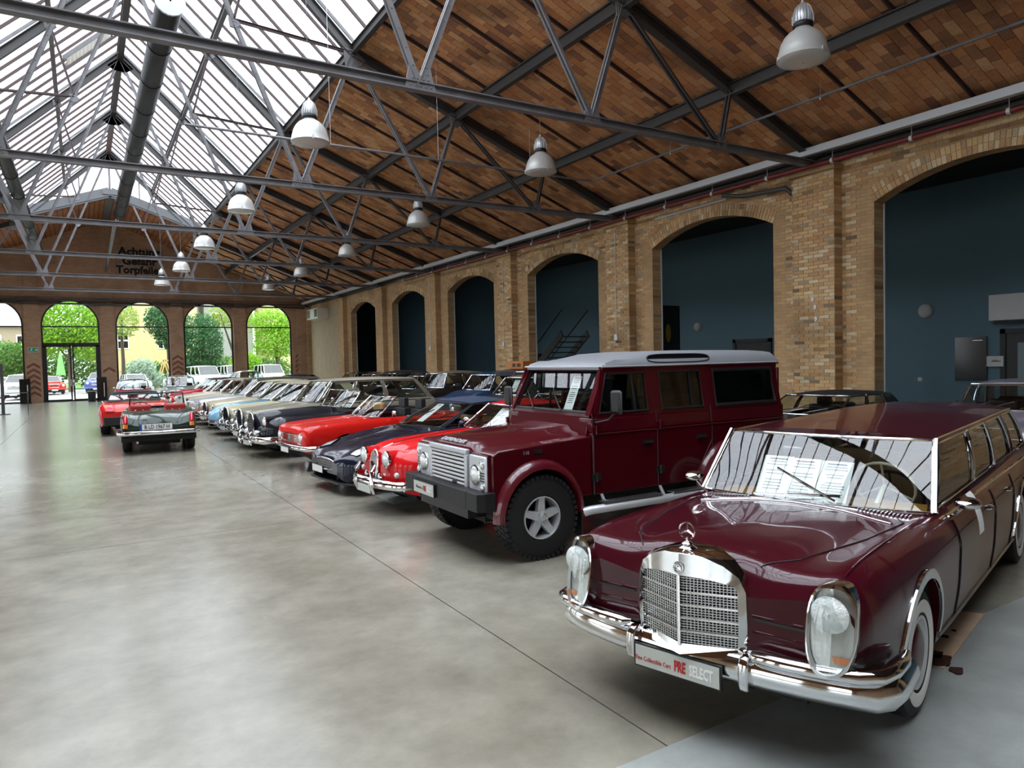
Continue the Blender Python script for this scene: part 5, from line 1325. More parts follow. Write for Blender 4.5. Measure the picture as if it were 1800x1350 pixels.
    m2=MB(); m2.box(.2,4.4,-.55,.55,.36,.62); m2.box(1.3,2.9,-.6,.6,.45,.62); m2.obj('underbody','under',car)
    # wheels with tread blocks
    for x in (FX,RX):
        for s in (-1,1):
            w_=wheel(car,x,s*.765,.405,.405,.24,side=s,style='alloy',rim=.515); w_.scale=(1/.93,1,1)
            m2=MB(); n=44
            for k in range(n):
                a=2*PI*k/n; M1=Matrix.Rotation(a,4,'Y')
                for (ya,yb_,zz0,off) in ((-.125,-.07,.375,0),(-.06,-.005,.398,.5),(.005,.06,.398,0),(.07,.125,.375,.5)):
                    M2=Matrix.Rotation(a+off*2*PI/n,4,'Y'); m2.box(-.019,.019,ya,yb_,zz0,.412 if abs(ya)<.1 and abs(yb_)<.1 else .409,xf=M2)
            m2.obj('tread_blocks','rubber',w_)['kind']='stuff'
    return car
MT['maroon_lr2']=mat('maroon_flare',(.095,.003,.010),.3,coat=1)
MT['roof_silver']=mat('roof_silver',(.34,.36,.39),.35,.3)
MT['alu2']=mat('bright_silver',(.80,.81,.82),.38,.05)
MT['bumperblack']=mat('satin_black_bumper',(.014,.014,.015),.45,spec=.3)
MT['glass_dark2']=glass_mat('green_glass',(.35,.38,.36))
OFF_=offroad()
sheet('tall narrow white price sheet in the windscreen of the tall off-road wagon',(3.09,6.50),-.4,(1.42,-.22,1.37),.16,.36,.42,lines=12)
# ================================================================= the other cars
def K5(rows, cf=.82, zm=.62, zb=.24, yb=.93, vy=.62):
    out=[]; rows=sorted(rows,key=lambda r:r[0]); rows=[r for i,r in enumerate(rows) if i==0 or i==len(rows)-1 or (r[0]-rows[i-1][0]>.03 and rows[-1][0]-r[0]>.05)]
    for r in rows:
        x,zc,zf,vd,w_=r[:5]; b_=r[5] if len(r)>5 else zb; yf=w_*(r[6] if len(r)>6 else cf)
        zm_=min(zm,zf-(zf-b_)*.42); out.append((x,zc,min(zc,zf)-vd,yf*vy,zf,yf,zm_,w_,b_,w_*yb))
    return out
def generic(name,label,x,y,deg,rows,L,fx,rx,pm,cab=None,gh=None,r=.33,tw=.17,arch=.37,style='cap',white=False,kw={},cat='car',group=None,intr=None,trk=None,over=(),bz=None,doors=(),hx=(),rb=True):
    car=carroot(name,label,x,y,deg,cat,group); b=Body(K5(rows,**kw),[(fx,r,arch),(rx,r,arch)],L); b.build('body',pm,car,cab=cab)
    w_=max(q[4] for q in rows); chassis(car,b,.35,L-.35,w_*.88,.18,.42)
    for xx in (fx,rx):
        for s in (-1,1): well(car,xx,w_*.94,r,arch-.005,s)
    wheels(car,fx,rx,(trk or w_*.97-tw/2-.02),r,tw,style=style,white=white,lod=0)
    if gh: greenhouse(car,**gh)
    if intr: interior(car,cab[0],cab[1],b.y_at((cab[0]+cab[1])/2,.75)-.07,.32,intr.get('z',.88),**{k:v for k,v in intr.items() if k!='z'})
    if bz: bumper(car,b,bz[0],bz[1],bz[2],bz[3],over=over,**(bz[4] if len(bz)>4 else {}))
    for xx in doors: seam(car,side_line(b,xx,xx,.82,.30),.008)
    for xx in hx: handle(car,b,xx,.74)
    if rb:
        q=Body(b.k,[],L); y_=w_*.9; mb=MB(); mb.tube([(L-.35,-w_-.01,.46),(L-.02,-w_*.93,.46),(L+.05,-y_*.6,.46),(L+.07,0,.46),(L+.05,y_*.6,.46),(L-.02,w_*.93,.46),(L-.35,w_+.01,.46)],.045,8); mb.obj('rear_bumper','chrome',car,smooth=60)
    return car,b
def taillamp(car,x,y,z,h=.2,w=.07,m='redlens'):
    for s in (-1,1): mb=MB(); mb.box(x-.02,x+.02,s*y-w/2,s*y+w/2,z-h/2,z+h/2); mb.obj('tail_lamp',m,car,bevel=.015,smooth=40)
# ---- red roadster with chrome guarded bumper
paint('rosso',(.62,.006,.010)); paint('rosso2',(.60,.012,.008)); paint('navy',(.006,.008,.022),rough=.25)
X3=(3.2,8.72,4)
rows=[(0,.66,.62,.03,.30,.44,.55),(.05,.78,.74,.05,.50,.36,.68),(.14,.83,.80,.06,.62,.30,.62),(.35,.88,.85,.05,.74,.25,.62),(.8,.93,.88,.04,.79,.24,.72),(1.4,.97,.90,.02,.81),(1.9,.97,.92,.0,.80),(2.8,.92,.90,.02,.80),(3.6,.88,.88,.02,.80),(4.2,.76,.76,.02,.72,.3),(4.4,.55,.55,.02,.55,.36)]
car,b=generic('roadster','bright red chrome-bumpered classic sports car between the tall off-roader and the dark blue convertible',*X3,rows,4.4,.78,3.3,'rosso',cab=(1.75,3.1),
   gh=dict(A0=(1.72,.62,.96),A1=(2.15,.56,1.27),C1=(2.75,.56,1.27),C0=(3.35,.62,.93),paintm='rosso',bw=.16,rw=.1,crown=.06,segs=((.03,.62),),rear_h=(.2,.8)),intr=dict(seat='leather_red',sx=[2.5],z=.9),r=.33,arch=.38,style='wire')
g=MB(); N=30; O=[(math.sin(2*PI*k/N)*.105,.60+math.cos(2*PI*k/N)*.20) for k in range(N)]
g.add([(-.01,y,z) for y,z in O],[tuple(range(N))]); G=g.obj('oval_grille','under',car); g=MB(); g.tube([(-.03+.10*(z-.45),y,z) for y,z in O],.016,8,closed=True); g.obj('surround','chrome',G,smooth=60)
g=MB(); 
for k in range(11):
    y=-.09+.018*k; h=.19*math.sqrt(max(0,1-(y/.105)**2)); g.beam((-.035,y,.60-h),(-.025,y,.60+h),.007,.012,up=(1,0,0))
g.obj('bars','chrome',G)
for s in (-1,1):
    headlamp(car,.0,s*.335,.71,.092,pod=.10,podm='rosso'); mb=MB(); mb.lathe([(.05,-.05),(.055,0),(.04,.015)],c=(-.04,s*.20,.47),ax=(-1,0,0),n=16); f_=mb.obj('fog_lamp','chrome',car,smooth=50); mb=MB(); mb.lathe([(.045,.01),(.02,.02),(.002,.022)],c=(-.04,s*.20,.47),ax=(-1,0,0),n=16); mb.obj('lens','lens',f_,smooth=50)
    mb=MB(); mb.lathe([(.035,-.04),(.038,0),(.03,.02),(.002,.03)],c=(.05,s*.50,.52),ax=(-1,0,0),n=16); mb.obj('side_lamp','lens',car,smooth=60)
bumper(car,b,-.10,.30,.40,.12,.06,y=.68,curve=.12,over=()); plate(car,-.16,.33,.40,.10)
for s in (-1,1): mb=MB(); mb.tube([(-.14,s*.24,.28),(-.18,s*.24,.40),(-.16,s*.235,.56),(-.11,s*.23,.64)],.032,8,rs=[.02,.036,.034,.014]); mb.obj('tall_overrider','chrome',car,smooth=60)
mirror_(car,1.9,.72,.93); doorline(car,b,(1.85,2.95),.84,.3); mb=MB(); mb.tube([(x,0,b.z_at(x,0)+.004) for x in [.1+.15*k for k in range(11)]],.006,5); mb.obj('bonnet_strip','chrome',car)
wipers(car,[((1.66,-.2,.98),(1.82,.05,1.10)),((1.66,.2,.98),(1.82,.42,1.10))])
sheet('pair of white sheets behind the windscreen of the red roadster, beside the tall off-roader',X3[:2],X3[2],(1.80,-.10,.98),.42,.24,1.2,red=True,lines=8)
# ---- dark blue convertible with navy canvas top
X4=(3.08,10.6,4)
rows=[(0,.50,.48,.01,.52,.30,.7),(.05,.56,.54,.01,.70,.22,.8),(.18,.62,.60,.01,.82,.19,.82),(.5,.70,.70,.015,.89,.18,.82),(.9,.78,.79,.02,.91,.2,.80),(1.5,.87,.86,.0,.91),(2.0,.90,.89,.0,.90),(2.8,.88,.88,.0,.90),(3.6,.92,.92,.0,.91),(4.3,.86,.86,.0,.84,.26),(4.55,.72,.72,.0,.72,.32)]
car,b=generic('convertible','glossy dark blue low convertible with a navy canvas top and wide oval grille',*X4,rows,4.55,.88,3.5,'navy',cab=(1.6,3.3),
   gh=dict(A0=(1.62,.70,.90),A1=(2.30,.60,1.23),C1=(3.05,.62,1.22),C0=(3.75,.74,.93),paintm='navy',roofm='softnavy',panels='softnavy',bw=.20,rw=.1,crown=.07,bow=.02,segs=((.04,.62),),frame='black',rear_h=(.25,.75),roofname='canvas_top'),intr=dict(seat='leather_tan',sx=[2.55],z=.85),r=.33,arch=.37,style='alloy',kw=dict(cf=.84,zm=.5,zb=.17),rb=False)
g=MB(); O=[(math.copysign(abs(math.sin(2*PI*k/N))**.8,math.sin(2*PI*k/N))*.37,.435+math.copysign(abs(math.cos(2*PI*k/N))**.8,math.cos(2*PI*k/N))*.085) for k in range(N)]
g.add([(-.012+.25*y*y,y,z) for y,z in O],[tuple(range(N))]); G=g.obj('oval_grille','under',car); g=MB(); g.tube([(-.02+.3*y*y,y,z) for y,z in O],.012,6,closed=True); g.obj('surround','chrome',G,smooth=60); g=MB()
for k in range(19):
    y=-.34+.0378*k; h=.083*math.sqrt(max(0,1-(y/.36)**2)); g.beam((-.022+.3*y*y,y,.435-h),(-.022+.3*y*y,y,.435+h),.005,.01,up=(1,0,0))
for z in (.40,.435,.47): g.tube([(-.022+.3*y*y,y,z) for y in [-.34+.085*k for k in range(9)]],.003,4)
g.obj('bars','chrome',G)
for s in (-1,1):
    e=[(.30,.50,.60),(.16,.62,.555),(.20,.76,.56),(.42,.80,.66),(.52,.66,.70)]; mb=MB(); P_=[Vector((x,s*y,max(z,b.z_at(x,y)+.012))) for x,y,z in e]; c_=sum(P_,Vector())/5+Vector((-.01,0,.02)); mb.add(P_+[c_],[(i,(i+1)%5,5) for i in range(5)]); h=mb.obj('headlamp','lens',car,smooth=60); mb=MB(); mb.tube(P_,.008,5,closed=True); mb.obj('rim','blackgloss',h)
    mb=MB(); mb.tube([(.03,s*.50,.42),(.10,s*.68,.42)],.028,8,rs=[.022,.026],flat=1); mb.obj('indicator','lens',car,smooth=60)
    mb=MB(); mb.lathe([(.05,.0),(.045,-.02),(.03,-.03)],c=(.02,s*.46,.27),ax=(-1,0,0),n=14); mb.obj('fog_lamp','black',car)
plate(car,-.03,.335,.42,.10,y=.20,m='platewhite'); mb=MB(); mb.prism([(-.02,-.55,.20),(.16,-.86,.20),(.5,-.88,.18),(.5,.88,.18),(.16,.86,.20),(-.02,.55,.20)],(0,0,-.03)); mb.obj('chin_spoiler','black',car)
mirror_(car,1.9,.80,.86,m='navy'); doorline(car,b,(1.85,3.05),.82,.3); wipers(car,[((1.60,-.1,.93),(1.9,-.45,1.06)),((1.55,.3,.93),(1.85,.1,1.08))],'black')
sheet('white sheet lying behind the windscreen of the dark blue convertible',X4[:2],X4[2],(1.75,.22,.93),.21,.27,1.6,lines=6)
# ---- red open cabriolet
X5=(3.22,13.25,5)
rows=[(0,.70,.69,.01,.62,.40,.86),(.04,.77,.765,.012,.73,.36,.88),(.15,.81,.81,.02,.765,.33,.88),(.5,.84,.84,.03,.78,.28,.88),(1.0,.88,.87,.03,.785),(1.5,.90,.885,.01,.785),(2.0,.89,.88,.0,.78),(3.0,.86,.86,.0,.775),(3.8,.83,.83,.0,.74,.3),(4.0,.70,.70,.0,.66,.38)]
car,b=generic('cabriolet','open bright red cabriolet with black headrests and chrome windscreen frame',*X5,rows,4.0,.80,3.05,'rosso2',cab=(1.45,2.95),intr=dict(seat='leather_black',sx=[2.25],z=.86,head=True),r=.30,arch=.35,bz=(-.02,.5,.43,.10),kw=dict(cf=.86))
grille_bars(car,.005,.43,.535,.665,5,vert=0,bulge=.03); mb=MB(); mb.box(-.02,-.01,-.04,.04,.57,.65); mb.obj('shield_badge','chrome',car,bevel=.004)
for s in (-1,1): headlamp(car,.02,s*.545,.615,.085); mb=MB(); mb.box(-.01,.02,min(s*.45,s*.6),max(s*.45,s*.6),.495,.53); mb.obj('indicator','lens',car)
plate(car,-.09,.38,.40,.09,m='platewhite')
def openscreen(car,A0,A1,bw,fr=.014,m='chrome'):
    rows=[[(P[0]-bw*(1-(2*k/10-1)**2),P[1]*(2*k/10-1),P[2]) for k in range(11)] for P in (lerp(A0,A1,t) for t in (0,.5,1))]
    mb=MB(); mb.grid(rows); g=mb.obj('windscreen','glass',car,smooth=60); e=rows[0]+[rows[1][-1]]+rows[2][::-1]+[rows[1][0]]; mb=MB(); mb.tube(e,fr,6,closed=True); mb.obj('windscreen_frame',m,car,smooth=60)
openscreen(car,(1.50,.62,.90),(1.92,.56,1.26),.13)
mirror_(car,1.75,.70,.88); doorline(car,b,(1.6,2.75),.82,.3); wipers(car,[((1.40,-.15,.92),(1.55,-.42,1.0)),((1.40,.2,.92),(1.55,-.05,1.02))],'black')
for s in (-1,1): seam(car,top_line(b,[(.10,.60),(.8,.63),(1.40,.64)],8,sgn=s),.006)
# ---- black roadster with beige flash
paint('blackcar',(.008,.009,.014)); paint('beige',(.42,.34,.24)); paint('creamy',(.60,.55,.36)); paint('pearl',(.50,.48,.40),.1); paint('goldbeige',(.46,.41,.28),.1); paint('silver',(.44,.45,.48),.5); paint('skyblue',(.13,.33,.47)); paint('british_green',(.010,.030,.018),rough=.25)
paint('darkgreen',(.012,.028,.024)); paint('greygreen',(.20,.24,.21)); paint('midblue',(.018,.055,.13)); paint('darkgrey',(.05,.055,.055)); paint('taupe',(.26,.24,.19)); paint('brownblack',(.03,.022,.02)); paint('lilac',(.42,.41,.48),.3); paint('crimson',(.40,.006,.02)); paint('corsa',(.60,.015,.012))
X6=(3.02,15.55,6)
rows=[(0,.66,.56,.10,.24,.42,.5),(.05,.84,.70,.22,.56,.34,.78),(.18,.93,.80,.26,.72,.28,.78),(.45,.96,.85,.28,.79,.26,.76),(.9,.98,.84,.20,.81,.26,.78),(1.4,1.0,.84,.08,.80,.26,.8),(2.0,.98,.88,.02,.79),(3.0,.92,.88,.02,.79),(3.9,.86,.84,.05,.80),(4.3,.72,.70,.03,.72,.32),(4.5,.55,.5,.02,.5,.4)]
car,b=generic('classic_roadster','black and beige old roadster with flowing wings, upright grille and folded-down top',*X6,rows,4.5,.75,3.5,'blackcar',cab=(1.8,3.0),intr=dict(seat='leather_tan',sx=[2.5],z=.9),r=.34,arch=.39,kw=dict(cf=.80,vy=.50),style='capc',bz=(-.10,.4,.40,.14),over=(.35,))
openscreen(car,(1.75,.52,.98),(1.95,.48,1.34),.05); openscreen(car,(1.95,.60,.95),(2.25,.52,1.30),.02)
g=MB(); out=[(-.17,.44),(-.20,.62),(-.19,.80),(-.13,.90),(0,.94),(.13,.90),(.19,.80),(.20,.62),(.17,.44)]; g.add([(-.02,y,z) for y,z in out],[tuple(range(9))]); G=g.obj('upright_grille','under',car); g=MB(); g.tube([(-.03,y,z) for y,z in out],.018,6,closed=True); g.obj('surround','chrome',G,smooth=60); g=MB()
for k in range(13): z=.47+.034*k; g.beam((-.03,-.17,z),(-.03,.17,z),.006,.01)
g.obj('bars','chrome_dull',G)
for s in (-1,1): headlamp(car,.10,s*.50,.76,.10,pod=.12,podm='blackcar'); headlamp(car,-.03,s*.32,.52,.06,name='fog_lamp'); 
for s in (-1,1):
    mb=MB(); rr_=[]
    for k in range(20):
        x=.22+.085*k; y0=.27+.13*k/19; y1=y0+.05+.16*math.sin(PI*min(1,k/16))**.7; rr_.append([(x,s*y,b.z_at(x,y)+.006) for y in (y0,(y0+y1)/2,y1)])
    mb.grid(rr_); mb.obj('cream_flash','creamy',car,smooth=60)
plate(car,-.13,.36,.38,.16,m='plate')
# ---- row of sixties saloons
def saloon(name,label,X,pm,L=4.6,w=.82,nz=.82,cz=.94,rz=1.36,xs=1.35,xt=1.85,xr=3.1,xb=3.75,fx=.82,rx=3.45,roof=None,face='round',bz=(-.06,.5,.42,.12),lampz=.68,lampy=.56,lampr=.09,estate=False,cf=.85,r=.32,style='cap',white=False,fz=0,group=None,deckz=None,over=(.28,),glassm='glass',rear='glass',cat='car',grw=.30,crown=.06,intr=True,segs=None,rw=.08,zb=.24):
    dz=deckz or cz-.06
    rows=[(0,nz-.14,nz-.13+fz,.02,w*.78,.42),(.04,nz-.04,nz-.04+fz,.02,w*.9,.36),(.14,nz,nz+fz,.025,w*.95,.32),(.5,nz+.03,nz+.03+fz,.03,w*.985,zb),(1.0,cz-.04,cz-.045+fz,.025,w),(xs,cz,cz-.02,.005,w),(xb,cz-.01,cz-.02,.0,w),(xb+.3 if xb+.3<L-.3 else L-.25,dz,dz,.0,w*.98),(L-.15,dz-.06,dz-.06,0,w*.94,.3),(L,dz-.22,dz-.22,0,w*.84,.38)]
    if not segs: segs=((.02,.38),(.42,.74)) if not estate else ((.02,.26),(.29,.56),(.60,.95))
    car,b=generic(name,label,*X,rows,L,fx,rx,pm,cab=(xs+.05,xb-.1),gh=dict(A0=(xs,w*.84,cz),A1=(xt,w*.74,rz),C1=(xr,w*.74,rz-.01),C0=(xb,w*.82,cz-.01),paintm=pm,roofm=roof,bw=.12,rw=rw,crown=crown,bow=.01,segs=segs,glass=glassm,rear=rear),
        intr=dict(seat='leather_red' if pm in('creamy',) else 'leather_black',sx=[xs+1.1,min(xb-.5,xs+2.0)],z=cz-.03) if intr else None,r=r,arch=r+.045,kw=dict(cf=cf,zb=zb),bz=bz,over=over,doors=(xs+.35,xs+1.3),hx=(xs+1.15,),group=group,cat=cat,style=style,white=white)
    if face=='round':
        for s in (-1,1): headlamp(car,.0,s*lampy,lampz,lampr,pod=.04)
        grille_bars(car,-.0,grw,lampz-.14,lampz+.12,6,vert=0,bulge=.03)
    elif face=='upright':
        for s in (-1,1): headlamp(car,.0,s*lampy,lampz,lampr,pod=.06); headlamp(car,-.02,s*(lampy-.16),lampz-.16,.055,name='fog_lamp')
        g=MB(); out=[(-grw*.6,.44),(-grw*.62,nz-.10),(-grw*.4,nz-.01),(0,nz+.02),(grw*.4,nz-.01),(grw*.62,nz-.10),(grw*.6,.44)]; g.add([(-.03,y,z) for y,z in out],[tuple(range(7))]); G=g.obj('radiator_grille','under',car); g=MB(); g.tube([(-.05,y,z) for y,z in out],.022,6,closed=True); g.obj('surround','chrome',G,smooth=60); g=MB()
        for k in range(11): y=-grw*.55+grw*.11*k; g.beam((-.045,y,.46),(-.045,y,nz-.05),.008,.01,up=(1,0,0))
        g.obj('bars','chrome',G)
    elif face=='square':
        grille_bars(car,-.0,w*.60,lampz-.10,lampz+.10,5,back='black'); 
        for s in (-1,1): mb=MB(); mb.box(-.03,.02,min(s*w*.62,s*w*.86),max(s*w*.62,s*w*.86),lampz-.09,lampz+.09); mb.obj('headlamp','lens',car,bevel=.015); mb=MB(); mb.box(-.035,.12,min(s*w*.60,s*w*.90),max(s*w*.60,s*w*.90),lampz-.17,lampz-.10); mb.obj('indicator','amber',car,bevel=.008)
    plate(car,bz[0]-.075,bz[2]-.06,.42,.10,m='platewhite'); wipers(car,[((xs-.06,-.1,cz+.02),(xs+.14,-.45,cz+.11)),((xs-.08,.3,cz+.02),(xs+.1,.0,cz+.12))]); mirror_(car,xs+.35,w*.86,cz-.02,r=.045)
    return car,b
saloon('estate_car','pale grey-beige estate car with a long light roof, behind the black old roadster',(3.15,17.4,6),'taupe',L=5.0,w=.86,nz=.90,cz=1.02,rz=1.50,xs=1.55,xt=1.95,xr=4.3,xb=4.75,estate=True,face='upright',grw=.32,lampz=.74,lampy=.54,lampr=.10,fx=.9,rx=3.9,roof='pearl',over=(.30,),crown=.07)
saloon('saloon_car','cream-yellow classic saloon with ringed round headlamps and chrome bumper guards',(3.15,19.25,7),'creamy',L=4.7,w=.84,nz=.86,cz=.97,face='upright',grw=.36,lampz=.70,lampy=.56,lampr=.11,rz=1.40)
# pale blue car with a pointed low nose
rows=[(0,.44,.44,.0,.40,.30,.8),(.05,.54,.55,.01,.60,.22,.8),(.2,.64,.70,.03,.72,.2,.8),(.45,.73,.79,.05,.79,.2,.8),(.9,.82,.84,.05,.84,.22,.8),(1.5,.92,.88,.02,.86),(2.2,.94,.92,.0,.86),(3.4,.92,.92,.0,.82),(4.2,.84,.84,.0,.74),(4.6,.66,.66,.0,.62,.34)]
car,b=generic('saloon_car','pale blue streamlined saloon with a low pointed nose',3.08,21.35,7,rows,4.6,.95,3.75,'skyblue',cab=(1.5,3.6),gh=dict(A0=(1.55,.72,.94),A1=(2.05,.62,1.38),C1=(3.3,.60,1.36),C0=(4.0,.66,.95),paintm='skyblue',roofm='pearl',bw=.22,rw=.1,crown=.07,segs=((.02,.36),(.40,.74))),intr=dict(seat='leather_tan',sx=[2.6,3.2],z=.9),r=.33,arch=.37,kw=dict(cf=.82,zb=.2),bz=(.0,.6,.36,.08,dict(curve=.25)))
for s in (-1,1): headlamp(car,.24,s*.62,.56,.10,pod=.05,podm='skyblue')
mb=MB(); mb.box(-.02,.0,-.18,.18,.27,.33); mb.obj('plate_holder','chrome',car)
saloon('saloon_car','gold-beige classic saloon with a lemon-tinted roof, second car beyond the pale blue one',(3.25,23.55,7),'goldbeige',L=4.6,face='upright',grw=.30,lampz=.66,lampr=.085,rz=1.40,roof='creamy')
saloon('estate_car','silver boxy car with orange indicators and long dark roof',(3.1,25.7,7),'silver',L=4.9,w=.86,nz=.84,cz=.95,rz=1.46,xs=1.5,xt=1.95,xr=4.2,xb=4.65,estate=True,face='square',lampz=.66,roof='darkgrey',fx=.85,rx=3.7)
saloon('saloon_car','beige saloon beyond the silver boxy car, only its long pale bonnet showing',(3.2,28.1,7),'goldbeige',rz=1.38,face='round')
saloon('saloon_car','pearl-grey saloon with pale windscreen, ninth car of the front row beyond the beige one',(3.2,30.4,7),'pearl',rz=1.38,face='round')
saloon('coupe_car','bright red low coupe with dark windows near the far end of the front row',(3.0,32.8,7),'rosso',rz=1.26,cz=.86,nz=.72,xs=1.6,xt=2.2,face='round',lampz=.56,roof='softblack')
saloon('saloon_car','crimson saloon at the far end of the front row, by the windows',(3.2,35.2,7),'crimson',rz=1.36,roof='softblack')
saloon('saloon_car','black car with closed hood standing behind the far red coupe',(7.6,38.3,12),'blackcar',rz=1.36,roof='softblack')
# ---- dark green cabriolet seen from behind
X=(1.72,21.75,-94)
rows=[(0,.66,.66,.02,.60,.42),(.05,.76,.76,.02,.70,.36),(.3,.80,.80,.03,.745,.28),(1.0,.86,.86,.03,.76),(1.5,.88,.87,.0,.76),(2.4,.86,.86,.0,.755),(3.0,.87,.90,.015,.75,.26,.9),(3.6,.83,.87,.02,.735,.30,.92),(3.86,.76,.82,.02,.72,.34,.93),(3.96,.62,.66,.02,.69,.40,.9)]
car,b=generic('cabriolet','open dark green cabriolet seen from behind with red tail lamps and a white number plate',*X,rows,3.96,.75,3.10,'british_green',cab=(1.35,2.55),intr=dict(seat='leather_red',sx=[2.1],z=.86),r=.29,arch=.335,bz=(-.03,.5,.44,.1),kw=dict(cf=.86),rb=False)
car.scale=(1.05,1.05,1.07)
openscreen(car,(1.42,.60,.88),(1.72,.56,1.20),.08,fr=.016,m='blackgloss'); mb=MB(); pts=[(3.55,-.79,.455),(3.95,-.775,.455),(4.03,-.66,.455),(4.05,0,.455),(4.03,.66,.455),(3.95,.775,.455),(3.55,.79,.455)]
mb.tube(pts,.042,10,flat=.6); mb.obj('rear_bumper','chrome',car,smooth=60)
for s in (-1,1):
    mb=MB(); mb.tube([(3.86,s*.63,.84),(3.93,s*.635,.76),(3.965,s*.635,.66)],.055,10,rs=[.02,.05,.052]); t_=mb.obj('tail_lamp','redlens',car,smooth=60); mb=MB(); mb.tube([(3.955,s*.635,.645),(3.975,s*.635,.56)],.05,10,rs=[.052,.05]); mb.obj('turn_lamp','amber',t_,smooth=60)
    mb=MB(); mb.tube([(3.90,s*.70,.80),(3.95,s*.70,.55)],.008,5); mb.obj('lamp_trim','chrome',t_)
    seam(car,top_line(b,[(2.75,.60),(3.5,.58),(3.84,.56)],8,sgn=s),.006)
seam(car,[(3.975,y,.56) for y in (-.56,0,.56)],.006)
for k in range(7): mb=MB(); y=-.45+.15*k; mb.lathe([(.012,0),(.010,.01),(.002,.014)],c=(2.66,y,b.z_at(2.66,y)),n=8); mb.obj('hood_stud','chrome',car)
pl=plate(car,3.985,.575,.62,.125,y=-.06,m='platewhite',back=True); mb=MB(); mb.box(3.995,4.0,-.37,-.325,.515,.635); mb.obj('blue_band','euroblue' if 'euroblue' in MT else mat('blue_band',(.01,.06,.35),.4),pl)
place_text('B LD 1967 H',.115,(4.002,-.04,.573),(0,1,0),(0,0,1),'lettering','ink',pl,depth=.0008,sx=.78,bold=.002)
mb=MB(); mb.tube([(3.6,-.42,.27),(4.02,-.42,.27)],.025,8); mb.obj('exhaust_pipe','chrome',car)
mb=MB(); mb.box(3.5,3.9,.0-.72,.72,.28,.42); mb.obj('rear_valance','under',car)
# ---- red sports car with black top behind it
X=(1.50,27.6,-93)
rows=[(0,.48,.48,0,.6,.26),(.1,.58,.60,.02,.82,.2),(.6,.68,.76,.05,.92),(1.2,.80,.84,.03,.93),(1.7,.88,.88,.01,.92),(2.6,.92,.90,.01,.92),(3.4,.94,.94,.01,.95),(4.1,.90,.90,.01,.93,.26),(4.35,.80,.82,.01,.88,.32),(4.45,.70,.72,.01,.84,.40)]
car,b=generic('sports_car','bright red modern sports car with black canvas top, seen from behind the green cabriolet',*X,rows,4.45,.95,3.55,'corsa',cab=(1.6,3.1),gh=dict(A0=(1.65,.74,.90),A1=(2.35,.62,1.18),C1=(2.95,.62,1.18),C0=(3.6,.70,.95),paintm='corsa',roofm='softblack',panels='softblack',bw=.2,rw=.08,crown=.05,segs=((.04,.6),),frame='black',rear_h=(.2,.8),roofname='canvas_top'),intr=dict(seat='leather_black',sx=[2.6],z=.85),r=.34,tw=.24,arch=.38,style='alloy',rb=False,kw=dict(cf=.86))
mb=MB(); mb.box(4.30,4.47,-.80,.80,.30,.56); mb.obj('rear_diffuser','black',car,bevel=.03); taillamp(car,4.43,.62,.68,.10,.22); mirror_(car,1.95,.86,.86,m='blackcar')
for s in (-1,1): mb=MB(); mb.lathe([(.05,-.1),(.055,0),(.045,0),(.04,-.06)],c=(4.48,s*.10,.40),ax=(1,0,0),n=12); mb.obj('exhaust_pipe','chrome',car)
mb=MB(); mb.box(4.40,4.475,-.36,.36,.60,.66); mb.obj('rear_panel','black',car)
# ---- small cars by the far windows
saloon('small_car','small crimson hatchback with black roof, facing the camera before the far windows',(1.9,37.2,84),'crimson',L=3.7,w=.78,nz=.78,cz=.95,rz=1.34,xs=.95,xt=1.35,xr=3.0,xb=3.5,fx=.6,rx=3.05,roof='softblack',estate=True,lampz=.68)
saloon('old_saloon','grey-green old saloon with rounded roof near the far windows',(3.95,38.3,80),'greygreen',L=4.2,w=.80,nz=.86,cz=1.0,rz=1.42,xs=1.15,xt=1.5,xr=2.9,xb=3.6,fx=.7,rx=3.2,crown=.10,roof='greygreen')
saloon('old_saloon','black old saloon with whitish curved roof seen above the far car roofs',(8.6,41.5,100),'blackcar',L=4.1,w=.82,nz=.9,cz=1.12,rz=1.56,xs=1.2,xt=1.5,xr=2.6,xb=3.5,fx=.7,rx=3.1,crown=.12,roof='pearl')
# ---- second row along the brick wall
saloon('small_car','blue old beetle-shaped car in the second row with chrome-framed windscreen',(8.6,18.1,8),'midblue',L=4.1,w=.80,nz=.86,cz=1.08,rz=1.50,xs=1.25,xt=1.55,xr=2.9,xb=3.8,fx=.75,rx=3.15,crown=.12,face='round',rw=.2)
saloon('old_saloon','dark grey-green car with pale roof rack in the second row, right of the blue one',(8.0,15.4,8),'darkgrey',L=4.3,w=.80,nz=.88,cz=1.04,rz=1.46,xs=1.35,xt=1.75,xr=3.1,xb=3.7,roof='taupe',crown=.07)
mb=MB(); a_=math.radians(8)
rk=empty('roof_rack',(8.0,15.4,0),a_); tag(rk,'chrome tube roof rack on the dark grey-green car in the second row','roof rack')
for yy in (-.5,.5): mb.tube([(1.95,yy,1.53),(2.0,yy,1.60),(3.0,yy,1.60),(3.05,yy,1.53)],.012,6)
for k in range(6): mb.tube([(2.05+.18*k,-.5,1.60),(2.05+.18*k,.5,1.60)],.010,6)
mb.obj('rails','chrome',rk)
sheet('white price sheet in the windscreen of the dark grey-green car with the roof rack',(8.0,15.4),8,(1.55,.05,1.10),.22,.30,.6,lines=6)
saloon('old_saloon','black and cream old saloon with flat taupe roof, second row beyond the blue car',(8.3,20.6,8),'brownblack',L=4.3,w=.80,nz=.90,cz=1.10,rz=1.54,xs=1.3,xt=1.5,xr=3.0,xb=3.5,roof='taupe',crown=.08)
saloon('classic_convertible','long navy convertible with tan hood cover behind the open red cabriolet',(7.6,13.0,8),'navy',L=4.6,w=.84,nz=.86,cz=.98,rz=1.12,xs=1.5,xt=1.62,xr=2.2,xb=2.6,roof='beige',intr=False)
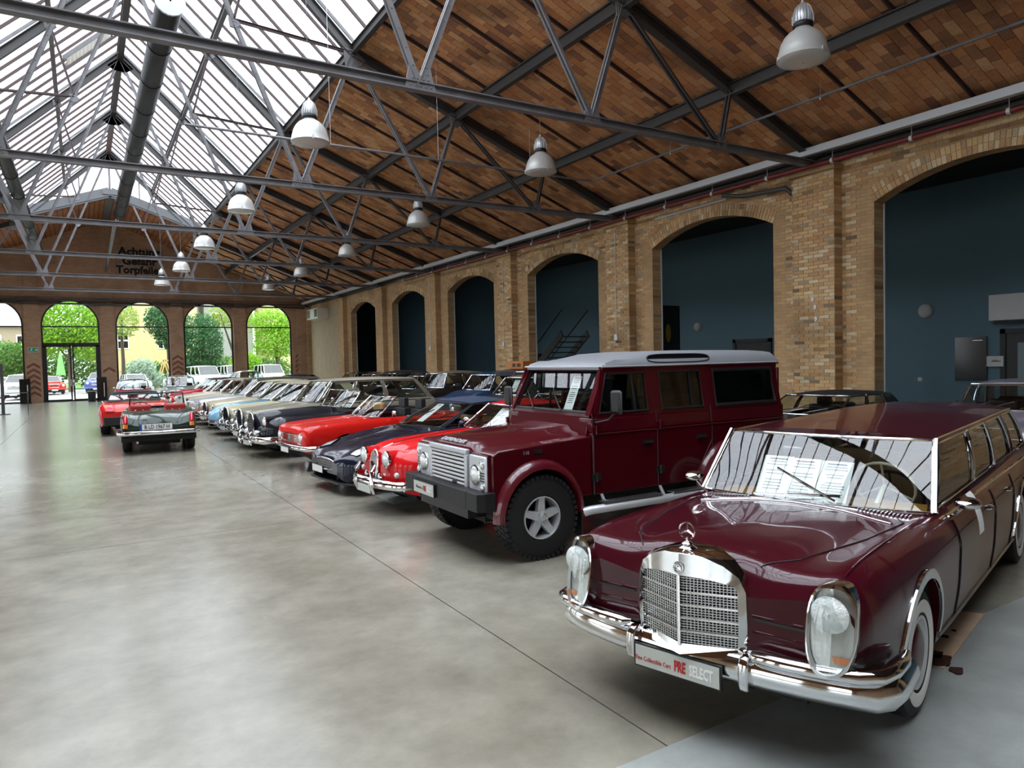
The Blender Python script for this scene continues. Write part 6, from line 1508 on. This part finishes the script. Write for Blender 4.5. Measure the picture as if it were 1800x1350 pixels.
saloon('saloon_car','black low saloon with chrome trim in the second row, fourth from the far corner',(8.4,23.2,8),'blackcar',rz=1.42,roof='softblack',cz=1.0)
saloon('convertible','black canvas-topped car in the second row under the narrow arches',(8.4,25.8,8),'blackcar',rz=1.50,roof='softblack',cz=1.05,crown=.12,xr=3.3)
saloon('saloon_car','dark car with grey roof in the second row, near the far corner',(8.6,28.6,8),'darkgrey',rz=1.44,roof='darkgrey',cz=1.0)
saloon('saloon_car','black car in the second row beside the render panel corner',(9.0,32.0,8),'blackcar',rz=1.48,roof='blackcar',cz=1.05)
saloon('convertible','black convertible with open frame behind the maroon limousine roof',(9.5,7.9,6),'blackcar',L=4.4,rz=1.16,cz=.86,roof='softblack',xs=1.3,xt=1.9,xr=3.4)
saloon('saloon_car','lilac-silver saloon parked against the teal room at the right edge',(11.0,5.0,14),'lilac',L=4.8,w=.86,rz=1.36,cz=.98,xs=1.3,xt=1.7,xr=3.4,roof='lilac')
# ================================================================= outside
MT['asphalt']=mat('asphalt',(.20,.20,.20),.85,noise=(.8,(.26,.26,.25),.8)); MT['paving']=mat('pale_paving',(.48,.48,.46),.8,noise=(1.2,(.40,.41,.40),.8)); MT['grass']=mat('grass',(.07,.16,.02),.9,noise=(2,(.10,.22,.03),.9))
g=tag(empty('ground'),kind='structure')
m_=MB(); m_.box(-60,70,YF+.36,130,-.25,-.03); m_.obj('asphalt','asphalt',g); m_=MB(); m_.box(-90,XL-.35,-30,130,-.25,-.04); m_.obj('yard','asphalt',g)
m_=MB(); m_.box(-14,20,YF+.36,62,-.1,-.02); m_.obj('pavement','paving',g); m_=MB(); m_.box(-40,60,84,130,-.1,.02); m_.obj('lawn','grass',g)
def leafmat(name,a,b):
    m=bpy.data.materials.new(name); m.use_nodes=True; nt=m.node_tree; bs=nt.nodes['Principled BSDF']; ge=nt.nodes.new('ShaderNodeNewGeometry'); x=nt.nodes.new('ShaderNodeMix'); x.data_type='RGBA'
    x.inputs[6].default_value=(*a,1); x.inputs[7].default_value=(*b,1); nt.links.new(ge.outputs['Random Per Island'],x.inputs[0]); nt.links.new(x.outputs[2],bs.inputs['Base Color']); bs.inputs['Roughness'].default_value=.6
    tr=nt.nodes.new('ShaderNodeBsdfTranslucent'); nt.links.new(x.outputs[2],tr.inputs[0]); ms=nt.nodes.new('ShaderNodeMixShader'); ms.inputs[0].default_value=.45
    o=nt.nodes['Material Output']; nt.links.new(bs.outputs[0],ms.inputs[1]); nt.links.new(tr.outputs[0],ms.inputs[2]); nt.links.new(ms.outputs[0],o.inputs[0]); return m
MT['leaf_bright']=leafmat('bright_leaves',(.16,.36,.015),(.32,.55,.04)); MT['leaf_mid']=leafmat('mid_leaves',(.07,.19,.03),(.14,.30,.05)); MT['leaf_dark']=leafmat('deep_leaves',(.03,.11,.035),(.07,.19,.06)); MT['leaf_pale']=leafmat('silver_leaves',(.28,.38,.26),(.45,.55,.42)); MT['leaf_yellow']=leafmat('yellow_green_leaves',(.20,.32,.04),(.35,.42,.08)); MT['leaf_orange']=leafmat('orange_leaves',(.35,.14,.05),(.5,.25,.1))
MT['bark']=mat('bark',(.08,.06,.045),.9)
def tree(label,x,y,h,blobs,leaf,n=5000,ls=.16,trunk=True,name='tree',cat='tree',tr=.16):
    t=thing(name,label,cat,(x,y,0)); R=random.Random(int(x*10+y)); m_=MB(); tot=sum(b[3]*b[4]*b[5] for b in blobs)
    for bx,by,bz,rx,ry,rz in blobs:
        for k in range(int(n*rx*ry*rz/tot)):
            while 1:
                p=Vector((R.uniform(-1,1),R.uniform(-1,1),R.uniform(-1,1)))
                if p.length<1 and R.random()<p.length+.15: break
            c=Vector((bx+p.x*rx,by+p.y*ry,bz+p.z*rz)); c+=Vector((R.gauss(0,.12),R.gauss(0,.12),R.gauss(0,.1)))
            a=Vector((R.gauss(0,1),R.gauss(0,1),R.gauss(0,1))).normalized(); b=a.orthogonal().normalized(); d=a.cross(b); s_=ls*R.uniform(.6,1.3)
            q=[c+b*s_,c+d*s_*.55,c-b*s_,c-d*s_*.55]; m_.add(q,[(0,1,2,3)])
    m_.obj('foliage',leaf,t)['kind']='stuff'
    if trunk:
        m_=MB(); top=blobs[0][2]; m_.tube([(0,0,-.05),(.05,0,top*.4),(0,.05,top*.8),(.1,0,top)],tr,8,rs=[tr*1.2,tr,tr*.75,tr*.5]); m_.obj('trunk','bark',t,smooth=60)
        for k,b_ in enumerate(blobs[:5]):
            m_=MB(); m_.tube([(0,0,top*.45),(b_[0]*.5,b_[1]*.5,(top*.45+b_[2])/2+.2),(b_[0],b_[1],b_[2]+b_[5]*.4)],tr*.5,6,rs=[tr*.6,tr*.4,tr*.2]); m_.obj('branch','bark',t,smooth=60)
    return t
tree('bright lime-green tree filling the arched window above the glass doors',-.9,74,9,[(0,0,6.3,3.2,1.8,2.6),(-1.6,0,4.6,1.8,1.5,1.6),(1.6,.3,4.4,1.9,1.5,1.6)],'leaf_bright',9000,.15)
tree('green bushy tree low in the leftmost arched window',-5.6,76,4,[(0,0,2.9,2.2,1.5,1.6),(1.0,0,2.0,1.6,1.2,1.2)],'leaf_mid',4500,.15)
tree('darker green tree at the top right of the second arched window',7.2,76,9,[(0,0,6.4,2.0,1.5,1.9),(.4,0,4.7,1.4,1.2,1.0)],'leaf_dark',4500,.14)
tree('loose yellow-green tree at the upper left of the second arched window',3.4,78,8,[(0,0,6.6,1.7,1.5,1.7)],'leaf_yellow',1500,.13)
tree('tall dark green conifer-like tree left in the third arched window',10.0,74,9,[(0,0,4.2,1.9,1.5,2.9),(-.4,0,2.0,1.8,1.3,1.4)],'leaf_dark',6500,.14)
tree('airy tree with bare forked branches in the third arched window',13.2,76,9,[(0,0,7.2,2.4,1.5,1.6),(1.3,0,6.3,1.2,1,1.2),(-1.2,0,6.9,1.2,1,1.2)],'leaf_yellow',1500,.13,tr=.22)
tree('bright green bush at the lower right of the third arched window',13.6,72,3,[(0,0,2.1,1.4,1.2,1.2)],'leaf_bright',2600,.13,name='bush',cat='bush',tr=.08)
tree('light green tree filling the fourth arched window',17.0,74,8,[(0,0,4.3,2.4,1.5,1.7),(-.6,0,6.4,1.9,1.3,1.3),(1.2,0,5.5,1.6,1.2,1.4)],'leaf_bright',5500,.14)
tree('small bush with orange leaves at the lower right of the fourth arched window',19.2,73,2,[(0,0,1.8,1.1,1,.6)],'leaf_orange',900,.13,name='bush',cat='bush',tr=.06)
tree('silvery pale shrub in the second arched window, left of the wooden swing',4.4,68,3,[(0,0,1.7,1.1,.9,1.1),(-.5,0,1.1,.9,.8,.8),(.8,0,1.0,.9,.8,.7)],'leaf_pale',2600,.13,name='bush',cat='bush',tr=.05)
tree('dark clipped hedge behind the silvery shrub and the wooden swing',7.0,79,2.5,[(-1.5,0,1.3,2.2,.9,1.3),(1.5,0,1.3,2.2,.9,1.3)],'leaf_mid',4200,.15,trunk=False,name='hedge',cat='hedge')
tree('low light-green hedge along the car park behind the white vans',10.5,71,1,[(-3,0,.7,3,.6,.7),(3,0,.7,3,.6,.7)],'leaf_yellow',3800,.13,trunk=False,name='hedge',cat='hedge')
tree('mass of green shrubs behind the parked red car',-1.8,84,3,[(-1.5,0,2.2,2.5,1.2,2.0),(2.2,0,2.2,2.5,1.2,2.0)],'leaf_mid',5000,.16,trunk=False,name='hedge',cat='hedge')
tree('green undergrowth below the trees of the third and fourth windows',14.5,79,3,[(-2.5,0,1.6,2.5,1,1.6),(2.5,0,1.5,2.8,1,1.4)],'leaf_mid',4600,.15,trunk=False,name='hedge',cat='hedge')
# houses
MT['ochre']=mat('ochre_render',(.60,.47,.24),.85,noise=(.7,(.52,.40,.20),.7)); MT['greyr']=mat('grey_render',(.34,.35,.33),.85); MT['roofgrey']=mat('slate_roof',(.20,.20,.21),.6); MT['tan_r']=mat('tan_render',(.36,.28,.19),.85)
def house(label,x0,x1,y,h,m,wins,roof=2.5,ov=.4):
    t=thing('house',label,'house',((x0+x1)/2,y,0)); cx=(x0+x1)/2; m_=MB(); m_.box(x0-cx,x1-cx,0,8,0,h); m_.obj('wall',m,t)
    m_=MB(); m_.prism([(x0-cx-ov,-ov,h),(x0-cx-ov,8+ov,h),(x0-cx-ov,4,h+roof)],(x1-x0+2*ov,0,0)); m_.obj('roof','roofgrey',t); m_=MB(); m_.box(x0-cx-ov,x1-cx+ov,-ov,0,h-.18,h); m_.obj('eaves','cream',t)
    for wx,wz,ww,wh_ in wins:
        m_=MB(); m_.box(wx-cx-ww/2,wx-cx+ww/2,-.06,.05,wz-wh_/2,wz+wh_/2); f_=m_.obj('window','cream',t)
        for sx_ in (-1,1):
            for szz in (-.25,.22): m_=MB(); a=wx-cx+sx_*ww*.24; m_.box(a-ww*.18,a+ww*.18,-.075,-.06,wz+wh_*(szz-.18),wz+wh_*(szz+.2)); m_.obj('pane','blackgloss',f_)
    return t
house('ochre rendered house with two windows seen through the second arched window',.8,12.5,96,13,'ochre',[(4.3,5.3,1.2,2.1),(8.6,5.3,1.2,2.1),(4.9,10,1.2,2.0),(9.0,9.9,1.2,2.0),(11.4,5.3,1.2,2.1)])
house('tan house with grey roof and white window in the leftmost arched window',-12.3,-3.4,87,6.6,'tan_r',[(-4.9,4.6,1.3,2.0),(-7.4,4.6,1.3,2.0)],roof=3.4)
house('grey plain building behind the trees of the third arched window',13.6,19.5,98,12,'greyr',[(15,8,1.2,1.8)])
house('yellowish house with a small window at the top of the fourth arched window',20.2,29,92,14,'ochre',[(22.6,8.4,1.1,1.6),(25,8.4,1.1,1.6),(22.6,4,1.1,1.6)])
# umbrella, swing
t=thing('parasol','closed green parasol standing behind the parked red car','parasol',(-1.55,72,0)); m_=MB(); m_.lathe([(.02,3.5),(.10,3.3),(.22,2.6),(.34,1.75),(.38,1.5),(.3,1.5)],n=10); m_.obj('canopy',mat('green_canvas',(.17,.42,.12),.8),t,smooth=30); m_=MB(); m_.tube([(0,0,-.02),(0,0,3.55)],.03,8); m_.obj('pole','alu',t); m_=MB(); m_.box(-.35,.35,-.35,.35,-.03,.06); m_.obj('base','greyr',t)
t=thing('swing_frame','wooden A-frame garden swing behind the silvery shrub','swing',(6.6,72,0)); m_=MB()
for yy in (0,2.2):
    for s in (-1,1): m_=MB(); m_.beam((s*.75,yy,0),(0,yy,2.7),.10,.10); m_.obj('leg',mat('orange_timber',(.62,.36,.12),.7) if 'timb' not in MT else MT['timb'],t); 
m_=MB(); m_.beam((0,-.2,2.7),(0,2.4,2.7),.10,.10); m_.beam((0,0,2.6),(1.6,0,2.6),.08,.08); m_.obj('top_beam','ochre',t)
# cars in the car park
paint('white_car',(.72,.76,.80)); paint('out_red',(.50,.02,.015)); paint('out_blue',(.06,.10,.30),.2); paint('out_silver',(.42,.46,.48),.3); paint('out_black',(.02,.022,.025))
def outcar(label,x,y,deg,pm,kind='hatch',name='parked_car'):
    k=dict(hatch=dict(L=4.0,w=.88,nz=.90,cz=1.02,rz=1.45,xs=1.05,xt=1.65,xr=3.3,xb=3.8,fx=.75,rx=3.3,estate=True),suv=dict(L=4.6,w=.94,nz=1.02,cz=1.15,rz=1.66,xs=1.2,xt=1.8,xr=3.8,xb=4.35,fx=.85,rx=3.7,estate=True,r=.36),van=dict(L=5.0,w=.96,nz=1.08,cz=1.25,rz=1.98,xs=.85,xt=1.5,xr=4.7,xb=4.9,fx=.85,rx=4.1,estate=True,r=.34))[kind]
    return saloon(name,label,(x,y,deg),pm,face='round',style='alloy',lampz=k['nz']-.2,lampy=.62,bz=(-.04,.5,.42,.10,dict(m=pm)),over=(),intr=False,glassm='glass_dark',grw=.34,**k)
outcar('red small car parked outside, seen through the left leaf of the glass doors',-1.9,66.5,105,'out_red')
outcar('blue car parked outside, seen through the right leaf of the glass doors',.95,66.2,78,'out_blue','suv')
outcar('white van parked outside, lower left of the third arched window',9.3,63,100,'white_car','van')
outcar('second white van outside, just right of the first in the third window',11.6,64,95,'white_car','van')
outcar('pale silver car parked outside, below the silvery shrub',3.9,62,100,'out_silver')
outcar('pale car parked outside, right half of the second arched window',7.0,62.5,95,'white_car')
outcar('white van parked outside, behind the pier left of the fourth window',14.2,62,92,'white_car','van')
outcar('pale silver car parked outside, middle of the fourth arched window',16.8,61.5,88,'out_silver','suv')
outcar('silver hatchback outside, right edge of the fourth arched window',19.6,63,90,'out_silver')
outcar('white car with black bumper just outside the leftmost arched window',-3.9,57,80,'white_car','suv')
outcar('white parked car farther off in the leftmost arched window',-5.6,62.5,80,'white_car','hatch')
# ================================================================= small interior fittings
# exit sign
t=thing('exit_sign','small green emergency exit sign on the pier left of the glass doors','sign',(px_[1]+.03,YF-.20,3.17)); m_=MB(); m_.box(-.26,.26,-.03,.04,-.15,.15); m_.obj('sign_box','platewhite',t); m_=MB(); m_.box(-.24,.24,-.034,-.03,-.13,.13); m_.obj('sign_face',mat('exit_green',(.03,.40,.22),.4),t)
m_=MB(); m_.prism([(.08,-.038,.03),(.16,-.038,.03),(.16,-.038,.07),(.22,-.038,.0),(.16,-.038,-.07),(.16,-.038,-.03),(.08,-.038,-.03)],(0,.003,0)); m_.lathe([(.03,0),(.001,0)],c=(-.08,-.037,.07),ax=(0,-1,0),n=10); m_.beam((-.08,-.037,.05),(-.12,-.037,-.04),.004,.04,up=(1,0,0)); m_.beam((-.12,-.037,-.03),(-.17,-.037,-.09),.004,.025,up=(1,0,0)); m_.beam((-.10,-.037,-.02),(-.04,-.037,-.08),.004,.025,up=(1,0,0)); m_.obj('pictogram','white_print',t)
# black steles by the doors
for x,lab in ((px_[1]-.42,'tall black display column on the floor by the pier left of the glass doors'),(px_[2]-.45,'tall black display column on the floor right of the glass doors')):
    t=thing('display_column',lab,'display',(x,YF-.75,0)); m_=MB(); m_.box(-.27,.27,-.2,.2,0,1.45); m_.obj('body','blackgloss',t,bevel=.01); m_=MB(); m_.box(.1,.14,-.206,-.2,.25,1.1); m_.obj('white_lettering','white_print',t); m_=MB(); m_.box(-.3,.3,-.24,.24,0,.04); m_.obj('foot','black',t)
t=thing('litter_bin','short dark litter bin at the foot of the glass doors','bin',(px_[2]-1.0,YF-1.6,0)); m_=MB(); m_.lathe([(.20,0),(.21,.02),(.22,.62),(.20,.64),(.17,.60),(.01,.58)],n=18); m_.obj('bin_body','black',t,smooth=40); m_=MB(); m_.lathe([(.225,.60),(.23,.62),(.225,.64)],n=18); m_.obj('rim','alu',t)
t=thing('barrier_post','dark slim post with a belt at the left edge of the picture','post',(-3.05,38.6,0)); m_=MB(); m_.beam((0,0,0),(0,0,2.25),.15,.12); m_.obj('post','steel_dark',t); m_=MB(); m_.box(-.25,.25,-.2,.2,0,.03); m_.obj('base_plate','steel_dark',t); m_=MB(); m_.tube([(.1,0,.95),(.9,.3,.93)],.02,6); m_.tube([(.9,.3,0),(.9,.3,1.0)],.02,6); m_.obj('belt_rail','steel_dark',t)
# wall unit heater at far right corner
t=thing('air_conditioner','pale wall-mounted fan unit under the eaves in the far right corner','air conditioner',(XW-.02,YF-3.6,5.30)); m_=MB(); m_.box(-.75,-.0,-1.25,1.25,-.35,.35); m_.obj('casing','cream',t,bevel=.03)
for s in (-1,1): m_=MB(); m_.box(-.765,-.75,s*.85-.3,s*.85+.3,-.24,.26); m_.obj('fan_grille','black',t)
# fittings in the teal rooms (walls at x = XI)
def at_room(y,z,d=.0): return (XI-d,y,z)
MT['globe']=mat('opal_glass',(.62,.63,.62),.2)
for y,z,r,lab in ((10.6,3.0,.20,'round white wall lamp on the teal wall in the nearest arch'),(18.9,3.0,.17,'round white wall lamp on the teal wall, seen above the tall off-roader'),(33.6,3.0,.19,'round white wall lamp on the teal wall, left side of the fifth arch'),(41.0,2.9,.19,'round white wall lamp on the teal wall in the farthest lit arch')):
    t=thing('wall_lamp',lab,'lamp',at_room(y,z)); m_=MB(); m_.lathe([(r*1.02,.0),(r*1.02,.03),(r,.035)],ax=(-1,0,0),n=28); m_.obj('base_ring','alu',t); m_=MB(); m_.lathe([(r,.03),(r*.9,.08),(r*.6,.13),(.003,.15)],ax=(-1,0,0),n=28); m_.obj('glass_shade','globe',t,smooth=60)
t=thing('lightbox_sign','long blank white box sign over the dark door in the nearest arch','sign',at_room(6.9,2.95)); m_=MB(); m_.box(-.22,0,-2.9,2.05,-.32,.32); m_.obj('sign_box','platewhite',t,bevel=.01); m_=MB(); m_.box(-.20,0,-2.8,1.95,-.40,-.33); m_.obj('under_rail','black',t)
def room_door(n,y0,y1,h,leaf='black',glass=True):
    d=tag(empty('door_%d'%n,(XI,0,0)),kind='structure'); m_=MB(); m_.box(-.09,0,y0,y0+.12,0,h); m_.box(-.09,0,y1-.12,y1,0,h); m_.box(-.09,0,y0,y1,h-.12,h); m_.obj('door_frame','doorframe',d)
    m_=MB(); m_.box(-.05,-.01,y0+.12,y1-.12,.02,h-.12); l=m_.obj('door_leaf','doorleaf',d)
    if glass: m_=MB(); yy=y1-.55; m_.box(-.062,-.05,yy,yy+.17,.5,h-.35); m_.obj('glass_strip','globe2',l)
    m_=MB(); m_.tube([(-.05,y1-.22,1.05),(-.11,y1-.22,1.05),(-.11,y1-.34,1.05)],.012,6); m_.obj('door_handle','chrome_dull',l)
MT['doorframe']=mat('dark_grey_frame',(.045,.045,.05),.5); MT['doorleaf']=mat('charcoal_door',(.06,.058,.058),.5); MT['globe2']=mat('frosted_strip',(.30,.38,.40),.15)
room_door(2,7.05,8.75,2.42); room_door(3,15.6,17.2,2.46,glass=False); room_door(4,29.4,30.5,2.2,glass=False); room_door(5,38.0,39.0,2.2,glass=False)
t=thing('notice_board','black rectangular panel on the teal wall left of the dark door','board',at_room(9.45,1.75)); m_=MB(); m_.box(-.05,0,-.38,.38,-.62,.50); m_.obj('panel','blackgloss',t); m_=MB(); m_.box(-.055,-.05,-.28,-.05,.40,.415); m_.obj('printed_line','chrome_dull',t)
t=thing('door_sign','small white sign with black print between the black panel and the door','sign',at_room(8.85,1.62,.10)); m_=MB(); m_.box(-.02,.0,-.19,.19,-.13,.13); m_.obj('plate','platewhite',t); m_=MB(); m_.box(-.024,-.02,-.13,.08,-.01,.01); m_.box(-.024,-.02,-.06,.05,.02,.035); m_.obj('print','ink',t); m_=MB(); m_.box(0,.10,-.02,.02,-.02,.02); m_.obj('bracket','alu',t)
t=thing('wall_switch','small white switch low on the teal wall in the nearest arch','switch',at_room(10.75,1.15)); m_=MB(); m_.box(-.03,0,-.06,.06,-.05,.05); m_.obj('plate','platewhite',t,bevel=.006); m_=MB(); m_.box(-.04,-.03,-.03,.03,-.03,.03); m_.obj('rocker','cream',t)
t=thing('wall_poster','dark framed picture at the left edge of the second arch','picture',(XB+1.2,TY[4]-.2,2.75)); m_=MB(); m_.box(-.5,.5,-.05,0,-.75,.75); m_.obj('frame','black',t); m_=MB(); m_.lathe([(.18,0),(.01,0)],c=(0,-.056,-.1),ax=(0,-1,0),n=20,ell=(.6,1.6)); m_.obj('yellow_print',mat('dull_yellow',(.35,.27,.02),.5),t)
# dark stair flight in the third arch
st=thing('staircase','dark steel staircase seen through the third arch above the car roofs','stairs',(XB+2.0,24.2,0))
for k in range(14): m_=MB(); m_.box(-.6,.6,-.14+.28*k-1.8,.14+.28*k-1.8,.2*(14-k)-.04,.2*(14-k)); m_.obj('step','steel_dark',st)
for s in (-1,1): m_=MB(); m_.beam((s*.62,-2.0,2.9),(s*.62,2.1,0),.05,.30); m_.obj('stringer','steel_dark',st); m_=MB(); m_.tube([(s*.62,-2.0,3.8),(s*.62,2.1,.9)],.025,8); m_.obj('handrail','steel_dark',st)
# orange box sign in front of the wall
t=thing('orange_box','orange box with black lettering standing by the wall behind the off-roader','box',(13.3,21.2,1.60)); m_=MB(); m_.box(-.25,.25,-.45,.45,0,.28); m_.obj('box_body',mat('orange_plastic',(.65,.20,.04),.5),t,bevel=.02); m_=MB(); m_.box(-.256,-.25,-.3,-.05,.08,.2); m_.box(-.256,-.25,.05,.25,.08,.2); m_.obj('black_letters','ink',t)
sh=thing('wooden_shelf','dark low shelf carrying the orange box by the brick wall','shelf',(13.3,21.2,0)); m_=MB(); m_.box(-.3,.3,-.7,.7,1.55,1.595); m_.obj('board','black',sh)
for a in (-.65,.65):
    for b_ in (-.26,.26): m_=MB(); m_.box(b_-.02,b_+.02,a-.02,a+.02,0,1.55); m_.obj('leg','black',sh)
# floor plates
t=tag(MB().obj('x','steel') if False else empty('floor_cover'),'rectangular flush metal cover in the floor under the red roadster','floor cover'); m_=MB(); m_.prism([(3.55,9.0,.003),(3.95,9.0,.003),(3.95,10.0,.003),(3.55,10.0,.003)],(0,0,.004)); m_.obj('plate','floor_paint',t)
# conduit with socket on pilasters
for i in (4,5,6): 
    m_=MB(); m_.tube([(XP-.025,TY[i]+.05,5.0*K-.1),(XP-.025,TY[i]+.05,2.6)],.012,6); m_.box(XP-.06,XP-.012,TY[i]-.02,TY[i]+.12,2.45,2.62); tag(m_.obj('conduit','galv'),'thin grey conduit down the front of the %s pilaster'%['','','','','second','third','fourth'][i],'conduit')
m_=MB(); 
t=thing('wall_anchor','white plaster patches and old iron anchors on the nearest pilaster','wall anchor',(XP,TY[3],2.75))
for dz,dy in ((.35,0),(.18,-.06),(-.08,-.08)): m_=MB(); m_.lathe([(.05,0),(.045,.02),(.01,.03)],c=(-.008,dy,dz),ax=(-1,0,0),n=9,ell=(.8,1.2)); m_.obj('plaster_patch','platewhite',t)
